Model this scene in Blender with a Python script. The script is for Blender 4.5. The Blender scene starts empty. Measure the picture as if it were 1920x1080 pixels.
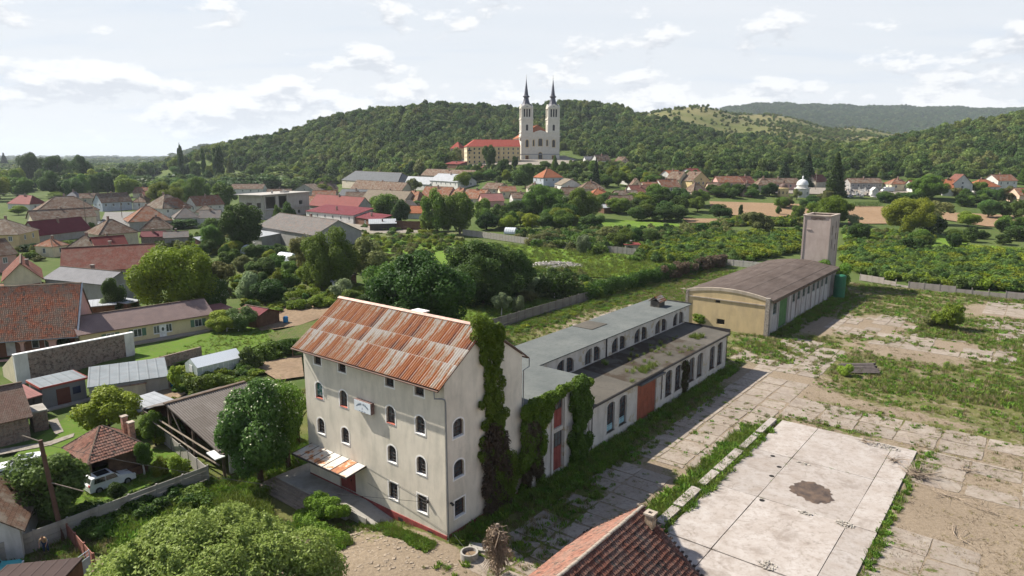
import bpy, bmesh, math, random
import numpy as np
from mathutils import Vector, Matrix
from mathutils.geometry import delaunay_2d_cdt
R=math.radians
scene=bpy.context.scene
COL=scene.collection
# ------------------------------------------------ camera, sky, sun
H=30.0; FPX=1280.0; PITCH=math.atan(250/1280.0); SP,CP=math.sin(PITCH),math.cos(PITCH)
cam=bpy.data.cameras.new('camera'); cam.lens=24.0; cam.sensor_width=36.0; cam.clip_end=60000; cam.clip_start=.5
camo=bpy.data.objects.new('camera',cam); COL.objects.link(camo)
camo.location=(0,0,H); camo.rotation_euler=(math.pi/2-PITCH,0,0); scene.camera=camo
SUN_EL=R(44); SD=(-.904,.428)                      # horizontal direction towards the sun
SUN_AZ=math.atan2(SD[0],SD[1])                    # clockwise from +Y
sun=bpy.data.lights.new('sun','SUN'); sun.energy=5.0; sun.angle=R(.5); sun.color=(1,.94,.83)
suno=bpy.data.objects.new('sun',sun); COL.objects.link(suno)
sv=Vector((math.cos(SUN_EL)*math.sin(SUN_AZ),math.cos(SUN_EL)*math.cos(SUN_AZ),math.sin(SUN_EL)))
suno.rotation_euler=sv.to_track_quat('Z','Y').to_euler(); suno.location=(-60,60,120)
world=bpy.data.worlds.new('World'); scene.world=world; world.use_nodes=True
def build_world():
    nt=world.node_tree; N=nt.nodes; L=nt.links; N.clear()
    out=N.new('ShaderNodeOutputWorld'); bg=N.new('ShaderNodeBackground'); L.new(bg.outputs[0],out.inputs[0])
    bg.inputs[1].default_value=0.092
    sky=N.new('ShaderNodeTexSky'); sky.sky_type='NISHITA'; sky.sun_disc=False
    sky.sun_elevation=SUN_EL; sky.sun_rotation=SUN_AZ; sky.air_density=1.0; sky.dust_density=1.5
    tc=N.new('ShaderNodeTexCoord'); sep=N.new('ShaderNodeSeparateXYZ'); L.new(tc.outputs['Generated'],sep.inputs[0])
    def math_(op,a,b=None,c=None,clamp=False):
        m=N.new('ShaderNodeMath'); m.operation=op; m.use_clamp=clamp
        for i,x in enumerate((a,b,c)):
            if x is None: continue
            if isinstance(x,(int,float)): m.inputs[i].default_value=x
            else: L.new(x,m.inputs[i])
        return m.outputs[0]
    def ramp(x,stops):
        r=N.new('ShaderNodeValToRGB'); L.new(x,r.inputs[0]); e=r.color_ramp.elements
        while len(e)<len(stops): e.new(.5)
        for el,(p,c) in zip(e,stops): el.position=p; el.color=(c,c,c,1) if isinstance(c,(int,float)) else (*c,1)
        return r.outputs[0]
    def mix(f,a,b):
        m=N.new('ShaderNodeMix'); m.data_type='RGBA'
        if isinstance(f,(int,float)): m.inputs[0].default_value=f
        else: L.new(f,m.inputs[0])
        for i,x in ((6,a),(7,b)):
            if isinstance(x,tuple): m.inputs[i].default_value=(*x,1)
            else: L.new(x,m.inputs[i])
        return m.outputs[2]
    z=sep.outputs[2]
    zc=math_('MAXIMUM',z,0.0)
    # thin high haze: whitens the sky low down, thins out overhead
    veil=ramp(zc,[(0,1.0),(.21,.95),(.36,.6),(1.0,.5)])
    hz=ramp(zc,[(0,(4.95,5.08,5.2)),(.10,(4.6,4.82,5.08)),(.21,(4.25,4.56,4.95)),(.34,(1.9,2.3,3.2)),(1,(.8,1.15,2.1))])
    base=mix(veil,sky.outputs[0],hz)
    # clouds on a plane: x/z, y/z
    den=math_('ADD',zc,.10)
    px=math_('DIVIDE',sep.outputs[0],den); py=math_('DIVIDE',sep.outputs[1],den)
    cb=N.new('ShaderNodeCombineXYZ'); L.new(px,cb.inputs[0]); L.new(py,cb.inputs[1])
    # streaky cirrus veil
    mp=N.new('ShaderNodeMapping'); L.new(cb.outputs[0],mp.inputs[0]); mp.inputs['Rotation'].default_value=(0,0,.5); mp.inputs['Scale'].default_value=(.35,1.1,1)
    n1=N.new('ShaderNodeTexNoise'); L.new(mp.outputs[0],n1.inputs[0]); n1.inputs['Scale'].default_value=1.1; n1.inputs['Detail'].default_value=7; n1.inputs['Roughness'].default_value=.55
    c1=ramp(n1.outputs[0],[(.40,0),(.72,.6)])
    lowf=ramp(zc,[(0,1),(.21,1),(.36,.18)])
    base=mix(math_('MULTIPLY',c1,lowf),base,(4.95,5.05,5.25))
    bl=ramp(n1.outputs[0],[(.30,.5),(.46,0)])
    base=mix(math_('MULTIPLY',bl,lowf),base,(3.55,4.15,5.1))
    # low cumulus, drawn on direction so that they sit in a band above the horizon
    mp2=N.new('ShaderNodeMapping'); L.new(tc.outputs['Generated'],mp2.inputs[0]); mp2.inputs['Scale'].default_value=(1,1,2.3); mp2.inputs['Location'].default_value=(.37,.11,.21)
    n2=N.new('ShaderNodeTexNoise'); L.new(mp2.outputs[0],n2.inputs[0]); n2.inputs['Scale'].default_value=7.5; n2.inputs['Detail'].default_value=9; n2.inputs['Roughness'].default_value=.58
    band=ramp(zc,[(0,.80),(.04,1.02),(.12,1.0),(.17,.86),(.32,.80),(.7,.6)])
    cl=math_('MULTIPLY',n2.outputs[0],band)
    m2=ramp(cl,[(.482,0),(.52,.9),(.60,1.0)])
    # cloud body: bright tops, faint grey bottoms from the noise a little higher up
    mp3=N.new('ShaderNodeMapping'); L.new(tc.outputs['Generated'],mp3.inputs[0]); mp3.inputs['Scale'].default_value=(1,1,2.3); mp3.inputs['Location'].default_value=(.37,.11,.238)
    n3=N.new('ShaderNodeTexNoise'); L.new(mp3.outputs[0],n3.inputs[0]); n3.inputs['Scale'].default_value=7.5; n3.inputs['Detail'].default_value=9; n3.inputs['Roughness'].default_value=.58
    sh=ramp(math_('ADD',math_('SUBTRACT',n3.outputs[0],n2.outputs[0]),.5),[(.462,(5.75,5.78,5.8)),(.535,(3.95,4.15,4.5))])
    # fine
    base=mix(math_('MULTIPLY',math_('MULTIPLY',m2,.95),lowf),base,sh)
    L.new(base,bg.inputs[0])
build_world()
vs=scene.view_settings; vs.view_transform='Standard'; vs.look='None'; vs.exposure=0.97; vs.gamma=1; vs.use_curve_mapping=False
scene.render.engine='CYCLES'
cy=scene.cycles; cy.max_bounces=5; cy.diffuse_bounces=3; cy.glossy_bounces=2; cy.transmission_bounces=3; cy.transparent_max_bounces=6; cy.volume_bounces=0
cy.use_denoising=True; cy.use_adaptive_sampling=True; cy.adaptive_threshold=.02; cy.caustics_reflective=False; cy.caustics_refractive=False
try: cy.denoiser='OPENIMAGEDENOISE'
except Exception: pass
cy.sample_clamp_indirect=4.0
# ------------------------------------------------ measuring helpers (photo pixels of the 1920 px picture -> world)
TH=R(38.4); AX=Vector((math.cos(TH),-math.sin(TH),0)); BX=Vector((math.sin(TH),math.cos(TH),0))
def ray(u,v): return ((u-960.), FPX*CP+(540-v)*SP, -FPX*SP+(540-v)*CP)
def PZ(u,v,z=0.):
    x,y,zz=ray(u,v); t=(z-H)/zz; return Vector((x*t,y*t,z))
def PY(u,v,Y):
    x,y,zz=ray(u,v); t=Y/y; return Vector((x*t,Y,H+zz*t))
ORG=PZ(838,1012)
def Lw(s,t,z=0.): return ORG+AX*s+BX*t+Vector((0,0,z))
def toL(p): q=p-ORG; return (q.dot(AX),q.dot(BX))
def G(u,v,z=0.): return toL(PZ(u,v,z))
# ------------------------------------------------ terrain
VAL=[(190,0),(240,.5),(300,2.5),(340,6),(380,10),(420,12.5)]
PROF={
 -900:[(190,0),(16000,0)],
 150:[(190,0),(16000,0)],
 290:[(700,0),(950,8),(1300,0),(16000,0)],
 400:[(600,0),(700,6),(800,31),(950,30),(1400,8),(2200,20),(3000,70),(4500,0)],
 520:[(590,1),(700,18),(850,53),(1000,50),(1400,20),(2200,30),(3000,108),(4500,0)],
 620:[(480,1),(590,6),(700,28),(900,70),(1100,62),(1500,30),(3000,90),(4500,0)],
 700:[(400,1),(480,5),(590,12),(700,35),(900,79),(1150,68),(1600,30),(4500,0)],
 820:[(300,.5),(380,4),(480,10),(560,21),(640,26),(760,50),(900,89),(1150,78),(1600,30),(4500,0)],
 920:VAL+[(480,17),(560,25),(640,26.5),(760,50),(950,91),(1200,80),(1600,30),(4500,0)],
 1000:VAL+[(480,18),(560,25.6),(640,26.5),(760,50),(950,90),(1200,80),(1600,30),(4500,0)],
 1150:VAL+[(480,18),(590,26.5),(760,49),(1000,93),(1250,84),(1700,30),(4500,0)],
 1250:VAL+[(480,18),(590,26),(760,45),(1100,105),(1400,90),(2000,50),(4500,0)],
 1330:VAL+[(480,17),(590,25),(760,42),(1200,108),(1500,95),(2000,90),(3500,240),(6000,80)],
 1400:VAL+[(480,17),(590,24),(760,38),(1000,68),(1300,108),(1700,70),(2600,120),(3500,281),(6000,80)],
 1500:VAL+[(480,16),(590,20),(760,34),(1400,95),(1800,50),(2600,110),(3500,279),(6000,80)],
 1620:VAL+[(440,13),(590,24),(700,35),(850,32),(1400,76),(1800,50),(2600,100),(3500,268),(6000,80)],
 1735:VAL+[(500,19),(700,48),(900,34),(1400,60),(1800,50),(2600,100),(3500,264),(6000,80)],
 1810:VAL+[(500,20),(700,56),(900,44),(1400,50),(2600,90),(3500,258),(6000,80)],
 1920:VAL+[(480,18),(700,66),(900,56),(1400,50),(2600,90),(3500,255),(6000,80)],
 2150:VAL+[(480,20),(700,76),(900,66),(1400,60),(3500,240),(6000,80)],
 3200:VAL+[(480,20),(700,76),(900,66),(1400,60),(3500,200),(6000,80)],
}
_ug=np.linspace(-900,3200,411); _lg=np.linspace(math.log(150),math.log(16000),260)
_keys=sorted(PROF); _T=np.array([np.interp(np.exp(_lg),[150]+[p[0] for p in PROF[k]],[0]+[p[1] for p in PROF[k]]) for k in _keys])
_TT=np.empty((len(_ug),len(_lg)))
for j in range(len(_lg)): _TT[:,j]=np.interp(_ug,_keys,_T[:,j])
def _blur(A,ax,n):
    for _ in range(n):
        B=np.moveaxis(A,ax,0).copy(); B[1:-1]=.25*B[:-2]+.5*B[1:-1]+.25*B[2:]; A=np.moveaxis(B,0,ax)
    return A
_TT=_blur(_TT,1,4); _TT=_blur(_TT,0,6)
def _smooth(x,a,b):
    t=np.clip((x-a)/(b-a),0,1); return t*t*(3-2*t)
def terr(x,y):
    x=np.asarray(x,float); y=np.asarray(y,float)
    yy=np.maximum(y,1.); u=960+1304*x/yy
    fu=np.clip((u+900)/10,0,409.999); fl=np.clip((np.log(np.maximum(yy,150.1))-_lg[0])/(_lg[1]-_lg[0]),0,258.999)
    i=fu.astype(int); j=fl.astype(int); a=fu-i; b=fl-j
    z=(_TT[i,j]*(1-a)+_TT[i+1,j]*a)*(1-b)+(_TT[i,j+1]*(1-a)+_TT[i+1,j+1]*a)*b
    far=_smooth(yy,600,900)*np.clip(z/40,0,1)
    z=z+far*(3.5*np.sin(x/47.+y/81.)+2.5*np.sin(x/23.-y/60.+1.)+1.5*np.sin(y/29.+x/70.))
    qx=x-ORG.x; qy=y-ORG.y; s=qx*AX.x+qy*AX.y; t=qx*BX.x+qy*BX.y
    dip=-.65*_smooth(-s,1.5,9.)*_smooth(-t,-2.5,.8)
    return z+dip
def tz(x,y): return float(terr(x,y))
def GP(u,v,eh=0.):
    """where the pixel ray meets the terrain raised by eh"""
    x,y,zz=ray(u,v); Y=20.; last=None
    while Y<15000:
        t=Y/y; d=H+zz*t-tz(x*t,Y)-eh
        if d<=0: break
        last=Y; Y*=1.01
    if last is None: last=Y
    lo,hi=last,Y
    for _ in range(25):
        m=(lo+hi)/2; t=m/y
        if H+zz*t-tz(x*t,m)-eh>0: lo=m
        else: hi=m
    t=hi/y; return Vector((x*t,hi,H+zz*t-eh))
# ------------------------------------------------ materials
MATS={}
class NB:
    def __init__(s,name):
        s.m=bpy.data.materials.new(name); s.m.use_nodes=True; s.t=s.m.node_tree; s.N=s.t.nodes; s.L=s.t.links; s.N.clear()
        s.out=s.N.new('ShaderNodeOutputMaterial'); s.b=s.N.new('ShaderNodeBsdfPrincipled'); s.L.new(s.b.outputs[0],s.out.inputs[0])
        s.tc=s.N.new('ShaderNodeTexCoord')
    def obj(s): return s.tc.outputs['Object']
    def uv(s): return s.tc.outputs['UV']
    def pos(s): return s.N.new('ShaderNodeNewGeometry').outputs['Position']
    def rnd(s): return s.N.new('ShaderNodeObjectInfo').outputs['Random']
    def attr(s,n):
        a=s.N.new('ShaderNodeAttribute'); a.attribute_name=n; return a.outputs['Fac']
    def map(s,v,scale=(1,1,1),rot=(0,0,0),loc=(0,0,0)):
        m=s.N.new('ShaderNodeMapping'); s.L.new(v,m.inputs[0]); m.inputs['Scale'].default_value=scale; m.inputs['Rotation'].default_value=rot; m.inputs['Location'].default_value=loc; return m.outputs[0]
    def noise(s,v,sc,det=5,rough=.6,dist=0.):
        n=s.N.new('ShaderNodeTexNoise'); s.L.new(v,n.inputs[0]); n.inputs['Scale'].default_value=sc; n.inputs['Detail'].default_value=det; n.inputs['Roughness'].default_value=rough; n.inputs['Distortion'].default_value=dist; return n.outputs[0]
    def vor(s,v,sc,feat='F1',out=0):
        n=s.N.new('ShaderNodeTexVoronoi'); n.feature=feat; s.L.new(v,n.inputs[0]); n.inputs['Scale'].default_value=sc; return n.outputs[out]
    def wave(s,v,sc,dirn='X',prof='SIN',dist=0.):
        n=s.N.new('ShaderNodeTexWave'); n.bands_direction=dirn; n.wave_profile=prof; s.L.new(v,n.inputs[0]); n.inputs['Scale'].default_value=sc; n.inputs['Distortion'].default_value=dist; return n.outputs[1]
    def ramp(s,x,stops):
        r=s.N.new('ShaderNodeValToRGB'); s.L.new(x,r.inputs[0]); e=r.color_ramp.elements
        while len(e)<len(stops): e.new(.5)
        for el,(p,c) in zip(e,stops): el.position=p; el.color=(c,c,c,1) if isinstance(c,(int,float)) else (*c,1)
        return r.outputs[0]
    def mix(s,f,a,b,mode='MIX'):
        m=s.N.new('ShaderNodeMix'); m.data_type='RGBA'; m.blend_type=mode
        if isinstance(f,(int,float)): m.inputs[0].default_value=f
        else: s.L.new(f,m.inputs[0])
        for i,x in ((6,a),(7,b)):
            if isinstance(x,tuple): m.inputs[i].default_value=(*x,1)
            else: s.L.new(x,m.inputs[i])
        return m.outputs[2]
    def math(s,op,a,b=0.,clamp=False):
        m=s.N.new('ShaderNodeMath'); m.operation=op; m.use_clamp=clamp
        for i,x in enumerate((a,b)):
            if isinstance(x,(int,float)): m.inputs[i].default_value=x
            else: s.L.new(x,m.inputs[i])
        return m.outputs[0]
    def col(s,c,rough=.85,spec=.3,metal=0.):
        if isinstance(c,tuple): s.b.inputs['Base Color'].default_value=(*c,1)
        else: s.L.new(c,s.b.inputs['Base Color'])
        if isinstance(rough,(int,float)): s.b.inputs['Roughness'].default_value=rough
        else: s.L.new(rough,s.b.inputs['Roughness'])
        s.b.inputs['Specular IOR Level'].default_value=spec; s.b.inputs['Metallic'].default_value=metal
        return s
    def bump(s,h,st=.3,dist=.05):
        n=s.N.new('ShaderNodeBump'); s.L.new(h,n.inputs['Height']); n.inputs['Strength'].default_value=st; n.inputs['Distance'].default_value=dist; s.L.new(n.outputs[0],s.b.inputs['Normal']); return s
def dk(c,k): return tuple(x*k for x in c)
def mat_plain(name,c,rough=.7,spec=.3,metal=0.,var=.18,sc=1.5):
    if name in MATS: return MATS[name]
    b=NB(name); n=b.noise(b.obj(),sc,4)
    b.col(b.mix(b.ramp(n,[(.3,0),(.7,1)]),dk(c,1-var),dk(c,1+var)),rough,spec,metal); MATS[name]=b.m; return b.m
def mat_plaster(name,c,stain=(.2,.18,.15),amt=.5,low=True,blotch=None):
    if name in MATS: return MATS[name]
    b=NB(name); o=b.obj()
    n=b.noise(o,.45,6,.62); n2=b.noise(b.map(o,(1.1,1.1,.34)),.8,7,.66,.3); n3=b.noise(o,5,6,.7)
    base=b.mix(b.ramp(n,[(.3,0),(.72,1)]),dk(c,.86),dk(c,1.08))
    st=b.math('MULTIPLY',b.ramp(n2,[(.46,0),(.70,1)]),amt)
    base=b.mix(st,base,stain)
    base=b.mix(b.math('MULTIPLY',b.ramp(n3,[(.55,0),(.8,1)]),amt*.35),base,stain)
    if blotch:
        nb=b.noise(o,.8,7,.66,.3); base=b.mix(b.ramp(nb,[(.56,0),(.60,1)]),base,blotch)
    b.col(base,.95,.08); b.bump(b.noise(o,14,5),.25,.02); MATS[name]=b.m; return b.m
def mat_tile(name,c,c2=None,lich=0.,pitch=(.25,.34),bmp=1.,sheet=False):
    """clay tile roof; relief and per-tile colour follow the roof's own metres"""
    if name in MATS: return MATS[name]
    c2=c2 or dk(c,.62); c=dk(c,.66); c2=dk(c2,.66); b=NB(name); uv=b.uv()
    br=b.N.new('ShaderNodeTexBrick'); b.L.new(uv,br.inputs[0]); br.inputs['Scale'].default_value=1; br.inputs['Brick Width'].default_value=pitch[0]; br.inputs['Row Height'].default_value=pitch[1]
    br.inputs['Mortar Size'].default_value=.018; br.inputs['Mortar Smooth'].default_value=.4; br.offset=.5 if not sheet else 0.
    br.inputs['Color1'].default_value=(*dk(c,1.12),1); br.inputs['Color2'].default_value=(*c2,1); br.inputs['Mortar'].default_value=(*dk(c,.35),1); br.inputs['Bias'].default_value=-.2
    o=b.obj(); n=b.noise(o,.35,6,.6)
    cc=b.mix(b.ramp(n,[(.35,0),(.7,.6)]),br.outputs[0],dk(c2,.9))
    cc=b.mix(b.math('MULTIPLY',b.rnd(),.25),cc,dk(c,.7))
    if lich>0:
        nl=b.noise(o,.7,8,.72); cc=b.mix(b.math('MULTIPLY',b.ramp(nl,[(.44,0),(.60,1)]),lich),cc,(.23,.21,.17))
    wv=b.wave(uv,1/pitch[0]/6.283*3.1416*2/2,'X'); 
    rows=b.math('FRACT',b.math('DIVIDE',b.sepy(uv),pitch[1]))
    hgt=b.math('ADD',b.math('MULTIPLY',wv,.5),b.math('MULTIPLY',rows,-.8))
    b.col(cc,.9,.08); b.bump(hgt,.9*bmp,.06); MATS[name]=b.m; return b.m
def _sepy(s,v):
    k=s.N.new('ShaderNodeSeparateXYZ'); s.L.new(v,k.inputs[0]); return k.outputs[1]
def _sepx(s,v):
    k=s.N.new('ShaderNodeSeparateXYZ'); s.L.new(v,k.inputs[0]); return k.outputs[0]
def _sepz(s,v):
    k=s.N.new('ShaderNodeSeparateXYZ'); s.L.new(v,k.inputs[0]); return k.outputs[2]
NB.sepy=_sepy; NB.sepx=_sepx; NB.sepz=_sepz
def mat_ribmetal(name,c,rough=.45,pitch=.5,rust=0.,metal=.2):
    if name in MATS: return MATS[name]
    c=dk(c,.62); rough=max(rough,.6); b=NB(name); uv=b.uv(); o=b.obj()
    fx=b.math('FRACT',b.math('DIVIDE',b.sepx(uv),pitch)); rib=b.ramp(fx,[(.0,1),(.08,1),(.14,0),(.9,0),(1,1)])
    n=b.noise(o,.6,5)
    cc=b.mix(b.ramp(n,[(.3,0),(.75,1)]),dk(c,.8),dk(c,1.1)); cc=b.mix(b.math('MULTIPLY',rib,.35),cc,dk(c,.45))
    if rust: cc=b.mix(b.math('MULTIPLY',b.ramp(b.noise(o,1.3,6,.7),[(.5,0),(.62,1)]),rust),cc,(.30,.13,.07))
    b.col(cc,max(rough,.7),.10,0.); b.bump(rib,.6,.05); MATS[name]=b.m; return b.m
def mat_brick(name,c=(.26,.13,.09),c2=(.20,.15,.12),mort=(.30,.28,.25),sz=(.26,.085),messy=.5):
    if name in MATS: return MATS[name]
    b=NB(name); uv=b.uv(); o=b.obj()
    br=b.N.new('ShaderNodeTexBrick'); b.L.new(b.mixv(uv,b.noise(o,3,3),.03),br.inputs[0]); br.inputs['Scale'].default_value=1; br.inputs['Brick Width'].default_value=sz[0]; br.inputs['Row Height'].default_value=sz[1]; br.inputs['Mortar Size'].default_value=.012
    br.inputs['Color1'].default_value=(*c,1); br.inputs['Color2'].default_value=(*c2,1); br.inputs['Mortar'].default_value=(*mort,1)
    n=b.noise(o,.9,7,.7); cc=b.mix(b.math('MULTIPLY',b.ramp(n,[(.45,0),(.65,1)]),messy),br.outputs[0],(.28,.24,.20))
    cc=b.mix(b.math('MULTIPLY',b.ramp(b.noise(o,2.7,6,.75),[(.48,0),(.60,1)]),min(1,messy*1.3)),cc,(.075,.055,.045)); cc=b.mix(b.ramp(b.noise(b.map(o,(1,1,2.2)),5,5,.7),[(.55,0),(.68,messy)]),cc,(.33,.29,.25))
    b.col(cc,.95,.15); b.bump(b.math('ADD',b.math('MULTIPLY',br.outputs[1],-.5),b.noise(o,6,5)),.6,.04); MATS[name]=b.m; return b.m
def _mixv(s,v,n,k):
    a=s.N.new('ShaderNodeVectorMath'); a.operation='ADD'; s.L.new(v,a.inputs[0])
    c=s.N.new('ShaderNodeMath'); c.operation='MULTIPLY'; s.L.new(n,c.inputs[0]); c.inputs[1].default_value=k
    s.L.new(c.outputs[0],a.inputs[1]); return a.outputs[0]
NB.mixv=_mixv
def mat_glass(name='window_glass',c=(.03,.035,.04)):
    if name in MATS: return MATS[name]
    b=NB(name); q=b.mix(b.ramp(b.noise(b.obj(),2.,3),[(.4,0),(.65,1)]),c,dk(c,2.6)); b.col(b.mix(b.ramp(b.rnd(),[(.0,0),(.62,0),(.66,.55),(1,1)]),q,(.13,.14,.14)),.2,.5); MATS[name]=b.m; return b.m  # random panes painted greyer, for sky reflection and grey curtains
LEAFK=1.5
def mat_leaf(name,c,c2,c3=None,trans=.35,rough=.55,lump=.5):
    """leaf colour varies by clump, by leaf and by plant"""
    if name in MATS: return MATS[name]
    b=NB(name); o=b.obj(); N,L=b.N,b.L
    c=dk(c,LEAFK); c2=dk(c2,LEAFK); c3=dk(c3,LEAFK) if c3 else None; n=b.noise(o,lump*2.2,4,.65); lf=b.attr('leafrnd')
    cc=b.mix(b.ramp(n,[(.32,0),(.68,1)]),c,c2)
    cc=b.mix(b.math('MULTIPLY',lf,.35),cc,dk(c2,1.5) if c3 is None else c3)
    r=b.N.new('ShaderNodeObjectInfo').outputs['Random']
    hs=N.new('ShaderNodeHueSaturation'); L.new(cc,hs.inputs['Color'])
    L.new(b.math('ADD',b.math('MULTIPLY',r,.04),.472),hs.inputs['Hue']); L.new(b.math('ADD',b.math('MULTIPLY',b.math('FRACT',b.math('MULTIPLY',r,7.31)),.55),.72),hs.inputs['Value'])
    hs.inputs['Saturation'].default_value=.98
    b.col(hs.outputs[0],rough,.10)
    tr=N.new('ShaderNodeBsdfTranslucent'); L.new(hs.outputs[0],tr.inputs[0])
    ms=N.new('ShaderNodeMixShader'); ms.inputs[0].default_value=trans; L.new(b.b.outputs[0],ms.inputs[1]); L.new(tr.outputs[0],ms.inputs[2]); L.new(ms.outputs[0],b.out.inputs[0])
    MATS[name]=b.m; return b.m
# ------------------------------------------------ object helpers
def tag(o,label=None,cat=None,group=None,kind=None):
    if label: o['label']=label
    if cat: o['category']=cat
    if group: o['group']=group
    if kind: o['kind']=kind
    return o
def empty(name,loc,rz=0.,label=None,cat=None,group=None):
    o=bpy.data.objects.new(name,None); COL.objects.link(o); o.location=loc; o.rotation_euler=(0,0,rz); o.empty_display_size=.5
    return tag(o,label,cat,group)
def lroot(name,s,t,z=0.,label=None,cat=None,group=None,rot=0.): return empty(name,Lw(s,t,z),-TH+rot,label,cat,group)
def link(name,me,parent=None,loc=None,rz=None):
    o=bpy.data.objects.new(name,me); COL.objects.link(o)
    if parent is not None: o.parent=parent
    if loc is not None: o.location=loc
    if rz is not None: o.rotation_euler=(0,0,rz)
    return o
class MB:
    def __init__(s): s.v=[]; s.f=[]; s.m=[]
    def face(s,pts,m=0):
        i=len(s.v); s.v+= [tuple(p) for p in pts]; s.f.append(tuple(range(i,i+len(pts)))); s.m.append(m); return s
    def hexa(s,p,m=0):   # 8 points: bottom 4 ccw, top 4 ccw
        i=len(s.v); s.v+=[tuple(q) for q in p]
        for f in ((3,2,1,0),(4,5,6,7),(0,1,5,4),(1,2,6,5),(2,3,7,6),(3,0,4,7)): s.f.append(tuple(i+k for k in f)); s.m.append(m)
        return s
    def box(s,x0,x1,y0,y1,z0,z1,m=0):
        return s.hexa([(x0,y0,z0),(x1,y0,z0),(x1,y1,z0),(x0,y1,z0),(x0,y0,z1),(x1,y0,z1),(x1,y1,z1),(x0,y1,z1)],m)
    def slab(s,p,th,m=0):   # 4 top points, thickness downwards
        return s.hexa([(q[0],q[1],q[2]-th) for q in p]+[tuple(q) for q in p],m)
    def tube(s,pts,r,n=6,m=0,cap=True):
        pts=[Vector(p) for p in pts]; rs=r if isinstance(r,(list,tuple)) else [r]*len(pts); i0=len(s.v)
        for k,p in enumerate(pts):
            d=(pts[min(k+1,len(pts)-1)]-pts[max(k-1,0)]); d=d.normalized() if d.length>1e-6 else Vector((0,0,1))
            a=d.cross(Vector((0,0,1))) if abs(d.z)<.95 else d.cross(Vector((1,0,0))); a.normalize(); b=d.cross(a)
            for j in range(n):
                w=2*math.pi*j/n; s.v.append(tuple(p+(a*math.cos(w)+b*math.sin(w))*rs[k]))
        for k in range(len(pts)-1):
            for j in range(n):
                A=i0+k*n+j; B=i0+k*n+(j+1)%n; s.f.append((A,B,B+n,A+n)); s.m.append(m)
        if cap:
            s.f.append(tuple(i0+j for j in range(n))); s.m.append(m)
            e=i0+(len(pts)-1)*n; s.f.append(tuple(e+n-1-j for j in range(n))); s.m.append(m)
        return s
    def lathe(s,prof,cx=0,cy=0,n=16,m=0):
        i0=len(s.v)
        for r,z in prof:
            for j in range(n):
                w=2*math.pi*j/n; s.v.append((cx+r*math.cos(w),cy+r*math.sin(w),z))
        for k in range(len(prof)-1):
            for j in range(n):
                A=i0+k*n+j; B=i0+k*n+(j+1)%n; s.f.append((A,B,B+n,A+n)); s.m.append(m)
        return s
    def mesh(s,name,mats):
        me=bpy.data.meshes.new(name); me.from_pydata(s.v,[],s.f)
        for m in (mats if isinstance(mats,(list,tuple)) else [mats]): me.materials.append(m)
        if any(s.m): me.polygons.foreach_set('material_index',s.m)
        uvl=me.uv_layers.new(name='UVMap'); data=[]
        V=s.v
        for f in s.f:
            p0=Vector(V[f[0]]); n=Vector((0,0,0))
            for k in range(1,len(f)-1): n+= (Vector(V[f[k]])-p0).cross(Vector(V[f[k+1]])-p0)
            if n.length<1e-12: n=Vector((0,0,1))
            n.normalize()
            if abs(n.z)>.98: uu=Vector((1,0,0)); vv=Vector((0,1,0))
            else: uu=Vector((0,0,1)).cross(n).normalized(); vv=n.cross(uu)
            if vv.z<0: vv=-vv
            for k in f: q=Vector(V[k]); data+= [q.dot(uu),q.dot(vv)]
        uvl.data.foreach_set('uv',data); me.update(); return me
    def build(s,name,mats,parent=None,loc=None,rz=None,smooth=False):
        me=s.mesh(name,mats)
        if smooth: me.polygons.foreach_set('use_smooth',[True]*len(me.polygons))
        return link(name,me,parent,loc,rz)
def arch_loop(cx,z0,w,h,rise=None,n=8):
    """opening outline in (x,z), ccw; rise = height of the arched top (None: rectangle)"""
    x0,x1=cx-w/2,cx+w/2
    if not rise: return [(x0,z0),(x1,z0),(x1,z0+h),(x0,z0+h)]
    pts=[(x0,z0),(x1,z0)]; zs=z0+h-rise
    for k in range(n+1):
        a=math.pi*k/n; pts.append((cx+w/2*math.cos(a),zs+rise*math.sin(a)))
    return pts
def inside(p,poly):
    x,y=p; c=False; j=len(poly)-1
    for i in range(len(poly)):
        xi,yi=poly[i]; xj,yj=poly[j]
        if (yi>y)!=(yj>y) and x<(xj-xi)*(y-yi)/(yj-yi)+xi: c=not c
        j=i
    return c
def wall_mb(outline,holes,reveal,mb,xf,m=0,mr=0):
    """outline, holes: loops in (x,z). xf maps (x,depth,z) -> local point, depth grows inwards"""
    vs=[];es=[]
    for lp in [outline]+holes:
        i=len(vs); vs+=[Vector(q) for q in lp]; es+=[(i+k,i+(k+1)%len(lp)) for k in range(len(lp))]
    r=delaunay_2d_cdt(vs,es,[],0,1e-5)
    for f in r[2]:
        c=(sum(r[0][k][0] for k in f)/len(f),sum(r[0][k][1] for k in f)/len(f))
        if inside(c,outline) and not any(inside(c,h) for h in holes): mb.face([xf(r[0][k][0],0,r[0][k][1]) for k in f],m)
    for h in holes:
        for k in range(len(h)):
            a,b=h[k],h[(k+1)%len(h)]
            mb.face([xf(a[0],0,a[1]),xf(b[0],0,b[1]),xf(b[0],reveal,b[1]),xf(a[0],reveal,a[1])],mr)
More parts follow.
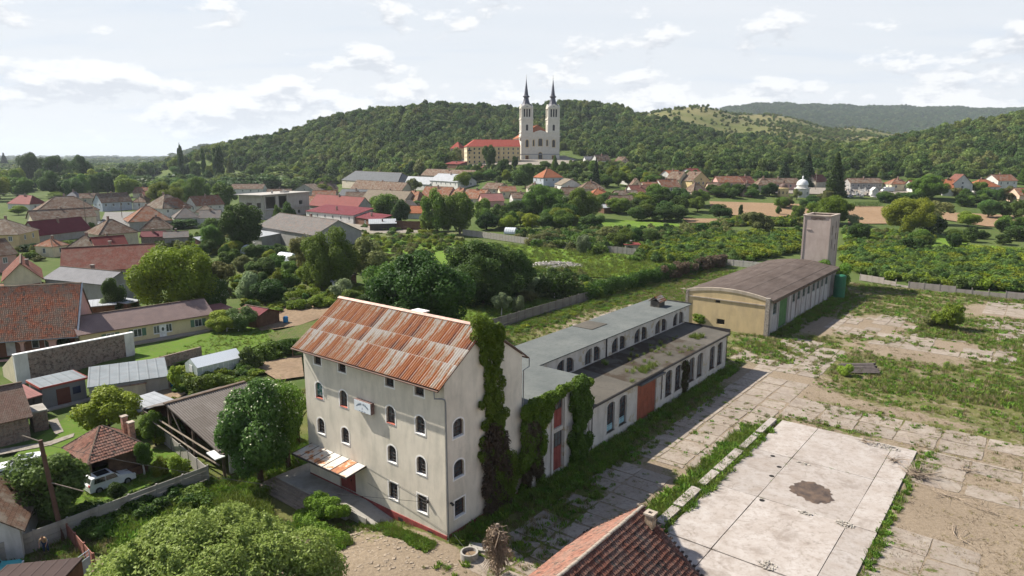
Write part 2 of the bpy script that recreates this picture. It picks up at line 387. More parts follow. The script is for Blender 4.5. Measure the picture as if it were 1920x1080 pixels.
def ring_mb(loop,grow,mb,xf,d0,d1,m=0):
    """band around a loop between the loop and the loop grown outwards, from depth d0 (front) to d1"""
    cx=sum(p[0] for p in loop)/len(loop); cz=sum(p[1] for p in loop)/len(loop)
    n=len(loop); out=[]
    for k in range(n):
        a=Vector(loop[k-1]); b=Vector(loop[k]); c=Vector(loop[(k+1)%n])
        e1=(b-a).normalized(); e2=(c-b).normalized(); n1=Vector((e1.y,-e1.x)); n2=Vector((e2.y,-e2.x)); q=(n1+n2)
        q=q/max(q.length_squared/2,.5) ; out.append((b.x+q.x*grow,b.y+q.y*grow))
    for k in range(n):
        a,b=loop[k],loop[(k+1)%n]; c,d=out[(k+1)%n],out[k]
        mb.face([xf(a[0],d0,a[1]),xf(b[0],d0,b[1]),xf(c[0],d0,c[1]),xf(d[0],d0,d[1])],m)
        mb.face([xf(c[0],d0,c[1]),xf(c[0],d1,c[1]),xf(d[0],d1,d[1]),xf(d[0],d0,d[1])],m)
        mb.face([xf(a[0],d0,a[1]),xf(a[0],d1,a[1]),xf(b[0],d1,b[1]),xf(b[0],d0,b[1])],m)
def window_parts(parent,loop,xf,depth,frame,glass,bars=(1,3),fw=.06,name='window',pane=True,grille=None):
    """frame mesh with muntins (part) and a glass pane (sub-part)"""
    mb=MB(); ring_mb(loop,-fw,mb,xf,depth-.05,depth,0)
    xs=[p[0] for p in loop]; zs=[p[1] for p in loop]; x0,x1,z0,z1=min(xs),max(xs),min(zs),max(zs)
    def bar(xa,xb,za,zb,w,d):
        if xa==xb: P_=[xf(xa-w,d,za),xf(xa+w,d,za),xf(xa+w,d+.03,za),xf(xa-w,d+.03,za)]; Q=[xf(xa-w,d,zb),xf(xa+w,d,zb),xf(xa+w,d+.03,zb),xf(xa-w,d+.03,zb)]
        else: P_=[xf(xa,d,za-w),xf(xb,d,za-w),xf(xb,d+.03,za-w),xf(xa,d+.03,za-w)]; Q=[xf(xa,d,za+w),xf(xb,d,za+w),xf(xb,d+.03,za+w),xf(xa,d+.03,za+w)]
        mb.hexa(P_+Q,0)
    for k in range(bars[0]): x=x0+(x1-x0)*(k+1)/(bars[0]+1); bar(x,x,z0+.02,z1-.05,.022,depth-.045)
    for k in range(bars[1]):
        z=z0+(z1-z0)*(k+1)/(bars[1]+1)*.95; bar(x0+.02,x1-.02,z,z,.018,depth-.048)
    w=mb.build(name,frame,parent)
    if grille:
        g=MB()
        for k in range(4):
            x=x0+(x1-x0)*(k+1)/5; g.tube([xf(x,depth-.14,z0),xf(x,depth-.14,z1-.12)],.012,4)
        for k in range(4):
            z=z0+(z1-z0)*(k+.8)/5; g.tube([xf(x0,depth-.15,z),xf(x1,depth-.15,z)],.012,4)
        g.build('window_grille',grille,w)
    if pane:
        p=MB(); p.face([xf(q[0],depth,q[1]) for q in loop]); p.build('pane',glass,w)
    return w
def leafcloud(name,ells,n,size,seed,mat,surf=.55,aspect=1.0,up=.3,hang=0.,extra=None):
    """n leaf cards spread through ellipsoids (cx,cy,cz,rx,ry,rz[,weight]); surf pushes them to the rim"""
    rng=np.random.default_rng(seed); E=np.array([list(e)+[1.]*(7-len(e)) for e in ells],float)
    w=(E[:,3]*E[:,4]+E[:,4]*E[:,5]+E[:,3]*E[:,5])*E[:,6]; k=rng.choice(len(E),n,p=w/w.sum())
    d=rng.normal(size=(n,3)); d/=np.linalg.norm(d,axis=1)[:,None]
    rad=np.where(rng.random(n)<surf,1-.22*rng.random(n)**1.5,rng.random(n)**.45); rad*=1+.10*rng.normal(size=n)*(rng.random(n)<.35)
    c=E[k,:3]+d*rad[:,None]*E[k,3:6]
    nr=d+rng.normal(size=(n,3))*.75; nr[:,2]+=up; nr/=np.linalg.norm(nr,axis=1)[:,None]
    t=rng.normal(size=(n,3)); t[:,2]-=hang; t-=nr*(t*nr).sum(1)[:,None]; t/=np.linalg.norm(t,axis=1)[:,None]; b=np.cross(nr,t)
    s=size*(.6+.8*rng.random(n)); hl=(s*.5*aspect)[:,None]*t; hw=(s*.36)[:,None]*b; fold=nr*(s*.10)[:,None]
    V=np.empty((n,4,3)); V[:,0]=c-hl; V[:,1]=c+hw+fold; V[:,2]=c+hl; V[:,3]=c-hw+fold
    if extra is not None:
        ec,es=extra; m=len(ec)
        V2=np.empty((m,4,3)); nr2=rng.normal(size=(m,3)); nr2[:,2]=abs(nr2[:,2])+.6; nr2/=np.linalg.norm(nr2,axis=1)[:,None]
        t2=np.cross(nr2,rng.normal(size=(m,3))); t2/=np.linalg.norm(t2,axis=1)[:,None]; b2=np.cross(nr2,t2)
        V2[:,0]=ec-t2*es; V2[:,1]=ec+b2*es; V2[:,2]=ec+t2*es; V2[:,3]=ec-b2*es; V=np.concatenate([V,V2])
    return quads(name,V.reshape(-1,3),mat,rng.random(len(V)), n if extra is not None else None)
def quads(name,V,mats,rnd=None,second_from=None):
    nq=len(V)//4; me=bpy.data.meshes.new(name); me.vertices.add(len(V)); me.vertices.foreach_set('co',V.astype(np.float32).ravel())
    me.loops.add(nq*4); me.loops.foreach_set('vertex_index',np.arange(nq*4,dtype=np.int32)); me.polygons.add(nq)
    me.polygons.foreach_set('loop_start',np.arange(0,nq*4,4,dtype=np.int32)); me.polygons.foreach_set('loop_total',np.full(nq,4,np.int32))
    for m in (mats if isinstance(mats,(list,tuple)) else [mats]): me.materials.append(m)
    if second_from is not None:
        mi=np.zeros(nq,np.int32); mi[second_from:]=1; me.polygons.foreach_set('material_index',mi)
    me.update(calc_edges=True)
    if rnd is not None:
        a=me.attributes.new('leafrnd','FLOAT','FACE'); a.data.foreach_set('value',np.asarray(rnd,np.float32)[:nq])
    me.validate(); return me
# ================================================ GROUND
def build_ground():
    az=np.linspace(-1.75,1.75,330); ys=np.concatenate([np.linspace(-90,150,60),np.geomspace(153,16000,230)])
    A,Y=np.meshgrid(az,ys); X=A*(np.maximum(Y,-60)+150)
    Z=terr(X,Y); qx=X-ORG.x; qy=Y-ORG.y; s=qx*AX.x+qy*AX.y; t=qx*BX.x+qy*BX.y
    Z-=np.where(Y<170,.12,np.clip(Y*.0006,.1,.3)); Z=Z-.5*((s>-37)&(s<60)&(t>-30)&(t<138))
    n1,n2=Y.shape; V=np.stack([X,Y,Z],-1).reshape(-1,3); F=[]
    idx=np.arange(n1*n2).reshape(n1,n2); q=np.stack([idx[:-1,:-1],idx[:-1,1:],idx[1:,1:],idx[1:,:-1]],-1).reshape(-1,4)
    me=bpy.data.meshes.new('ground'); me.from_pydata(V.tolist(),[],q.tolist())
    # dry hill grass
    u=960+1304*X/np.maximum(Y,1); dry=_smooth(Y,700,1000)*_smooth(u,1130,1260)*(1-_smooth(Y,1700,2400))
    far=_smooth(Y,1900,2600)
    for nm,a in (('dry',dry),('far',far)):
        at=me.attributes.new(nm,'FLOAT','POINT'); at.data.foreach_set('value',a.ravel().astype(np.float32))
    b=NB('meadow'); p=b.pos(); n=b.noise(p,.02,6,.6); n2=b.noise(p,.35,6,.65); n3=b.noise(p,4,4,.6)
    c=b.mix(b.ramp(n,[(.35,0),(.65,1)]),(.050,.085,.018),(.085,.115,.030)); c=b.mix(b.ramp(n2,[(.4,0),(.7,.7)]),c,(.11,.12,.045)); c=b.mix(b.math('MULTIPLY',n3,.35),c,(.03,.05,.012))
    d=b.mix(b.ramp(b.noise(p,.012,6,.6),[(.4,0),(.6,1)]),(.10,.115,.036),(.165,.15,.065)); c=b.mix(b.attr('dry'),c,d)
    f=b.mix(b.ramp(b.vor(b.map(p,(1,.35,1)),.0035,out=1),[(.2,0),(.8,1)]),(.04,.065,.03),(.11,.13,.06)); c=b.mix(b.attr('far'),c,f)
    b.col(c,1.,.1); b.bump(n3,.4,.1); me.materials.append(b.m)
    me.polygons.foreach_set('use_smooth',[True]*len(me.polygons))
    tag(link('ground',me),'wide green meadow ground running from the yard to the hills','ground',kind='structure')
build_ground()
# ---- yard: dirt, dry grass and weeds; masks in yard metres
GRASS=[ # (pixel u,v, radius along s, along t, strength)
 (1600,690,6,5,.55),(1700,712,11,4,.75),(1860,748,10,4,1.),(1770,735,7,3,.9),(1640,725,6,3,.8),(1765,625,8,6,.95),(1700,568,18,4,.8),(1870,600,5,6,.6),(1905,655,6,8,.9),
 (1600,640,3,12,.6),(1520,580,6,26,.75),(1425,650,5,4,.9),(1340,610,3,6,.8),(1420,830,2.,10,.8),(1300,930,2.2,7,1.),(1360,870,1.6,8,.8),(1450,800,2,4,.8),
 (1030,930,5,8,.95),(960,1010,5,5,.8),(1100,870,3,8,.9),(1300,760,1.6,16,.9),(1180,840,2.4,9,.9),(1370,690,2,4,.8),(1030,600,1.5,12,.8),(1010,625,3,10,.45),(1150,560,2,20,.6),(1240,540,2,25,.8),(1300,520,4,20,.8),
 (700,1010,3,1.2,.75),(780,1030,2.5,1,.7),(620,1040,2,1.5,.7),(860,1060,2,1,.6),(560,1010,2,1.5,.8),(800,985,7,1.2,1.),(700,975,5,1.5,.9),(630,985,6,1.8,1.),(560,960,5,3,.8),(690,1050,3,1,.5),(480,940,5,5,1.),(420,900,5,5,1.),(330,950,6,6,1.),(1745,870,1.,4.5,.9),(1655,1000,.8,5,.7),(1500,760,5,1.,.5),(1620,780,9,1.0,.7),(1800,790,9,1.2,.6),(1560,800,6,.8,.8),
 (1640,540,14,2.2,1.),(1860,560,14,2.,1.),(1690,870,.6,.6,.5),(1855,900,4,1.2,.55),(1900,930,3,2,.4),(1800,1010,1.2,3,.4),(1360,1030,1,.6,.8),(1460,660,1.2,6,.4),(1580,820,.8,.6,.5),(1330,820,.8,4,.5),(1240,900,.6,5,.5)]
DIRT=[(1540,610,5,6,.9),(1650,610,5,6,1.),(1700,660,7,4,.8),(1880,585,6,6,.9),(1800,650,7,3,.7),(1450,720,6,8,.8),(1200,950,4,5,.4),(1790,1000,6,4,.7),(1840,920,6,4,.5),(760,1040,7,3,.8),(640,1030,8,2,.8),(1100,600,3,14,.6),(1620,760,10,1.5,.6),(1850,730,.1,.1,0)]
def masks(S,T):
    g=np.full(S.shape,.40); 
    g=np.where(T>60,.57,g); g=np.where((S>12)&(T>50),.60,g); g=np.where((S>27)&(T<34),.40,g); g=np.where(S<-20,.75,g); g=np.where((S>28)&(T<42),.32,g)
    for u,v,a,b_,k in GRASS:
        s,t=G(u,v); d=((S-s)/a)**2+((T-t)/b_)**2; g=np.maximum(g,.95*k*np.exp(-d*d*.6))
    for u,v,a,b_,k in DIRT:
        s,t=G(u,v); d=((S-s)/a)**2+((T-t)/b_)**2; g=g-.45*k*np.exp(-d*d*.6)
    return np.clip(g,0,1)
_rng=np.random.default_rng(5)
def vnoise(S,T,sc,seed=0):
    r=np.random.default_rng(seed); tab=r.random((64,64)); x=S*sc; y=T*sc; i=np.floor(x).astype(int); j=np.floor(y).astype(int); a=x-i; b=y-j; a=a*a*(3-2*a); b=b*b*(3-2*b)
    f=lambda p,q: tab[p%64,q%64]
    return (f(i,j)*(1-a)+f(i+1,j)*a)*(1-b)+(f(i,j+1)*(1-a)+f(i+1,j+1)*a)*b
def ground_cols(b,g):
    """shared dirt / weed colouring driven by grass amount g"""
    p=b.pos(); n1=b.noise(p,.55,8,.68); n2=b.noise(p,3.2,6,.7); n3=b.noise(p,14,4,.6); n4=b.noise(p,.12,5,.6)
    dirt=b.mix(b.ramp(n4,[(.3,0),(.7,1)]),(.205,.158,.110),(.275,.220,.160)); dirt=b.mix(b.ramp(n2,[(.35,0),(.7,1)]),dirt,(.145,.112,.078)); dirt=b.mix(b.ramp(n3,[(.5,0),(.72,.7)]),dirt,(.33,.27,.215))
    gr=b.mix(b.ramp(n2,[(.35,0),(.65,1)]),(.050,.075,.016),(.115,.135,.032)); gr=b.mix(b.ramp(n4,[(.4,0),(.62,.65)]),gr,(.17,.145,.06)); gr=b.mix(b.ramp(n3,[(.3,.6),(.6,0)]),gr,(.03,.045,.012))
    x=b.math('ADD',g,b.math('MULTIPLY',b.math('SUBTRACT',n1,.5),1.1)); x=b.math('ADD',x,b.math('MULTIPLY',b.math('SUBTRACT',n2,.5),.7)); x=b.math('ADD',x,b.math('MULTIPLY',b.math('SUBTRACT',n3,.5),.35))
    return dirt,gr,b.ramp(x,[(.44,0),(.60,1)]),n2,n3
def build_yard():
    S,T=np.meshgrid(np.arange(-39.7,62,.6),np.arange(-30,141.5,.6)); g=masks(S,T)
    X=ORG.x+AX.x*S+BX.x*T; Y=ORG.y+AX.y*S+BX.y*T; Z=terr(X,Y)+.05*(vnoise(S,T,.25,3)-.5)+.03*(vnoise(S,T,1.1,4)-.5)
    n1,n2=S.shape; idx=np.arange(n1*n2).reshape(n1,n2); q=np.stack([idx[:-1,:-1],idx[:-1,1:],idx[1:,1:],idx[1:,:-1]],-1).reshape(-1,4)
    me=bpy.data.meshes.new('yard_ground'); me.from_pydata(np.stack([X,Y,Z],-1).reshape(-1,3).tolist(),[],q.tolist())
    at=me.attributes.new('grass','FLOAT','POINT'); at.data.foreach_set('value',g.ravel().astype(np.float32))
    b=NB('yard_dirt'); d,gr,m,n2_,n3_=ground_cols(b,b.attr('grass')); b.col(b.mix(m,d,gr),1.,.1); b.bump(b.math('ADD',n2_,b.math('MULTIPLY',n3_,.5)),.8,.08); me.materials.append(b.m)
    me.polygons.foreach_set('use_smooth',[True]*len(me.polygons))
    tag(link('yard_ground',me),'bare dirt yard with patchy dry grass around the old mill','yard',kind='structure')
build_yard()
# ---- draped patches (polygons in photo pixels)
def patch(name,poly,mat,label,cat,off=.10,step=6.,px=True,kind='structure'):
    P=[GP(*q) for q in poly] if px else [Vector((q[0],q[1],0)) for q in poly]
    bm=bmesh.new(); vs=[bm.verts.new((p.x,p.y,0)) for p in P]; bm.faces.new(vs)
    bmesh.ops.triangulate(bm,faces=bm.faces[:]) if len(vs)>4 else None
    xs=[p.x for p in P]; ys=[p.y for p in P]
    for ax,lo,hi in ((0,min(xs),max(xs)),(1,min(ys),max(ys))):
        k=math.floor(lo/step)*step+step
        while k<hi:
            co=(k,0,0) if ax==0 else (0,k,0); no=(1,0,0) if ax==0 else (0,1,0)
            bmesh.ops.bisect_plane(bm,geom=bm.verts[:]+bm.edges[:]+bm.faces[:],plane_co=co,plane_no=no); k+=step
    for v in bm.verts: v.co.z=tz(v.co.x,v.co.y)+off
    bmesh.ops.recalc_face_normals(bm,faces=bm.faces[:])
    me=bpy.data.meshes.new(name); bm.to_mesh(me); bm.free(); me.materials.append(mat)
    for p in me.polygons:
        pass
    return tag(link(name,me),label,cat,kind=kind)
def mat_ground(name,c1,c2,c3,sc=.8,rows=None):
    if name in MATS: return MATS[name]
    b=NB(name); p=b.pos(); n=b.noise(p,sc*.2,5); n2=b.noise(p,sc*2,6,.65); n3=b.noise(p,sc*9,4)
    c=b.mix(b.ramp(n,[(.35,0),(.65,1)]),c1,c2); c=b.mix(b.ramp(n2,[(.42,0),(.66,1)]),c,c3)
    if rows: 
        w=b.wave(b.map(p,rot=(0,0,-TH+rows[1])),rows[0],'X'); c=b.mix(b.ramp(w,[(.3,.55),(.7,0)]),c,dk(c1,.45))
    b.col(c,1.,.1); b.bump(b.math('ADD',n2,n3),.5,.06); MATS[name]=b.m; return b.m
M_LAWN=mat_ground('lawn',(.060,.115,.014),(.085,.15,.018),(.10,.13,.03))
M_BRIGHT=mat_ground('bright_meadow',(.075,.15,.014),(.12,.20,.02),(.11,.14,.035),.3)
M_FIELD=mat_ground('ploughed_soil',(.27,.175,.105),(.31,.21,.13),(.23,.155,.09),.3,rows=(.45,.3))
M_SOIL=mat_ground('bed_soil',(.20,.14,.095),(.25,.18,.12),(.15,.11,.07),1.)
M_BED=mat_ground('vegetable_bed_green',(.055,.095,.02),(.10,.14,.03),(.16,.12,.07),1.,rows=(.9,0))
M_ASPH=mat_ground('old_asphalt',(.17,.165,.16),(.22,.21,.20),(.14,.13,.12),.8)
M_PALE=mat_ground('pale_gravel',(.23,.205,.175),(.28,.25,.21),(.16,.14,.115),1.); M_ROUGH=mat_ground('rough_meadow_soil',(.060,.088,.024),(.095,.115,.038),(.15,.13,.07),.5)
patch('lawn',[(255,690),(252,655),(330,640),(470,603),(530,628),(440,668),(340,682)],M_LAWN,'mown lawn in front of the low yellow house','lawn',.14,3)
patch('lawn',[(0,880),(40,845),(130,780),(215,790),(150,830),(120,870),(60,930),(0,960)],M_LAWN,'lawn with parked cars beside the brown roofed garden house','lawn',.14,3)
patch('lawn',[(60,930),(190,905),(262,840),(330,850),(372,872),(250,925),(130,962),(20,985),(0,985),(0,950)],M_LAWN,'lawn strip behind the grey concrete plank fence','lawn',.17,3)
patch('garden_path',[(0,846),(95,830),(140,815),(138,822),(95,838),(0,856)],M_PALE,'narrow pale garden path crossing the lawn','path',.21,3)
patch('concrete_path',[(90,792),(108,787),(120,812),(104,818)],M_PALE,'short light concrete path by the left shed','path',.21,3)
patch('dirt_courtyard',[(255,735),(285,725),(345,712),(350,740),(300,775),(250,770)],M_SOIL,'bare dirt courtyard beside the long grey roofed shed','courtyard',.2,3)
patch('lawn',[(700,540),(900,520),(1060,545),(1085,562),(1000,598),(940,610),(800,600)],M_LAWN,'green orchard lawn behind the left boundary wall','lawn',.14,4)
patch('meadow',[(860,452),(1000,463),(1130,474),(1250,487),(1350,492),(1240,515),(1140,522),(1000,512),(860,505),(700,470),(690,445)],M_BRIGHT,'bright green meadow between the concrete wall and the dark hedge','meadow',.16,6)
patch('meadow',[(560,440),(870,432),(870,470),(740,480),(690,470)],M_ROUGH,'rough meadow in front of the grey roofed hall','meadow',.13,6)
patch('meadow',[(1090,408),(1200,415),(1330,425),(1345,440),(1260,452),(1150,440),(1080,425)],M_BRIGHT,'long bright meadow strip between hedgerows','meadow',.16,8)
patch('meadow',[(1580,425),(1760,440),(1815,455),(1800,472),(1640,465),(1580,450)],M_BRIGHT,'bright green clearing behind the concrete tower','meadow',.16,8)
patch('field',[(1330,378),(1500,383),(1530,402),(1440,408),(1335,401)],M_FIELD,'dry brown field below the village houses','field',.2,8)
patch('field',[(1590,386),(1665,388),(1670,420),(1590,420)],M_FIELD,'brown ploughed field left of the round tree','field',.2,8)
patch('field',[(1760,398),(1920,405),(2050,412),(2050,440),(1920,428),(1850,425),(1770,412)],M_FIELD,'brown ploughed field at the right edge','field',.2,8)
patch('field',[(1280,410),(1500,412),(1500,420),(1290,418)],M_FIELD,'narrow strip of bare field among hedges','field',.2,8)
patch('garden_soil',[(425,583),(510,570),(625,572),(618,592),(560,612),(490,622)],M_SOIL,'bare tilled garden plot behind the rusty mill roof','garden plot',.2,3)
patch('garden_soil',[(470,685),(565,668),(570,708),(520,715)],M_SOIL,'tilled plot beside the greenhouse and mill','garden plot',.2,3)
patch('vegetable_bed',[(500,628),(560,612),(600,600),(610,618),(560,645),(520,650)],M_BED,'green vegetable rows left of the mill roof','vegetable bed',.2,3)
patch('vegetable_bed',[(400,470),(560,520),(640,545),(560,560),(470,540),(430,500)],M_BED,'garden beds among the small fruit trees','vegetable bed',.15,3)
patch('street',[(197,398),(262,397),(300,395),(240,412),(232,430),(185,460),(165,455),(188,430),(192,410)],M_ASPH,'pale village street winding between old houses','street',.15,5)
patch('village_yard',[(560,412),(700,420),(800,430),(790,437),(640,440),(560,432)],M_PALE,'pale gravel forecourt in front of the white workshop','forecourt',.2,5)
patch('church_terrace',[(830,316),(1060,312),(1080,300),(1060,292),(850,292)],M_PALE,'pale terrace ground around the twin towered church','terrace',.25,8)
patch('cemetery_ground',[(1425,362),(1680,368),(1720,360),(1650,353),(1425,352)],M_PALE,'pale gravel ground of the cemetery','cemetery ground',.25,8)
# ---- concrete paving
def mat_slab(name,c,dirtk=.5,white=0.):
    b=NB(name); p=b.pos(); r=b.rnd(); n=b.noise(p,.5,7,.68); n2=b.noise(p,2.3,7,.72); n3=b.noise(p,22,3)
    cc=b.mix(r,dk(c,.86),dk(c,1.12)); cc=b.mix(b.ramp(n,[(.35,0),(.65,dirtk)]),cc,(.205,.152,.112)); cc=b.mix(b.ramp(n2,[(.50,0),(.66,dirtk)]),cc,(.15,.112,.082)); cc=b.mix(b.math('MULTIPLY',n3,.25),cc,dk(c,.6))
    g=b.ramp(b.math('ADD',n,b.math('MULTIPLY',b.math('SUBTRACT',b.noise(p,1.6,6,.7),.5),1.)),[(.60,0),(.70,1)])
    if white<.5: cc=b.mix(g,cc,(.085,.095,.03))
    cr=b.vor(b.mixv(p,b.noise(p,.7,6,.7),1.6),.21,'DISTANCE_TO_EDGE'); cc=b.mix(b.math('MULTIPLY',b.ramp(cr,[(.0,.7),(.006,0)]),b.ramp(b.noise(p,.4,3),[(.45,0),(.6,1)])),cc,(.13,.10,.075)); st=b.noise(p,.33,8,.74,.4); cc=b.mix(b.ramp(st,[(.52,0),(.63,.55)]),cc,(.19,.155,.13)); cc=b.mix(b.ramp(b.noise(p,1.1,7,.75),[(.60,0),(.70,.6)]),cc,(.12,.10,.085))
    b.col(cc,.95,.2); b.bump(b.math('ADD',n2,b.math('MULTIPLY',n3,.4)),.35,.03); MATS[name]=b.m; return b.m
M_SLAB=mat_slab('worn_concrete',(.30,.262,.222),.68); M_WHITE=mat_slab('pale_concrete',(.385,.35,.325),.45,1.)
def slab_piece(parent,mat,s0,s1,t0,t1,z0,th,jit,rng,name='concrete_slab'):
    if name=='concrete_slab': jit*=2.2; z0=.035
    cs,ct=(s0+s1)/2,(t0+t1)/2; j=lambda: rng.uniform(-jit,jit)
    pts=[(s0-cs+j(),t0-ct+j()),(s1-cs+j(),t0-ct+j()),(s1-cs+j(),t1-ct+j()),(s0-cs+j(),t1-ct+j())]
    mb=MB(); dz=rng.uniform(-.012,.012); tl=rng.uniform(-.010,.010)
    out=[]; m_=5; rag=.022 if name!='concrete_slab' else .10
    for k in range(4):
        a,b2=pts[k],pts[(k+1)%4]
        for q in range(m_):
            f=q/m_; jj=rag*(rng.random()**2)*(1 if q else 1.6); x=a[0]+(b2[0]-a[0])*f; y=a[1]+(b2[1]-a[1])*f; out.append((x*(1-jj/max(abs(x),.8)),y*(1-jj/max(abs(y),.8))))
    P3=[(x,y,z0+dz+tl*(x/2)) for x,y in out]; mb.face(P3)
    for k in range(len(P3)): a,b2=P3[k-1],P3[k]; mb.face([a,b2,(b2[0],b2[1],z0-th),(a[0],a[1],z0-th)])
    return mb.build(name,mat,parent,(cs,ct,0))
def build_paving():
    rng=random.Random(3)
    r=lroot('concrete_paving',0,0,0); tag(r,'worn concrete slab roadway with weeds in its joints','paving',kind='structure')
    n=0
    def grid(s0,s1,ds,t0,t1,dt,drop,keep=lambda s,t:True,zz=.055):
        nonlocal n
        t=t0; row=0
        while t<t1-.5:
            s=s0
            while s<s1-.5:
                w=min(ds,s1-s); d=min(dt,t1-t)
                if rng.random()>drop and keep(s+w/2,t+d/2) and n<296: slab_piece(r,M_SLAB,s+.07,s+w-.07,t+.06,t+d-.06,zz,.2,.05,rng); n+=1
                s+=ds
            t+=dt; row+=1
    grid(3.2,9.4,3.1,-2,24,2.1,.22)
    grid(3.6,12.,2.8,24,62,3.,.10)
    grid(-1,12,3.,62,80,3.,.22,lambda s,t: not(s<1 and t>72))
    grid(12,40,4.,43.5,51.,3.6,.12)
    grid(26.8,34,3.4,14,24.5,3.4,.0,zz=.07)
    grid(27,42,4.2,34,43,2.8,.25)
    s0,t0=G(1540,590); 
    grid(5,11.5,2.2,88,104,2.8,.3); grid(11,18,2.4,84,108,3.,.3)
    grid(26,40,3.6,95,136,4.4,.16,lambda s,t: t>110 or s>30)
    grid(18,33,4.,84,96,3.4,.35)
    grid(-31,-24,3.4,60,120,3.4,.35)
build_paving()
def build_bigslab():
    rng=random.Random(8); r=lroot('concrete_floor_slab',0,0,0); tag(r,'large pale concrete floor of a demolished hall','floor slab',kind='structure')
    ss=[13.1,17.0,24.4,26.6]; ts=[11.6,22.,32.,41.7]; ts2=[-6,0,6]
    for a,b_ in zip(ss,ss[1:]):
        for c,d in zip(ts,ts[1:]): slab_piece(r,M_WHITE,a+.018,b_-.018,c+.012,d-.012,.16,.3,.02,rng,'floor_panel')
        for c,d in zip([-8,-2,4,8.],[-2,4,8.,11.6]): slab_piece(r,M_WHITE,a+.04,b_-.04,c+.04,d-.04,.10,.3,.03,rng,'floor_panel')
    for (c,d,w) in ((24.5,30.2,.9),(20.8,24.1,.8),(15.8,19.8,.9),(12.2,15.4,.8),(31,35.4,.7),(36,41,.7)):
        mb=MB(); x0=12.35+rng.uniform(-.1,.1); mb.slab([(x0-w/2,c,.42),(x0+w/2,c,.42),(x0+w/2,d,.40),(x0-w/2,d,.44)],.5); mb.build('kerb_beam',M_WHITE,r)
    # drain holes: flat near-black discs on the slab, shaft shade put in their colour
    hm=mat_plain('hole_dark',(.012,.010,.009),.9)
    for (u,v) in ((1449,855),(1461,875.5),(1447,892.5),(1428.7,938)):
        s,t=G(u,v,.16); mb=MB(); mb.lathe([(.001,.172),(.20,.172),(.23,.170),(.24,.16)],s,t,14); mb.build('drain_hole',hm,r)
build_bigslab()
def blob(name,u,v,a,b_,z,mat,label,cat,seed=1,n=40,irr=.18):
    rng=random.Random(seed); s0,t0=G(u,v,z); ph=[rng.uniform(0,6.28) for _ in range(6)]; pts=[]
    for k in range(n):
        w=2*math.pi*k/n; rr=1+irr*sum(math.sin(w*(j+2)+ph[j])/(j+1.2) for j in range(6))*.7+.05*math.sin(w*13+ph[1])+.035*math.sin(w*23+ph[2]); pts.append((a*rr*math.cos(w),b_*rr*math.sin(w),0))
    mb=MB(); mb.face(pts); o=mb.build(name,mat); o.location=Lw(s0,t0,z); o.rotation_euler=(0,0,-TH); return tag(o,label,cat,kind='structure')
_b=NB('mud_film'); _p=_b.pos(); _b.col(_b.mix(_b.ramp(_b.noise(_p,1.3,6,.7),[(.35,0),(.65,1)]),(.035,.024,.018),(.13,.085,.055)),.55,.5); 
_n=_b.noise(_p,6,4); _b.bump(_n,.2,.02)
0 and blob('mud_stain',1525,922,2.25,2.35,.178,mat_plain('tan_mud',(.20,.145,.10),.9,.1,0,.2,1.5),'tan mud margin around the dark puddle','mud stain',4,90,.26)
blob('mud_puddle',1522,922,1.75,1.95,.186,_b.m,'dark dried mud puddle on the pale concrete floor','puddle',11,120,.16)
M_RUB=mat_plain('rubble_stone',(.34,.31,.27),.95,.2,0,.4,3)
def rubble(name,u,v,a,b_,n,size,label,seed,z=.16,mat=None,hgt=.2,loc=None):
    rng=random.Random(seed); s0,t0=G(u,v,z) if loc is None else loc; mb=MB()
    for _ in range(n):
        w=rng.uniform(0,6.28); q=math.sqrt(rng.random()); x,y=a*q*math.cos(w),b_*q*math.sin(w); k=size*rng.uniform(.4,1.3); h=hgt*(1-q)*rng.random()
        pts=[]
        for zz in (0,1):
            for (dx,dy) in ((-1,-1),(1,-1),(1,1),(-1,1)): pts.append((x+dx*k*.5*rng.uniform(.5,1.1),y+dy*k*.5*rng.uniform(.5,1.1),h+zz*k*.6*rng.uniform(.6,1.1)-.02))
        mb.hexa(pts)
    o=mb.build(name,mat or M_RUB); o.location=Lw(s0,t0,z) if loc is None else Vector((*loc,0)); 
    if loc is None: o.rotation_euler=(0,0,-TH)
    return tag(o,label,'rubble',kind='stuff')
rubble('rubble_patch',1584,984,.75,.5,70,.16,'oval patch of broken grey stones on the pale slab',1)
rubble('rubble_patch',1510,963,.5,.3,36,.18,'small dark rubble spot near the mud puddle',2)
rubble('rubble_patch',1440,1060,.7,.6,60,.14,'grey rubble patch at the lower slab joint',3)
rubble('rubble_patch',1660,838,1.5,.8,90,.14,'gravelly rubble at the far edge of the pale slab',5)
rubble('rubble_patch',1505,869,.7,.3,36,.13,'thin line of rubble in a slab joint',6)
# ================================================ MILL
M_WALL=mat_plaster('mill_plaster',(.64,.585,.49),(.35,.335,.28),.55)
M_WHT=mat_plain('white_trim_paint',(.72,.70,.67),.8,.2,0,.08,3)
M_PLINTH=mat_plain('plinth_red_paint',(.24,.055,.05),.8,.2,0,.3,1.2)
M_FRAME=mat_plain('brown_window_wood',(.085,.042,.030),.7,.3,0,.3,4)
M_SILL=mat_plain('red_sill_tile',(.34,.10,.07),.8,.3,0,.2,3)
M_DKMET=mat_plain('dark_grille_iron',(.05,.045,.045),.6,.5,.4,.2,4)
M_PIPE=mat_plain('grey_downpipe_metal',(.23,.24,.25),.5,.5,.5,.15,2)
M_BRNMET=mat_plain('brown_gutter_metal',(.10,.055,.04),.6,.4,.2,.25,2)
M_REDDOOR=mat_plain('oxide_red_door_paint',(.22,.055,.045),.75,.3,0,.2,1.5)
M_GLASS=mat_glass()
M_WOOD=mat_plain('grey_weathered_wood',(.20,.165,.13),.9,.2,0,.3,3)
M_CONC=mat_plaster('grey_concrete',(.33,.31,.28),(.16,.14,.12),.6)
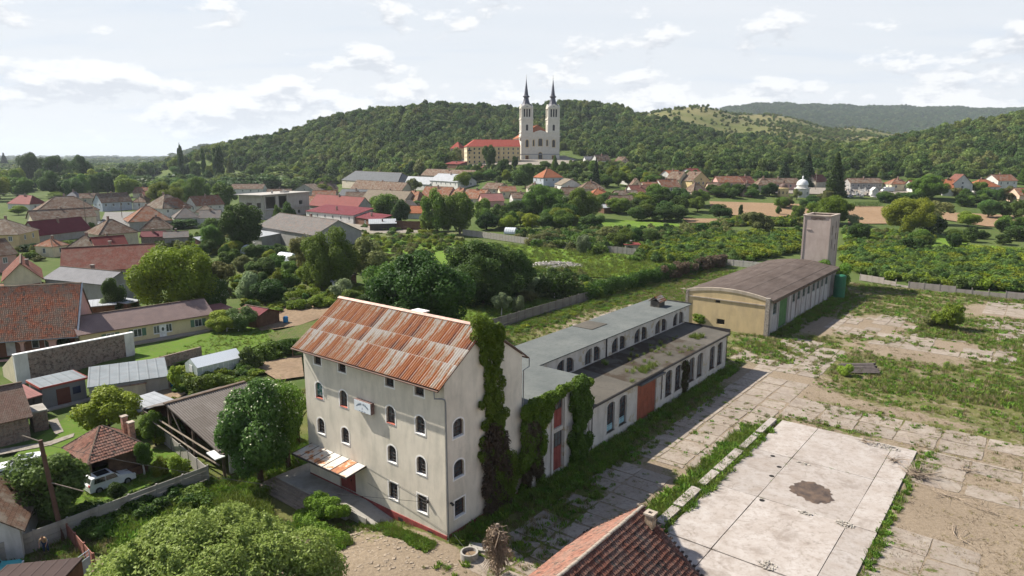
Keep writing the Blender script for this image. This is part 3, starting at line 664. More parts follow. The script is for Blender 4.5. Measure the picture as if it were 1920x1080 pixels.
def rust_mat():
    b=NB('rusty_corrugated_sheet'); o=b.obj(); r=b.rnd(); 
    st=b.noise(b.map(o,(1.6,.30,1)),1.1,5,.6); st2=b.noise(b.map(o,(7.7,.25,1),loc=(3,0,0)),1.,4,.6); fine=b.noise(o,7,5,.7)
    off=b.math('ADD',st,b.math('MULTIPLY',b.math('SUBTRACT',r,.5),.34)); off=b.math('ADD',off,b.math('MULTIPLY',b.math('SUBTRACT',st2,.5),.45)); off=b.math('ADD',off,b.math('MULTIPLY',b.math('SUBTRACT',fine,.5),.35))
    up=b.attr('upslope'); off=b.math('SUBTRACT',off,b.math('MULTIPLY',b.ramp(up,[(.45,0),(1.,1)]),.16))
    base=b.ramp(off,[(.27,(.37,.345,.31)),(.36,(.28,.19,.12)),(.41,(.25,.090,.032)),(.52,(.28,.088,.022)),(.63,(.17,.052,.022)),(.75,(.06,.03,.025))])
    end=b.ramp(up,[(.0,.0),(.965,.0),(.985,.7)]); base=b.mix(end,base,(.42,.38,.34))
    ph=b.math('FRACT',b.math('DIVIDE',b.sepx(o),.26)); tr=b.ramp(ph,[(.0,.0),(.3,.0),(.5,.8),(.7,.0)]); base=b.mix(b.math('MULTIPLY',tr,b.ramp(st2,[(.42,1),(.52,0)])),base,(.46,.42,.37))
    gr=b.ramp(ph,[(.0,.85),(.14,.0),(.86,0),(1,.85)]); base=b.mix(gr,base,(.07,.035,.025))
    b.col(base,.75,.12,0); MATS['rust']=b.m; return b.m
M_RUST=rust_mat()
def corr_mesh(name,w,length,pitch,amp,mat,seg=8,nl=3,th=0.0,vofs=0.,vtot=1.):
    n=int(round(w/pitch))*seg; xs=[w*k/n for k in range(n+1)]; ys=[length*k/nl for k in range(nl+1)]
    v=[(x,y,amp*-math.cos(2*math.pi*x/pitch)) for y in ys for x in xs]; m=n+1
    f=[(j*m+i,j*m+i+1,(j+1)*m+i+1,(j+1)*m+i) for j in range(nl) for i in range(n)]
    me=bpy.data.meshes.new(name); me.from_pydata(v,[],f); me.materials.append(mat); me.polygons.foreach_set('use_smooth',[True]*len(f))
    a=me.attributes.new('upslope','FLOAT','POINT'); a.data.foreach_set('value',[q[1]/length for q in v]); return me
def build_mill():
    r=lroot('mill_building',0,0,0,'tall pale four storey old mill with rusty corrugated roof','mill')
    W=17.9; D=9.7; ZE=13.0; ZR=16.22
    F=lambda x,d,z:(x,d,z); GB=lambda x,d,z:(-d,x,z); BK=lambda x,d,z:(x,D-d,z); LF=lambda x,d,z:(-W+d,x,z)
    cols=[-15.8,-12.3,-6.17,-2.7]; fw=[]
    for c in cols: fw.append((arch_loop(c,11.40,1.05,.78),'attic'))
    for z in (8.22,4.77):
        for c in cols: fw.append((arch_loop(c,z,1.05,1.5,.42),'arch'))
    for c in cols[2:]: fw.append((arch_loop(c,1.42,1.1,1.5),'rect'))
    door=arch_loop(-12.3,.27,2.3,2.3); holes=[w[0] for w in fw]+[door]
    mb=MB(); wall_mb([(-W,-.9),(0,-.9),(0,ZE),(-W,ZE)],holes,.28,mb,F); mb.build('wall',M_WALL,r)
    gw=[(arch_loop(1.52,8.2,1.2,1.5,.42),'arch'),(arch_loop(1.52,4.75,1.2,1.5,.42),'arch'),(arch_loop(1.55,1.4,1.2,1.5),'rect')]
    mb=MB(); wall_mb([(0,-.9),(D,-.9),(D,ZE),(D/2,ZR),(0,ZE)],[w[0] for w in gw],.28,mb,GB); mb.build('wall',M_WALL,r)
    mb=MB(); mb.face([BK(-W,0,-.9),BK(-W,0,ZE),BK(0,0,ZE),BK(0,0,-.9)]); mb.build('wall',M_WALL,r)
    mb=MB(); mb.face([LF(0,0,-.9),LF(0,0,ZE),LF(D/2,0,ZR),LF(D,0,ZE),LF(D,0,-.9)]); mb.build('wall',M_WALL,r)
    for i,(lp,k) in enumerate(fw+gw):
        xf=F if i<len(fw) else GB
        mb=MB(); ring_mb(lp,.13,mb,xf,-.02,.0); w=mb.build('window_surround',M_WHT,r)
        ww=window_parts(r,lp,xf,.24,M_FRAME,M_GLASS,(1,1) if k=='attic' else (1,3),.07,grille=M_DKMET)
        if k!='attic':
            xs=[p[0] for p in lp]; z=min(p[1] for p in lp); mb=MB(); a=[xf(min(xs),-.05,z),xf(max(xs),-.05,z),xf(max(xs),.25,z+.05),xf(min(xs),.25,z+.05)]
            mb.slab(a,.05); s=mb.build('window_sill',M_SILL if k=='arch' and i<7 else M_WHT,r)
    # green cloth in the upper left window
    b=NB('green_print_cloth'); o=b.obj(); b.col(b.mix(b.ramp(b.noise(o,3.5,3,.5,.6),[(.52,0),(.6,1)]),(.05,.19,.15),(.45,.55,.55)),.8,.2)
    mb=MB(); mb.face([F(-16.28,.17,8.42),F(-15.32,.17,8.38),F(-15.32,.16,9.45),F(-16.28,.16,9.5)]); mb.build('banner_cloth',b.m,r)['label']='green printed cloth hanging in the window'
    mb=MB()
    for k in range(3): mb.box(-13.43+k*.76,-13.43+k*.76+.74,.16,.2,.29,2.55)
    d=mb.build('door',M_REDDOOR,r); mb=MB(); mb.box(-12.0,-11.93,.10,.16,1.2,1.4); mb.build('handle',M_DKMET,d)
    # plinth
    mb=MB(); mb.box(-W+.02,.06,-.07,-.001,-.9,.32); mb.box(.001,.07,.0,D,-.9,.32); mb.build('plinth',M_PLINTH,r)
    for q in ((-2.1,-1.5,-.08,-.05,-.1,.12),(-5.6,-5.0,-.08,-.05,-.25,.05)): mb=MB(); mb.box(*q); mb.build('plinth_vent',mat_plain('vent_dark',(.02,.02,.02)),r)
    # roof
    ov=.75; y0=-ov; sl=(ZR-ZE)/(D/2); ze=12.68; y1=D/2; zr=16.52; L=math.hypot(y1-y0,zr-ze); ang=math.atan2(zr-ze,y1-y0); X0=-W-.65; X1=.15; ncol=18; sw=(X1-X0)/ncol
    pitch=sw/4
    rows=[(0,.365),(.355,.61),(.60,1.0)]
    for side in (0,1):
        for j,(a,c) in enumerate(rows):
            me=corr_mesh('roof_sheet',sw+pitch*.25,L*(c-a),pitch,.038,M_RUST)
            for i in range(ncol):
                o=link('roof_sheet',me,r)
                if side==0:
                    p=Vector((X0+i*sw,y0+math.cos(ang)*L*a,ze+math.sin(ang)*L*a+.02*(2-j))); o.location=p; o.rotation_euler=(ang,0,0)
                else:
                    if i%3: continue_=0
                    p=Vector((X0+(i+1)*sw,2*y1-(y0+math.cos(ang)*L*a),ze+math.sin(ang)*L*a+.02*(2-j))); o.location=p; o.rotation_euler=(ang,0,math.pi)
    mb=MB(); mb.slab([(X0,y1-.28,zr-.06),(X1,y1-.28,zr-.06),(X1,y1,zr+.08),(X0,y1,zr+.08)],.02); mb.slab([(X0,y1,zr+.08),(X1,y1,zr+.08),(X1,y1+.28,zr-.06),(X0,y1+.28,zr-.06)],.02)
    mb.build('ridge_cap',mat_plain('pinkish_ridge_sheet',(.40,.25,.20),.6,.4,.1,.3,1.5),r)
    mb=MB()
    for yy,s in ((y0,1),(2*y1-y0,-1)):
        for x in (X0,X1-.05): mb.hexa([(x,yy,ze-.16),(x+.05,yy,ze-.16),(x+.05,y1,zr-.22),(x,y1,zr-.22),(x,yy,ze-.03),(x+.05,yy,ze-.03),(x+.05,y1,zr-.07),(x,y1,zr-.07)])
    mb.box(X0+.05,X1-.05,y0+.04,y0+.08,ze-.17,ze-.04); mb.box(X0+.05,X1-.05,2*y1-y0-.08,2*y1-y0-.04,ze-.17,ze-.04)
    mb.face([(X0+.05,y0+.08,ze-.10),(X1-.05,y0+.08,ze-.10),(X1-.05,-.001,ze+.2),(X0+.05,-.001,ze+.2)])
    mb.build('fascia_board',M_BRNMET,r)
    mb=MB(); mb.tube([(X0,y0-.07,ze-.08),(X1,y0-.07,ze-.12)],.07,8); mb.tube([(X0,2*y1-y0+.07,ze-.08),(X1,2*y1-y0+.07,ze-.12)],.07,8); mb.build('gutter',M_BRNMET,r)
    mb=MB(); mb.tube([(-.25,y0-.07,ze-.15),(-.25,y0-.02,ze-.75),(.0,-.25,ze-.85),(.16,-.10,ze-.95),(.16,-.02,ze-1.2),(.14,.05,.1),(.2,-.1,-.1)],.065,8); mb.build('downpipe',M_PIPE,r)
    mb=MB(); mb.tube([(X0+.2,y0-.07,ze-.15),(X0+.2,y0-.05,ze-.8),(-W-.08,-.1,ze-.9)],.05,6); mb.build('downpipe',M_BRNMET,r)
    mb=MB(); mb.tube([(.18,2*y1-y0+.07,ze-.15),(.22,2*y1-y0+.02,ze-.9),(.10,D+.1,ze-1.1),(.08,D+.1,8.3)],.055,6); mb.build('downpipe',M_PIPE,r)
    # chimney with white cap
    zz=min((14+.02*k for k in range(250)),key=lambda z:abs(toL(PZ(787,583,z))[1]-6.5)); s,t=toL(PZ(787,583,zz)); mb=MB(); mb.box(s-.5,s+.5,t-.4,t+.4,14.2,zz-.04); c=mb.build('chimney',M_WALL,r); mb=MB(); mb.box(s-.75,s+.75,t-.5,t+.5,zz-.04,zz+.06); mb.build('chimney_cap',M_WHT,c)
    # canopy over the landing
    mc=NB('canopy_sheet_metal'); o=mc.obj(); rr=mc.rnd(); n=mc.math('ADD',mc.noise(o,1.5,6,.7),mc.math('MULTIPLY',mc.math('SUBTRACT',rr,.5),.3)); n=mc.math('SUBTRACT',n,mc.math('MULTIPLY',mc.sepy(o),.07))
    mc.col(mc.ramp(n,[(.45,(.52,.50,.47)),(.6,(.47,.40,.33)),(.64,(.42,.17,.06)),(.8,(.26,.10,.05))]),.6,.4,.1)
    s0,s1=-17.4,-9.6; z1,z0=3.42,3.15; dp=2.15
    for k in range(7):
        a=s0+(s1-s0)*k/7; bb=s0+(s1-s0)*(k+1)/7; mb=MB(); mb.slab([(a+.03,-dp,z0),(bb-.03,-dp,z0),(bb-.03,-.03,z1),(a+.03,-.03,z1)],.03); mb.build('canopy_panel',mc.m,r)
    mb=MB()
    for k in range(8):
        a=s0+(s1-s0)*k/7; mb.hexa([(a-.03,-dp,z0-.1),(a+.03,-dp,z0-.1),(a+.03,0,z1-.1),(a-.03,0,z1-.1),(a-.03,-dp,z0+.03),(a+.03,-dp,z0+.03),(a+.03,0,z1+.03),(a-.03,0,z1+.03)])
    mb.box(s0-.03,s1+.03,-dp-.06,-dp-.004,z0-.14,z0+.03); mb.box(s0,s1,-.1,-.01,z1-.14,z1-.102); mb.build('canopy_frame',M_DKMET,r)
    mb=MB(); mb.tube([(s0+.1,-dp+.05,z0-.1),(s0+.2,-dp+.5,z0-1.1)],.035,6); mb.build('broken_strut',M_WOOD,r)
    # landing, steps, ramp
    mb=MB(); mb.box(-19.9,-9.6,-2.45,-.09,-1.2,.25); mb.box(-19.9,-17.92,-.088,1.4,-1.2,.248); ld=mb.build('landing',M_CONC,r)
    nst=6
    for k in range(nst):
        z=.25-(k+1)*.155; y=-2.452-k*.31
        mb=MB(); mb.box(-19.9-.25*(k+1),-12.9,y-.308,y,-1.3,z); mb.box(-19.9-.25*(k+1),-19.902-.25*k,y+.002,1.2,-1.3,z-.002); mb.build('step',mat_plaster('brown_step_concrete',(.27,.215,.17),(.1,.08,.06),.7),r)
    mb=MB(); mb.hexa([(-9.6,-1.9,-1.2),(-5.6,-1.9,-1.2),(-5.6,-.09,-1.2),(-9.6,-.09,-1.2),(-9.6,-1.9,.24),(-5.6,-1.9,-.45),(-5.6,-.09,-.45),(-9.6,-.09,.24)]); mb.build('ramp',M_CONC,r)
    mb=MB(); mb.box(-9.5,-7.4,-2.05,-1.92,-1.1,.1); mb.build('ramp_wall',M_CONC,r)
    # gable lamp, cable
    mb=MB(); mb.box(.0,.25,.42,.55,2.9,3.02); mb.box(.18,.34,.40,.57,2.82,2.95); mb.build('wall_lamp',M_DKMET,r)
    mb=MB(); mb.box(-2.12,-1.95,-.2,0,2.52,2.78); mb.tube([(-2.0,-.15,2.7),(-1.8,-.4,2.75)],.02,5); mb.build('cable_bracket',M_DKMET,r)
    mb=MB(); mb.tube([(-9.5,-.03,3.35),(-2.05,-.05,2.6)],.012,4); mb.tube([(-9.5,-.03,1.9),(.02,-.05,.65)],.012,4); mb.build('wall_cable',M_DKMET,r)
build_mill()
# sign board hung on the wall
def build_sign():
    r=lroot('sign_board',-9.25,-.02,8.55,'white rectangular sign board with arched dark lettering on the mill front','sign')
    mb=MB(); mb.box(-1.07,1.07,-.38,-.02,0,.98); bd=mb.build('sign_box',mat_plain('sign_side_brown',(.16,.10,.09),.7),r)
    mb=MB(); mb.box(-1.05,1.05,-.405,-.382,.02,.96); mb.build('sign_face',mat_plain('sign_white',(.62,.66,.70),.5,.4,0,.06,1),r)
    ink=mat_plain('sign_blue_ink',(.03,.07,.13),.7,.3,0,.1,4)
    txt="FINER MORAR"; n=len(txt)
    def letter(ch,x,z,rot,size,par):
        c=bpy.data.curves.new('t','FONT'); c.body=ch; c.size=size; c.extrude=.004; c.align_x='CENTER'; c.resolution_u=2
        o=bpy.data.objects.new('t',c); dg=None; me=bpy.data.meshes.new_from_object(o); bpy.data.objects.remove(o); bpy.data.curves.remove(c)
        me.transform(Matrix.Translation((x,-.412,z))@Matrix.Rotation(-rot,4,'Y')@Matrix.Rotation(math.pi/2,4,'X')); me.materials.clear(); me.materials.append(ink); return me
    bm=bmesh.new()
    for k,ch in enumerate(txt):
        if ch==' ': continue
        a=R(52-104*k/(n-1)); me=letter(ch,-.95*math.sin(a),.62*math.cos(a)+.02,-a*.62,.24,r); bm.from_mesh(me)
    me=letter('- 1994 -',0,.07,0,.12,r); 
    me2=bpy.data.meshes.new('sign_lettering'); bm.to_mesh(me2); bm.free(); me2.materials.append(ink); link('sign_lettering',me2,r)
    mb=MB(); mb.box(-.45,-.25,-.41,-.406,.08,.12); mb.box(-.15,.12,-.41,-.406,.08,.12); mb.box(.22,.4,-.41,-.406,.08,.12); mb.build('small_print',ink,r)
    mb=MB(); mb.box(-.06,.06,-.41,-.406,.3,.44); mb.box(-.12,.12,-.41,-.406,.26,.3); mb.build('faded_emblem',mat_plain('faded_ink',(.40,.40,.48),.7),r)
build_sign()
# ================================================ LINK BUILDING + LONG WORKSHOP
M_LWALL=mat_plaster('workshop_plaster',(.52,.49,.45),(.30,.26,.22),.6,blotch=(.40,.34,.25))
def roofing(name,c,c2,moss=0.):
    b=NB(name); p=b.obj(); n=b.noise(p,.25,6,.6); n2=b.noise(p,2.2,6,.7); w=b.math('FRACT',b.math('MULTIPLY',b.sepx(p),1.0))
    cc=b.mix(b.ramp(n,[(.35,0),(.65,1)]),c,c2); cc=b.mix(b.ramp(n2,[(.5,0),(.75,.6)]),cc,dk(c,.6)); cc=b.mix(b.ramp(w,[(.0,.35),(.03,0)]),cc,dk(c,.5))
    if moss: cc=b.mix(b.math('MULTIPLY',b.ramp(b.noise(b.pos(),.30,7,.7),[(.46,0),(.54,1)]),moss),cc,(.052,.040,.030))
    b.col(cc,.95,.08); b.bump(n2,.3,.02); MATS[name]=b.m; return b.m
M_FELT=roofing('grey_roofing_felt',(.098,.108,.106),(.138,.146,.140)); M_FELT2=roofing('brownish_roofing_felt',(.082,.076,.066),(.115,.103,.088),.0)
M_FELTM=roofing('mossy_roofing_felt',(.075,.068,.058),(.10,.09,.075),.95)
M_PALEB=mat_plain('pale_blue_paint',(.25,.42,.47),.7)
def build_link():
    r=lroot('link_building',0,0,0,'two storey flat roofed link building overgrown with ivy beside the mill','building')
    X=.3; t0,t1=9.72,20.4; Z=8.0; X0=-13.6
    XF=lambda x,d,z:(X-d,x,z)
    dA=arch_loop(14.95,.35,1.6,3.9,.0); dB=arch_loop(14.95,4.65,1.6,2.8); w1=arch_loop(11.95,2.9,1.3,1.3,.4); dC=arch_loop(12.05,.4,1.2,2.2); w2=arch_loop(18.6,1.2,1.3,2.6,.5); w3=arch_loop(18.6,5.2,1.3,1.8,.4)
    mb=MB(); wall_mb([(t0,-.6),(t1,-.6),(t1,Z),(t0,Z)],[dA,dB,w1,dC,w2,w3],.3,mb,XF); mb.build('wall',M_LWALL,r)
    mb=MB(); mb.face([(X,t1,-.6),(X,t1,Z),(X0,t1,Z),(X0,t1,-.6)]); mb.face([(X0,t0,-.6),(X0,t0,Z),(X0,t1,Z),(X0,t1,-.6)]); mb.build('wall',M_LWALL,r)
    mb=MB(); mb.box(X0-.1,X+.18,t0+.02,t1+.12,Z+.001,Z+.16); mb.build('roof',M_FELT,r)
    mb=MB(); mb.box(X+.02,X+.14,13.75,14.05,0,Z); mb.box(X+.02,X+.14,15.85,16.2,0,Z); mb.build('pilaster',M_LWALL,r)
    for lp,(a,c) in ((dA,(0,4.25)),(dB,(4.65,7.45)),(dC,(.4,2.6))):
        xs=[p[0] for p in lp]; h=c-a; mb=MB(); k=3
        zt=a+h*(.62 if lp is not dC else 1)
        for i in range(2): w=(max(xs)-min(xs))/2; x0=min(xs)+i*w; mb.box(X-.2,X-.16,x0+.02,x0+w-.02,max(a,.35)+.02,zt)
        mb.build('door',M_REDDOOR,r)
        if lp is not dC: window_parts(r,arch_loop(sum(xs)/len(xs),zt+.03,max(xs)-min(xs),c-zt-.03),XF,.2,M_FRAME,M_GLASS,(2,1))
    for lp in (w1,w2,w3): window_parts(r,lp,XF,.2,M_FRAME,M_GLASS,(1,2))
build_link()
def build_long():
    r=lroot('long_workshop',0,0,0,'long grey flat roofed workshop with arched windows and raised rear hall','workshop')
    X=.3; t0,t1=20.55,57.1; Z=5.05; XF=lambda x,d,z:(X-d,x,z)
    wins=[(24.85,0.98,1.6,3.3),(27.45,.98,1.6,3.3)]+[(c,1.1,1.75,3.2) for c in (38.65,41.35,45.35,47.95,52.1,54.8)]
    lps=[arch_loop(c,z,w,h,.35,6) for c,z,w,h in wins]; door=arch_loop(33.0,.0,4.7,4.45)
    mb=MB(); wall_mb([(t0,-.5),(t1,-.5),(t1,Z),(t0,Z)],lps+[door],.3,mb,XF); mb.build('wall',M_LWALL,r)
    for i,lp in enumerate(lps):
        mb=MB(); ring_mb(lp,.14,mb,XF,-.025,0); mb.build('window_surround',mat_plaster('worn_white_trim',(.52,.50,.47),(.3,.26,.22),.8),r)
        w=window_parts(r,lp,XF,.24,M_FRAME,M_GLASS,(1,4),.06)
        xs=[p[0] for p in lp]; mb=MB(); mb.box(X-.24,X+.08,min(xs)-.05,max(xs)+.05,lp[0][1]-.08,lp[0][1]+.0); mb.build('window_sill',M_CONC,r)
        if i<2: mb=MB(); mb.box(X-.23,X-.20,min(xs)+.1,max(xs)-.1,lp[0][1]+.05,lp[0][1]+.75); mb.build('window_board',M_PALEB,r)
    ring=MB(); ring_mb(door,.25,ring,XF,-.03,0); ring.build('door_surround',M_LWALL,r)
    dm=mat_plain('rust_red_gate_paint',(.235,.065,.035),.7,.3,0,.22,1.2)
    for k in range(5): mb=MB(); a=30.68+k*.93; mb.box(X-.16,X-.10,a,a+.90,.05,4.4); mb.box(X-.10,X-.085,a+.02,a+.88,2.2,2.3); mb.build('gate_leaf',dm,r)
    mb=MB(); mb.box(X-.1,X+.75,30.2,36.2,4.68,4.85); mb.build('gate_hood',mat_plain('dark_hood_sheet',(.09,.085,.08),.7),r)
    mb=MB(); mb.face([(X,t1,-.5),(X,t1,Z),(-6.3,t1,5.55),(-6.3,t1,-.5)]); mb.build('wall',M_LWALL,r)
    # lower roof in felt strips, moss in the middle part
    for a,c,m in ((t0,29.2,M_FELT2),(29.2,49.,M_FELTM),(49.,t1+.25,M_FELT2)):
        mb=MB(); mb.slab([(-6.3,a+.01,5.62),(-6.3,c-.01,5.62),(X+.35,c-.01,Z+.14),(X+.35,a+.01,Z+.14)],.12); mb.build('roof',m,r)
    mb=MB(); mb.box(X+.36,X+.44,t0,t1+.2,Z-.12,Z+.10); mb.box(-6.3,X+.34,t1+.26,t1+.36,Z+.1,Z+.75-.1); mb.build('roof_edge',M_DKMET,r)
    for tt in (20.9,36.6,57.0): mb=MB(); mb.tube([(X+.40,tt,Z-.05),(X+.12,tt,Z-.5),(X+.10,tt,1.2 if tt>30 else 0)],.05,6); mb.build('downpipe',M_DKMET,r)
    # clerestory
    XU=-6.3; ZU=8.0; t2=58.9; XC=lambda x,d,z:(XU-d,x,z); al=[]
    cl=[]
    base=[26.2,29.7,36.0,40.3,45.9,50.3][:0]
    for c in (25.9,31.7,37.9,43.7,49.6,55.2):
        for sgn in (-1,1): cl.append((c+sgn*.98,sgn))
    lps=[]
    for c,sgn in cl:
        w=1.5; x0,x1=c-w/2,c+w/2; zb,zt=5.68,7.55; n=6; pts=[(x0,zb),(x1,zb)]
        # quarter-arched tops leaning towards the pair's outer sides
        if sgn>0: pts+= [(x1,zb+1.0)]+[(x0+.25+(w-.25)*math.cos(math.pi/2*k/n),zb+1.0+(zt-zb-1.0)*math.sin(math.pi/2*k/n)) for k in range(1,n+1)]+[(x0,zt)]
        else: pts+= [(x1,zt)]+[(x1-.25-(w-.25)*math.sin(math.pi/2*k/n),zb+1.0+(zt-zb-1.0)*math.cos(math.pi/2*k/n)) for k in range(0,n)]+[(x0,zb+1.0)]
        lps.append(pts)
    small=arch_loop(22.4,5.72,1.1,.55,.3,6)
    mb=MB(); wall_mb([(20.4,5.3),(t2,5.3),(t2,ZU),(20.4,ZU)],lps+[small],.3,mb,XC); mb.build('wall',M_LWALL,r)
    for lp in lps+[small]:
        mb=MB(); ring_mb(lp,.12,mb,XC,-.02,0); mb.build('window_surround',M_LWALL,r)
        window_parts(r,lp,XC,.25,M_FRAME,M_GLASS,(1,3),.06)
    mb=MB(); mb.box(XU+.02,XU+.14,34.7,34.85,5.6,ZU); mb.build('downpipe',M_DKMET,r)
    mb=MB(); mb.face([(XU,t2,-.5),(XU,t2,ZU),(-12.4,t2,ZU),(-12.4,t2,-.5)]); mb.face([(-12.4,20.4,-.5),(-12.4,20.4,ZU),(-12.4,t2,ZU),(-12.4,t2,-.5)]); mb.build('wall',M_LWALL,r)
    for a,c in ((20.55,38.6),(38.6,t2+.15)):
        mb=MB(); mb.slab([(XU+.22,a+.006,ZU+.13),(XU+.22,c-.006,ZU+.13),(-12.7,c-.006,ZU+.13+.02*(a>30)),(-12.7,a+.006,ZU+.13)],.12); mb.build('roof',M_FELT,r)
    mb=MB(); mb.box(-12.4,XU+.2,t2+.16,t2+.28,ZU,ZU+.3); mb.build('roof_edge',M_DKMET,r)
    mb=MB(); mb.slab([(-12.6,36.8,ZU+.20),(-9.6,36.8,ZU+.20),(-9.6,40.6,ZU+.20),(-12.6,40.6,ZU+.20)],.05); mb.build('roof_patch',M_FELT2,r)
    # rusty roof vent
    s,t=toL(PZ(1233,568,8.6)); mb=MB(); mb.box(s-.7,s+.7,t-.9,t+.9,8.14,9.0); v=mb.build('roof_vent',M_FELT2,r)
    mb=MB(); mb.slab([(s-.95,t-1.1,8.95),(s-.95,t+1.1,8.95),(s,t+1.1,9.75),(s,t-1.1,9.75)],.04); mb.slab([(s,t-1.1,9.75),(s,t+1.1,9.75),(s+.95,t+1.1,8.95),(s+.95,t-1.1,8.95)],.04); mb.build('vent_roof',M_RUST,v)
build_long()
# ================================================ FAR HALL AND TOWER
M_OCH=mat_plaster('ochre_plaster',(.52,.40,.23),(.33,.26,.17),.55)
M_ASB=None
def barrel_mat():
    b=NB('brown_barrel_roofing'); uv=b.obj(); n=b.noise(uv,.25,6,.62); n2=b.noise(b.map(uv,(1,.15,1)),1.2,6,.7); n3=b.noise(uv,2.5,6,.7)
    cc=b.mix(b.ramp(n,[(.35,0),(.65,1)]),(.066,.050,.043),(.098,.076,.066)); cc=b.mix(b.ramp(n2,[(.45,0),(.7,.7)]),cc,(.135,.11,.098)); cc=b.mix(b.ramp(n3,[(.6,0),(.75,.8)]),cc,(.06,.048,.042))
    b.col(cc,.95,.08); b.bump(n3,.4,.04); return b.m
def build_hall():
    r=lroot('barrel_roofed_hall',0,0,0,'long ochre hall with dark brown barrel roof and green gates','hall')
    x0,x1,t0,t1=-15.3,-.75,78.1,122.; ZE=6.15; ZC=7.05; xm=(x0+x1)/2; w=(x1-x0)/2
    arc=lambda x,e=0.:ZE+e+(ZC-ZE)*(1-((x-xm)/w)**2)
    FR=lambda x,d,z:(x,t0+d,z); SD_=lambda x,d,z:(x1-d,x,z)
    fw=[arch_loop(-9.5,4.62,.9,.6),arch_loop(-8.8,.85,1.45,.95),arch_loop(-12.6,.85,1.8,.95)]
    top=[(x1-(x1-x0)*k/12,arc(x1-(x1-x0)*k/12)) for k in range(13)]
    mb=MB(); wall_mb([(x0,-.5),(x1,-.5)]+top,fw,.35,mb,FR); mb.build('wall',M_OCH,r)
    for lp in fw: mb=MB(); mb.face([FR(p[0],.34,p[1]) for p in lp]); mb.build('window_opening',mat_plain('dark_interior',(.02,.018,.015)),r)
    sw=[(81.6,3.2,2.1,2.1)]+[(c,3.5,2.,2.1) for c in (92.1,95.3,98.5,101.7,105.2,108.2,111.2,114.6)]
    lps=[arch_loop(c,z,ww,h) for c,z,ww,h in sw]; gate=arch_loop(86.2,0.2,4.6,5.1)
    M_SW=mat_plaster('grey_white_plaster',(.46,.43,.41),(.28,.23,.20),.8)
    mb=MB(); wall_mb([(t0,-.5),(t1,-.5),(t1,ZE),(t0,ZE)],lps+[gate],.3,mb,SD_); mb.build('wall',M_SW,r)
    for lp in lps: window_parts(r,lp,SD_,.2,mat_plain('green_grey_frame',(.14,.19,.16),.8),M_GLASS,(2,2),.08)
    gm=mat_plain('green_gate_paint',(.07,.16,.05),.7,.3,0,.2,1)
    for k in range(4):
        a=83.95+k*1.14; mb=MB(); mb.box(x1-.16,x1-.1,a,a+1.1,.25 if k!=1 else .25,5.2); mb.build('gate_leaf',gm,r)
    for c in (79.2,83.4,88.9,90.8,93.7,96.9,100.1,103.5,106.7,109.7,112.9,116.4,119): mb=MB(); mb.box(x1+.02,x1+.16,c-.13,c+.13,0,5.55); mb.build('pilaster',M_SW,r)
    for q in ((x1-.45,x1+.25,t0-.35,t0+.35,-.2,6.55),(x0-.1,x0+.4,t0-.2,t0+.3,-.2,6.35)): mb=MB(); mb.box(*q); mb.build('corner_pillar',mat_brick('grey_brick_pillar',(.30,.27,.24),(.24,.21,.18),(.36,.33,.29)),r)
    # parapet arch
    mb=MB(); n=14
    for k in range(n):
        xa=x0+(x1-x0)*k/n; xb=x0+(x1-x0)*(k+1)/n
        mb.hexa([(xa,t0-.10,arc(xa)-.25),(xb,t0-.10,arc(xb)-.25),(xb,t0+.3,arc(xb)-.25),(xa,t0+.3,arc(xa)-.25),(xa,t0-.10,arc(xa)+.28),(xb,t0-.10,arc(xb)+.28),(xb,t0+.3,arc(xb)+.28),(xa,t0+.3,arc(xa)+.28)])
    mb.box(x0+.42,x1-.5,t0-.14,t0-.005,5.15,5.35); mb.build('parapet',mat_plaster('stained_parapet',(.40,.34,.27),(.2,.17,.14),.7),r)
    # roof in long strips
    m=barrel_mat(); ns=9
    for k in range(ns):
        xa=x0-.35+(x1-x0+.9)*k/ns; xb=x0-.35+(x1-x0+.9)*(k+1)/ns; e=.04+.025*(k%2); za,zb=arc(xa,e+.08),arc(xb,e+.08)
        mb=MB(); mb.hexa([(xa,t0+.31,za-.1),(xb+.05,t0+.31,zb-.1),(xb+.05,t1+.5,zb-.1),(xa,t1+.5,za-.1),(xa,t0+.31,za),(xb+.05,t0+.31,zb),(xb+.05,t1+.5,zb),(xa,t1+.5,za)]); mb.build('roof_strip',m,r)
    mb=MB(); mb.box(x1+.58,x1+.68,t0+.4,t1+.4,5.6,5.95); mb.build('roof_edge',M_BRNMET,r)
    mb=MB(); mb.face([(x0,t0,-.5),(x0,t0,ZE),(x0,t1,ZE),(x0,t1,-.5)]); mb.face([(x0,t1,-.5)]+[(x0,t1,ZE),(xm,t1,ZC),(x1,t1,ZE),(x1,t1,-.5)]); mb.build('wall',M_SW,r)
build_hall()
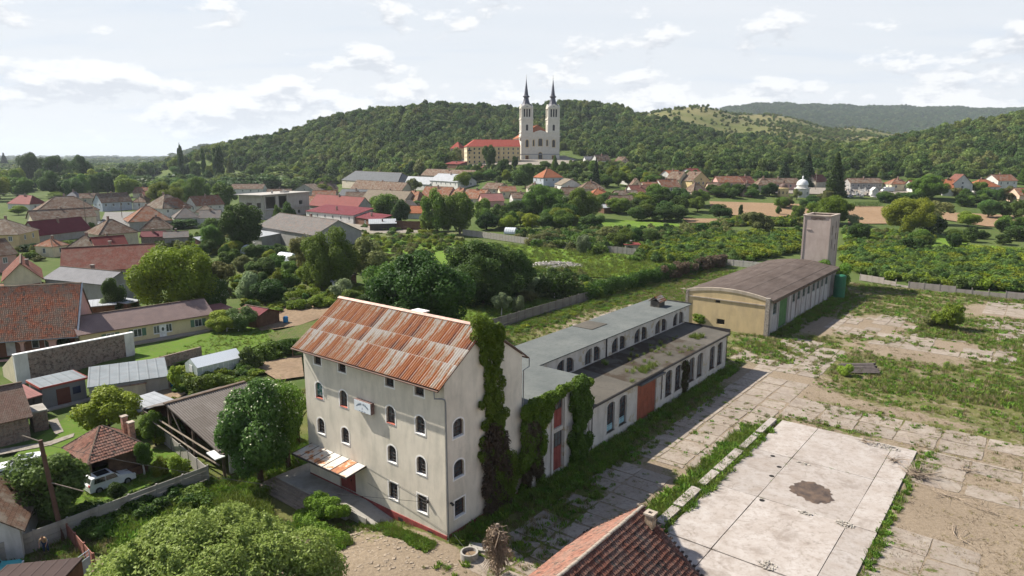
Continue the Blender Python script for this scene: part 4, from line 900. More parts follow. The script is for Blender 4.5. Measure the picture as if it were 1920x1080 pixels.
def build_tower():
    r=lroot('concrete_tower',0,0,0,'square pinkish concrete water tower behind the barrel roofed hall','tower')
    x0,x1,t0,t1=-9.35,-3.7,126,133.6; Z=16.6; m=mat_plaster('pinkish_concrete',(.42,.345,.31),(.27,.21,.18),.45)
    mb=MB(); lp=arch_loop(-8.2,13.3,.7,.5,.3,5); wall_mb([(x0,-.3),(x1,-.3),(x1,Z),(x0,Z)],[],.3,mb,lambda x,d,z:(x,t0+d,z)); mb.build('wall',m,r)
    XS=lambda x,d,z:(x1-d,x,z); sl=[arch_loop(128.4,z,.7,2.2) for z in (9.2,12.2)]+[arch_loop(131.4,z,.8,1.6) for z in (8.4,11.,13.6)]
    mb=MB(); wall_mb([(t0,-.3),(t1,-.3),(t1,Z),(t0,Z)],sl,.3,mb,XS); mb.face([(x0,t0,-.3),(x0,t0,Z),(x0,t1,Z),(x0,t1,-.3)]); mb.face([(x0,t1,-.3),(x0,t1,Z),(x1,t1,Z),(x1,t1,-.3)]); mb.build('wall',m,r)
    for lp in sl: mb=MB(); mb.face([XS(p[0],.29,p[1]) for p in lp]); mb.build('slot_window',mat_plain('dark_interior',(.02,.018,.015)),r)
    mb=MB()
    for x in (x0-.06,x1-.3): mb.box(x,x+.36,t0-.10,t0-.002,-.2,Z-.02)
    mb.box(x1+.002,x1+.1,t0-.1,t0+.4,-.2,Z-.02); mb.box(x1+.002,x1+.1,t1-.5,t1,-.2,Z-.02); mb.build('corner_pilaster',m,r)
    mb=MB(); mb.box(x0-.2,x1+.2,t0-.22,t0+.5,Z,Z+.2); mb.box(x0-.2,x0+.3,t0+.502,t1,Z,Z+.2); mb.box(x1-.3,x1+.2,t0+.502,t1,Z,Z+.2); mb.box(x0+.3,x1-.3,t1-.5,t1,Z,Z+.198); mb.box(x0+.3,x1-.3,t0+.5,t1-.5,Z-.5,Z-.3); mb.build('roof_rim',mat_plaster('rim_concrete',(.42,.36,.31),(.25,.17,.12),.7),r)
    mb=MB(); rng=random.Random(2)
    pts=[(-7.9,t0-.012,16.35),(-5,t0-.012,16.35),(-4.6,t0-.012,16.0),(-5.4,t0-.012,15.7),(-6.2,t0-.012,15.85),(-7.1,t0-.012,15.6),(-7.9,t0-.012,15.95)]; mb.face(pts); mb.build('bare_brick_patch',mat_brick('bare_brick',(.30,.15,.09)),r)
    mb=MB(); mb.box(-8.25,-7.95,t0-.02,t0+.1,13.2,13.5); mb.box(-8.7,-7.6,t0-.16,t0-.003,13.5,13.6); mb.build('hood',m,r)
build_tower()
# green tank beside the hall
def build_tank():
    s,t=.9,118.9; r=lroot('green_tank',s,t,0,'dark green metal storage tank at the far end of the barrel roofed hall','tank'); g=mat_plain('tank_green',(.018,.12,.06),.55,.4,.1,.2,.7)
    mb=MB(); mb.lathe([(.01,0),(1.15,0),(1.15,2.45)],0,0,20); mb.lathe([(1.15,2.5),(1.15,4.9),(.9,5.1),(.01,5.2)],0,0,20); mb.build('tank_shell',g,r,smooth=False)
    mb=MB(); mb.lathe([(1.15,2.45),(1.2,2.45),(1.2,2.5),(1.15,2.5)],0,0,20); mb.build('tank_band',M_DKMET,r)
build_tank()
# ================================================ VILLAGE HOUSES
T_BRN=mat_tile('brown_tiles',(.22,.13,.09),(.15,.09,.065),.6)
T_OLD=mat_tile('old_mossy_tiles',(.22,.15,.11),(.15,.115,.09),.7)
T_ORG=mat_tile('orange_tiles',(.36,.14,.075),(.26,.105,.06),.6)
T_BORG=mat_tile('bright_orange_tiles',(.50,.19,.10),(.44,.165,.085),.05)
T_RED=mat_tile('red_brown_tiles',(.27,.10,.075),(.20,.075,.058),.25)
T_WEA=mat_tile('weathered_orange_tiles',(.42,.16,.09),(.33,.20,.13),.8)
R_BURG=mat_ribmetal('burgundy_sheet_roof',(.22,.045,.055),.6,.45); R_RED=mat_ribmetal('red_sheet_roof',(.27,.06,.052),.55,.6)
R_PINK=mat_ribmetal('pink_sheet_roof',(.42,.19,.17),.6,.5); R_GREY=mat_ribmetal('grey_seam_roof',(.22,.22,.24),.5,.5); R_ASB=mat_ribmetal('grey_corrugated_roof',(.21,.20,.19),.85,.3,.25,0.)
R_WHITE=mat_ribmetal('pale_metal_roof',(.50,.52,.55),.45,.8); R_SLATE=mat_ribmetal('slate_blue_roof',(.13,.14,.155),.7,.6); R_TAN=mat_ribmetal('tan_fibre_roof',(.30,.25,.19),.9,.5)
R_BLUG=mat_ribmetal('blue_grey_sheet_roof',(.30,.335,.36),.35,1.1,.06,.1); R_PBR=mat_ribmetal('pinkish_brown_corrugated_roof',(.34,.245,.225),.5,.22,.05,.1)
R_DARK=mat_ribmetal('dark_flat_roof',(.10,.085,.08),.8,1.)
W_WHITE=mat_plaster('white_plaster',(.56,.545,.52),amt=.35); W_YEL=mat_plaster('yellow_plaster',(.56,.43,.23),amt=.3); W_CRM=mat_plaster('cream_plaster',(.60,.53,.38),amt=.35)
W_PINK=mat_plaster('pink_plaster',(.55,.33,.29),amt=.35); W_PEACH=mat_plaster('peach_plaster',(.58,.42,.32),amt=.3); W_GREY=mat_plaster('grey_render',(.30,.29,.28),amt=.5)
W_BLUE=mat_plaster('pale_blue_plaster',(.40,.44,.50),amt=.35); W_BRICK=mat_brick('house_brick'); W_BEIGE=mat_plaster('beige_plaster',(.46,.41,.33),amt=.5); W_WOOD=mat_plain('brown_boards',(.13,.07,.045),.85,.2,0,.35,2)
F_WHT=mat_plain('white_frame',(.65,.65,.64),.6); M_CHIM=mat_brick('chimney_brick',(.30,.14,.09),(.24,.12,.09),(.3,.27,.24)); M_TIMB=mat_plain('roof_timber',(.11,.08,.06),.9,.2,0,.25,2)
FHOUSES=[]
def house(name,label,cat,u1,v1,u2,v2,eh,d,vr,kind,roof,wall,nwin=2,chim=1,group=None,ov=.4,wsz=(1.,1.35),frame=None,winz=None,shut=None,skew=0.,walls=True,doors=0):
    A=GP(u1,v1,eh); B=GP(u2,v2,eh); z0=min(A.z,B.z); W=(Vector((B.x,B.y))-Vector((A.x,A.y))).length
    xd=Vector((B.x-A.x,B.y-A.y,0)).normalized(); yd=Vector((-xd.y,xd.x,0))
    ang=math.atan2(xd.y,xd.x); mid=(A+B)/2
    far=mid.y>170
    r=empty(name,(mid.x,mid.y,z0),ang,label,cat,group); w=W/2
    def zat(p,v):
        x,y,zz=ray(960,v); return H+zz/y*p.y-z0
    if kind in 'gh': q=mid+yd*d/2; rise=max(.6,min(8.,zat(q,vr)-eh)) if vr else 2
    elif kind=='f': rise=max(.6,min(8.,zat(mid,vr)-eh)) if vr else 2
    elif kind=='m': rise=max(-2,min(3.,zat(mid+yd*d,vr)-eh)) if vr else .3
    else: rise=0.
    # walls
    base=-2.2 if mid.y>250 else -.8
    if walls:
        mb=MB()
        bh=eh+ (rise if kind=='m' else 0)
        mb.face([(-w,0,base),(w,0,base),(w,0,eh),(-w,0,eh)]); mb.face([(w,d,base),(-w,d,base),(-w,d,bh),(w,d,bh)])
        for s in (-1,1):
            if kind=='g': pts=[(s*w,0,base),(s*w,d,base),(s*w,d,eh),(s*w,d/2,eh+rise-.08),(s*w,0,eh)]
            elif kind=='m': pts=[(s*w,0,base),(s*w,d,base),(s*w,d,bh),(s*w,0,eh)]
            else: pts=[(s*w,0,base),(s*w,d,base),(s*w,d,eh),(s*w,0,eh)]
            mb.face(pts)
        if kind=='f':
            mb.face([(-w,0,eh),(w,0,eh),(0,0,eh+rise-.08)]); mb.face([(-w,d,eh),(w,d,eh),(0,d,eh+rise-.08)])
        mb.build('wall',wall,r)
    # roof
    mb=MB(); th=.14; e=ov
    if kind=='g':
        k=rise/(d/2); ye=-e; ze=eh-k*e*.6+.1; zr=eh+rise+.1
        mb.slab([(-w-e,ye,ze),(w+e,ye,ze),(w+e,d/2,zr),(-w-e,d/2,zr)],th); mb.slab([(-w-e,d/2+.002,zr),(w+e,d/2+.002,zr),(w+e,d+e,ze),(-w-e,d+e,ze)],th)
        mb.box(-w-e-.02,w+e+.02,d/2-.14,d/2+.14,zr-.03,zr+.08,1)
    elif kind=='h':
        k=rise/(d/2); hl=min(d/2,w*.9); ze=eh-.12; zr=eh+rise
        a=(-w-e,-e,ze);b=(w+e,-e,ze);c=(w+e,d+e,ze);dd=(-w-e,d+e,ze); p=(-w+hl,d/2,zr); q=(w-hl,d/2,zr)
        mb.face([a,b,q,p]); mb.face([b,c,q]); mb.face([c,dd,p,q]); mb.face([dd,a,p]); mb.face([a,b,c,dd]); 
        for s_,t_ in ((a,p),(b,q),(c,q),(dd,p),(p,q)): mb.tube([s_,t_],.11,5,1)
        mb.box(-w-e+.03,w+e-.03,-e+.03,-e+.05,ze-.14,ze-.01,1)
    elif kind=='f':
        k=rise/w; ze=eh-k*e*.6+.1; zr=eh+rise+.1
        mb.slab([(-w-e,-e,ze),(0,-e,zr),(0,d+e,zr),(-w-e,d+e,ze)],th); mb.slab([(.002,-e,zr),(w+e,-e,ze),(w+e,d+e,ze),(.002,d+e,zr)],th); mb.box(-.14,.14,-e-.02,d+e+.02,zr-.04,zr+.07,1)
    elif kind=='m': mb.slab([(-w-e,-e,eh+.1),(w+e,-e,eh+.1),(w+e,d+e,eh+rise+.14),(-w-e,d+e,eh+rise+.14)],th)
    else: mb.box(-w-e,w+e,-e,d+e,eh+.002,eh+.18)
    ro=mb.build('roof',[roof,M_TIMB],r)
    rng=random.Random(int(u1*7+v1*13))
    for k in range(chim):
        x=(-.5+ (k+.6)/(chim+.2))*W*.8; y=d*(.5+rng.uniform(.05,.16)*rng.choice((-1,1))); zt=eh+rise*(1 if kind in 'gh' else .8)+.1
        if kind=='f': x=w*.35*rng.choice((-1,1)); y=d*(.3+.4*k)
        mb=MB(); mb.box(x-.3,x+.3,y-.3,y+.3,eh+rise*.3,zt+.75); c=mb.build('chimney',M_CHIM,ro); mb=MB(); mb.box(x-.38,x+.38,y-.38,y+.38,zt+.752,zt+.85); mb.build('chimney_cap',M_CONC,c)
    frame=frame or F_WHT; zb=winz if winz is not None else max(.7,eh-wsz[1]-.75)
    if nwin and walls:
        me_f=me_p=None
        for k in range(nwin):
            x=-w+W*(k+.5)/nwin+ (rng.uniform(-.1,.1) if far else 0)
            if me_f is None:
                mf=MB(); a,h=wsz[0]/2,wsz[1]; f=.08
                for q in ((-a-f,a+f,zb-f,zb),(-a-f,a+f,zb+h,zb+h+f),(-a-f,-a,zb,zb+h),(a,a+f,zb,zb+h),(-.03,.03,zb,zb+h)): mf.box(q[0],q[1],-.05,-.005,q[2],q[3])
                mf.box(-a-.12,a+.12,-.12,-.051,zb-f-.05,zb-f)
                if shut: mf.box(-a-.62,-a-.1,-.06,-.004,zb-.02,zb+h+.02,1); mf.box(a+.1,a+.62,-.06,-.004,zb-.02,zb+h+.02,1)
                me_f=mf.mesh('window',[frame,shut or frame]); mp=MB(); mp.box(-a,a,-.03,-.003,zb,zb+h); me_p=mp.mesh('pane',M_GLASS)
            o=link('window',me_f,r,(x,0,0)); link('pane',me_p,o)
        if kind in 'gh' and d>5:
            for s in (-1,1):
                for yy in ((d*.3,d*.7) if d>8 else (d*.5,)): o=link('window',me_f,r,(s*w,yy,0),s*math.pi/2); link('pane',me_p,o)
        if kind=='f' and rise>2:
            mp=MB(); mp.box(-.35,.35,-.04,-.004,eh+.3,eh+1.2); mp.build('attic_window',M_GLASS,r)
    if doors and walls:
        mb=MB(); mb.box(-w+W*.5/max(nwin,1)+.9,-w+W*.5/max(nwin,1)+1.9,-.06,-.004,0.,2.1); mb.build('door',W_WOOD,r)
    return r
HS=[
# near left
('tiled_house','long house with red brown tiled roof and peach wall behind the leafy maple','house',116,511,290,500,4.6,13,461,'g',T_RED,W_PEACH,4,0),
('tiled_house_wing','gabled wing of the red brown tiled house with cream gable wall','house wing',6,527,77,521,4.4,15,494,'f',T_RED,W_CRM,0,0),
('shed_house','grey rendered house with standing seam metal roof','house',84,522,194,533,4.0,8,505,'g',R_GREY,W_GREY,1,1),
('small_tiled_roof_house','low house with faded red tiles at the left picture edge','house',-60,548,66,541,2.6,6,532,'g',T_WEA,W_PEACH,0,0),
('old_villa','ochre old house with mossy brown hipped roof at the left edge','house',-60,441,34,439,5.2,14,411,'h',T_OLD,W_YEL,3,2),
('pink_house','pink walled house with dark brown roof at the left edge under the ochre villa','house',-60,486,30,475,4.4,9,452,'g',T_BRN,W_PINK,2,0),
('large_farmhouse','large farmhouse with broad brown tiled roof and grey street side','house',66,398,186,393,5.5,17,368,'h',T_BRN,W_BEIGE,3,2),
('farmhouse_wing','cream wing with long brown roof before the large farmhouse','house wing',62,412,180,405,4.8,9,392,'g',T_BRN,W_CRM,2,1),
('burgundy_outbuilding','long outbuilding with burgundy sheet roof and grey wall','outbuilding',74,441,170,430,2.6,9,411,'g',R_BURG,W_GREY,0,0),
('street_house','pale blue street house with four dark windows and brown roof','house',191,380,247,377,4.6,10,362,'g',T_BRN,W_BLUE,4,1),
('street_house_end','white end house with orange brown hip roof on the street corner','house',248,379,273,379,4.0,9,366,'h',T_BRN,W_WHITE,1,0),
('orange_cottage','small orange roofed cottage behind the street houses','cottage',249,362,275,362,3.0,8,351,'g',T_ORG,W_CRM,1,0),
('grey_cottage','small cottage with greyish pink roof among the tall dark trees','cottage',224,351,244,349,3.2,8,337,'f',T_OLD,W_GREY,1,1),
('lilac_cottage','tiny cottage with lilac grey roof between hedges on the left','cottage',122,369,144,369,2.6,7,358,'h',R_GREY,W_GREY,0,0),
('red_roof_cottage','small house with bright red roof and chimney at far left','house',14,381,56,383,3.2,9,366,'h',R_RED,W_WHITE,1,1),
('white_corner_house','white house with large mossy grey and brown hipped roof','house',305,391,360,387,4.4,16,364,'h',T_OLD,W_WHITE,3,2),
('orange_hip_house','low house with orange brown hip roof before the white corner house','house',303,393,357,390,3.8,8,371,'h',T_ORG,W_WHITE,2,2),
('white_wing_house','white wing with orange brown roof and dark windows beside the poplar row','house',368,386,420,382,4.0,9,367,'g',T_ORG,W_WHITE,3,1),
('shuttered_hall','white hall with grey roof and three wide shuttered windows','hall',328,409,374,407,4.0,11,390,'h',R_ASB,W_WHITE,3,0),
('grey_annex','grey roofed annex adjoining the shuttered hall','annex',374,409,412,408,3.6,10,394,'g',R_ASB,W_WHITE,1,0),
('orange_tiled_house','house with tall orange tiled hip roof near the village street','house',242,416,322,412,3.8,15,386,'h',T_ORG,W_GREY,1,1),
('brown_gable_outhouse','brown roofed outhouse in front of the orange tiled house','outhouse',264,430,320,428,3.4,8,407,'h',T_BRN,W_BEIGE,0,0),
('cream_house','cream house with steep brown hip roof and chimney','house',186,440,258,434,4.6,11,411,'h',T_BRN,W_CRM,0,1),
('red_sheet_roof_barn','barn with pinkish red sheet roof and black stovepipe','barn',182,467,240,462,3.2,8,443,'g',R_RED,W_PEACH,0,1),
('brown_shed','shed with patched brown roof and white gable','shed',120,468,178,467,3.0,8,442,'h',T_OLD,W_WHITE,0,0),
('small_red_shed','small shed with dull red roof beside the cream house','shed',264,444,306,443,2.8,5,433,'g',R_BURG,W_BRICK,0,0),
('white_roof_shed','small shed with pale flat roof behind the maple crown','shed',383,455,409,452,2.3,5,444,'m',R_WHITE,W_WOOD,0,0),
('long_brown_house','long low house with brown roof left of the concrete shell','house',432,354,492,353,4.,10,345,'g',T_BRN,W_WHITE,4,2),
# concrete shell and workshops
('grey_hall','long low hall with grey corrugated roof behind the gardens','hall',484,424,590,441,5.,17,406,'g',R_ASB,W_GREY,0,0),
('open_shed','open fronted shed with sloping pale roof beside the grey hall','shed',438,437,490,444,3.2,7,434,'m',R_WHITE,W_GREY,2,0),
('white_workshop','long white workshop with faded red flat roof and dark windows','workshop',574,396,662,404,3.8,11,387,'m',R_BURG,W_WHITE,6,0),
('red_roofed_house','long house with patched orange and bright red roof','house',580,384,668,392,3.6,10,367,'g',R_RED,W_GREY,2,1),
('orange_roofed_annex','low annex with orange brown roof joined to the red roofed house','annex',545,382,583,383,3.4,9,367,'g',T_ORG,W_GREY,0,1),
('brown_lean_to','brown lean to with slanting roof at the end of the white workshop','lean-to',664,407,706,413,3.,7,401,'m',R_BURG,W_WOOD,1,0),
('black_shed','small dark shed with pale grey roof in the gravel forecourt','shed',693,420,742,419,2.8,9,411,'m',R_WHITE,R_DARK,0,0),
('grey_gable_house','grey gabled house behind the concrete shell','house',550,357,592,358,4.,10,345,'f',T_OLD,W_GREY,1,1),
('pink_gable_house','narrow house with pink gable next to the grey gabled house','house',592,353,612,354,4.,10,340,'f',T_BRN,W_PINK,1,0),
('old_school','large beige building with grey slate hips and a central gable','building',641,337,745,341,6.,16,322,'h',R_SLATE,W_BEIGE,5,2),
('long_brown_roof_house','long house with brown roof and three chimneys in the village middle','house',657,354,750,357,3.5,11,340,'g',T_BRN,W_BEIGE,0,3),
('slate_roof_barn','barn with flat slate blue roof','barn',634,366,690,365,3.2,9,355,'g',R_SLATE,W_BEIGE,0,0),
('white_gable_barn','barn with white gable and brown roof before the slate barn','barn',646,373,686,372,2.8,8,360,'g',T_BRN,W_WHITE,0,0),
('tan_roof_house','house with tan fibre roof behind the round green tree','house',676,377,754,378,3.2,13,357,'g',R_TAN,W_BEIGE,0,1),
('dark_flat_shed','shed with dark flat roof beside the tan roofed house','shed',747,391,786,387,2.8,10,376,'m',R_DARK,W_GREY,0,0),
('orange_hip_cottage','cottage with small orange brown pyramid roof by the tan roofed house','cottage',754,375,782,377,3.,8,358,'h',T_ORG,W_BEIGE,0,0),
('long_orange_shed','long low shed with white gable and orange roof before the pale wall','shed',757,399,803,399,2.6,8,386,'g',T_BORG,W_WHITE,0,0),
('pink_orange_house','pink house with bright orange brown roof in the village centre','house',788,369,838,367,4.6,10,350,'g',T_ORG,W_PINK,3,2),
('orange_row_house','orange roofed row house joined to the pink house','house',838,367,866,367,4.2,9,352,'h',T_ORG,W_CRM,1,1),
('russet_house','house with russet roof right of the pink house','house',866,371,904,369,4.,10,355,'g',T_ORG,W_BEIGE,1,1),
('pink_metal_house','low house with pale pink metal roof','house',906,377,945,373,3.,10,363,'g',R_PINK,W_PINK,0,0),
('white_hall','white hall with curved pale metal roof and dark red eave band','hall',806,338,858,337,6.,14,326,'g',R_WHITE,W_WHITE,6,0),
('white_low_building','white low building left of the curved roof hall','building',733,342,805,343,4.5,12,331,'g',R_WHITE,W_WHITE,4,0),
('grey_brown_row','low row with grey and brown roofs below the monastery','house',790,328,880,330,4.,10,318,'g',T_BRN,W_BEIGE,5,3),
('red_canopy','open canopy with red roof beside the monastery garden','canopy',833,307,861,308,3.2,8,303,'m',R_RED,W_WOOD,0,0),
('tiny_white_chapel','tiny white chapel with dark red roof below the monastery','chapel',901,314,909,314,3.2,3,310,'h',R_BURG,W_WHITE,1,0),
# centre right
('blue_grey_villa','pale blue grey house with bright orange hip roof below the church','house',1019,333,1056,331,5.2,12,316,'h',T_BORG,W_BLUE,3,1),
('cream_vault_hall','cream hall with low pale roof and white gable','hall',1053,347,1090,346,4.,14,336,'f',R_TAN,W_WHITE,0,0),
('brown_hip_house','house with dark brown hip roof right of the cream hall','house',1090,354,1134,353,3.5,10,340,'h',T_BRN,W_BEIGE,1,1),
('bright_orange_house','low house with vivid orange roof between the garden trees','house',1105,371,1157,369,3.2,13,353,'h',T_BORG,W_WHITE,2,0),
('brown_cottage','brown roofed cottage half hidden by tall garden trees','cottage',1057,364,1086,363,3.2,8,351,'g',T_BRN,W_BEIGE,1,1),
('brown_barn','brown roofed barn with open grey gable','barn',1152,382,1192,380,3.,10,366,'g',T_BRN,W_WOOD,0,0),
('dark_brown_barn','long dark brown roofed barn behind the open gabled barn','barn',1161,370,1201,368,3.4,11,357,'g',T_OLD,W_BEIGE,0,0),
('garden_porch','open timber porch with pale roof beside the brown barn','porch',1133,390,1156,388,2.4,5,384,'m',R_WHITE,W_WOOD,0,0),
('red_brown_house','house with red brown roof behind the dark barn','house',1187,361,1226,359,3.4,10,347,'g',T_RED,W_WHITE,1,1),
('white_gable_cottage','white gabled cottage between trees left of the yellow houses','cottage',1185,347,1204,347,3.4,8,335,'f',T_BRN,W_CRM,1,1),
('russet_cottage','russet roofed cottage above the white gabled one','cottage',1179,337,1207,335,3.,8,326,'g',T_RED,W_WHITE,0,0),
('orange_brown_house','house with orange brown roof before the yellow houses','house',1243,351,1276,349,3.4,10,336,'g',T_ORG,W_WHITE,1,1),
('yellow_house','yellow two storey house with grey roof panels','house',1273,337,1292,335,5.,9,322,'f',T_BRN,W_CRM,2,0),
('yellow_gable_house','bright yellow gabled two storey house with balcony windows','house',1298,339,1331,337,5.,10,322,'f',T_BRN,W_YEL,4,1),
('brown_yard_house','brown roofed house in front of the yellow gabled house','house',1300,360,1328,358,3.2,9,342,'h',T_BRN,W_PEACH,1,1),
('pink_row_house','pink house with orange red roof and long front','house',1348,342,1396,341,4.2,9,330,'g',T_ORG,W_PINK,3,1),
('red_brown_row_house','red brown roofed house beside the pink row house','house',1396,342,1415,341,4.,9,330,'g',T_RED,W_PINK,1,1),
('hip_garden_house','small hip roofed garden house below the pink row','house',1393,358,1418,357,2.8,7,342,'h',T_BRN,W_PEACH,1,0),
('brown_end_house','brown hipped house with stone yard left of the long brown roof','house',1422,347,1450,347,4.,10,333,'h',T_BRN,W_BEIGE,2,1),
('long_brown_row','long brown roofed house behind the yellow chapel','house',1430,344,1500,343,4.,9,334,'g',T_BRN,W_PINK,6,0),
('cemetery_house','long brown roofed house behind the cemetery graves','house',1595,343,1655,343,3.8,9,334,'g',T_BRN,W_GREY,6,0),
('orange_beige_house','beige house with orange hip roof right of the white van','house',1672,345,1706,345,4.,9,334,'h',T_ORG,W_CRM,2,1),
('steep_roof_cottage','cottage with slanted russet roof behind the conifers','cottage',1531,341,1552,338,3.4,7,328,'g',T_RED,W_BEIGE,0,0),
('white_gable_house','tall white gabled house with red verge near the right edge','house',1786,345,1824,346,6.,11,327,'f',T_RED,W_WHITE,1,1),
('orange_side_house','orange roofed house left of the tall white gable','house',1768,352,1787,353,4.,9,336,'g',T_BORG,W_WHITE,0,0),
('orange_right_house','white house with bright orange roof at the right','house',1834,350,1876,349,4.,10,336,'h',T_BORG,W_WHITE,2,0),
('pale_orange_house','house with pale orange roof and white veranda at the far right','house',1872,339,1908,338,4.6,10,327,'g',T_ORG,W_WHITE,3,1),
('edge_house','small pale house at the right picture edge below the orange roofs','house',1912,366,1960,366,4.,9,352,'g',T_ORG,W_PEACH,1,0),
('slope_house','small white house on the slope right of the church','cottage',1098,299,1112,299,3.4,7,293,'g',R_GREY,W_WHITE,1,0),
('slope_gable_house','white gabled house with brown roof on the church slope','cottage',1121,301,1145,300,4.,9,290,'g',T_BRN,W_WHITE,2,0),
('slope_cottage','little pink cottage on the slope among trees','cottage',1166,302,1179,301,3.2,7,294,'f',T_BRN,W_PEACH,1,0),
('dark_red_chalet','dark red chalet with curved roof alone on the forest hillside','chalet',1211,284,1230,283,4.4,9,273,'f',R_BURG,R_BURG,1,0),
('salmon_roof_cottage','cottage with salmon roof behind the yellow houses','cottage',1257,328,1280,326,3.4,9,319,'g',T_BORG,W_WHITE,0,0),
('red_back_house','house with plain red roof behind the yellow gabled house','house',1296,322,1316,321,3.6,9,316,'g',R_RED,W_WHITE,0,0),
('hill_roof','lone brownish roof in the wooded hillside','cottage',1306,281,1320,281,3.2,8,277,'g',T_OLD,W_BEIGE,0,0),
('red_garden_hut','small garden hut with flat red roof among the shrubs','hut',1173,459,1200,459,2.2,5,455,'m',R_RED,W_BEIGE,0,0),
('village_cottage','brown roofed cottage between the russet house and the church slope','cottage',905,353,934,353,3.4,9,343,'g',T_BRN,W_BEIGE,2,1),
('village_cottage','low orange roofed cottage right of the brown one below the church slope','cottage',938,359,968,358,3.4,9,349,'g',T_ORG,W_CRM,2,1),
('village_cottage','grey roofed cottage half hidden beneath the church terrace','cottage',995,352,1018,351,3.4,8,343,'h',T_OLD,W_BEIGE,1,1),
('village_cottage','brown roofed cottage behind the large round green tree','cottage',962,372,996,371,3.4,9,361,'g',T_BRN,W_WHITE,1,1),
('village_cottage','orange hip roofed cottage behind the two large round trees','cottage',1035,362,1058,361,3.4,8,352,'h',T_ORG,W_WHITE,1,1),
('village_house','long brown roofed house under the wooded hill foot at left','house',500,366,545,365,4.2,10,354,'g',T_BRN,W_BEIGE,3,2),
('village_house','orange brown house behind the unfinished concrete house','house',585,368,628,367,3.8,9,357,'g',T_ORG,W_BEIGE,2,1),
('village_house','mossy roofed farmhouse between the corner house and the shuttered hall','house',366,398,402,397,3.8,9,385,'h',T_OLD,W_WHITE,2,1),
('village_house','russet roofed house beyond the village street end','house',270,369,302,368,3.8,9,358,'g',T_RED,W_CRM,2,1),
('village_house','brown roofed house left of the pale blue street house','house',150,372,186,371,3.6,9,362,'g',T_BRN,W_BEIGE,2,1),
('village_house','small russet house right of the ochre villa','house',98,462,128,458,3.2,7,447,'h',T_ORG,W_CRM,1,1),
('village_shed','long low grey shed between the cream house and the maple','shed',308,446,352,444,2.8,7,434,'g',R_ASB,W_GREY,1,0),
('village_house','brown roofed house left of the pink row','house',1330,352,1350,352,3.6,8,342,'g',T_BRN,W_PEACH,1,1),
('village_house','orange roofed house between the yellow gable and the barns','house',1210,352,1238,351,3.6,9,341,'g',T_ORG,W_BEIGE,2,1),
('village_house','red brown roofed house behind the white van','house',1712,349,1748,349,3.8,9,338,'g',T_RED,W_WHITE,2,1),
# left gardens
('polytunnel_shed','small white tin shed at the edge of the garden','shed',623,528,643,527,2.1,4,517,'m',R_WHITE,F_WHT,0,0),
('rusty_garden_shed','garden shed with rusty brown roof by the walnut trees','shed',641,519,668,515,2.2,4,508,'m',R_DARK,W_WOOD,0,0),
]
for h in HS: house(*h[:14])
# ---- near left buildings
def tile_field(parent,p0,ux,vy,W,L,px,py,mat,amp=.045,lift=.045,name='roof_tiles',seed=1,label=None,tri=None):
    """every tile a curved piece overlapping the row below; p0 lower left, ux along the eave, vy up the slope"""
    ux=Vector(ux).normalized(); vy=Vector(vy).normalized(); n=ux.cross(vy); nx=int(W/px); ny=int(math.ceil(L/py)); rng=np.random.default_rng(seed); V=[];rn=[]
    seg=3; p0=Vector(p0)
    for j in range(ny):
        for i in range(nx):
            x0=i*px; dz=rng.normal()*.006; dy=rng.normal()*.012; y0=j*py+dy; y1=min(y0+py*1.12,L+.03)
            if tri and not tri(x0+px/2,y0+py/2): continue
            c=rng.random()
            for k in range(seg):
                a,b=k/seg,(k+1)/seg; ha,hb=amp*math.sin(math.pi*a),amp*math.sin(math.pi*b); xa,xb=x0+px*(.02+.96*a),x0+px*(.02+.96*b)
                for (x,y,h) in ((xa,y0,ha+lift+dz),(xb,y0,hb+lift+dz),(xb,y1,hb+dz),(xa,y1,ha+dz)): V.append(p0+ux*x+vy*y+n*h)
                rn.append(c)
            # lower edge of the tile
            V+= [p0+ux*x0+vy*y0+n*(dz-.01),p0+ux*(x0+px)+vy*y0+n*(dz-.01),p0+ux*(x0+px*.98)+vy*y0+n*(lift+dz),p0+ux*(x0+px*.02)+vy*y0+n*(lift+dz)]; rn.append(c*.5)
    me=quads(name,np.array([tuple(v) for v in V]),mat,rn); o=link(name,me,parent); o['kind']='stuff'
    return o
def mat_tilepiece(name,c,c2,dark,dk_amt=.5,lich=.3,lc=(.25,.235,.2)):
    b=NB(name); r=b.attr('leafrnd'); o=b.obj(); n=b.noise(o,.6,7,.7); n2=b.noise(o,6,5,.7)
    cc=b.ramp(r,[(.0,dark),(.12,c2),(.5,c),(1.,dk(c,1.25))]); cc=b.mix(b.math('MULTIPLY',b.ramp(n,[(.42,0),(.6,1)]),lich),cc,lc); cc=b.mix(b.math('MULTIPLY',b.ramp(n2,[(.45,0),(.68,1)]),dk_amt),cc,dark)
    b.col(cc,.92,.1); return b.m
TP_FG=mat_tilepiece('dark_red_clay',(.165,.068,.047),(.12,.052,.038),(.040,.028,.025),.85,.3)
TP_ORG=mat_tilepiece('weathered_orange_clay',(.42,.15,.08),(.34,.13,.075),(.14,.09,.07),.35,.75,(.27,.235,.175))
TP_BRN=mat_tilepiece('brown_clay',(.23,.11,.08),(.17,.085,.065),(.07,.05,.04),.4,.25)
M_MORT=mat_plain('ridge_mortar',(.32,.27,.22),.9,.2,0,.3,2)
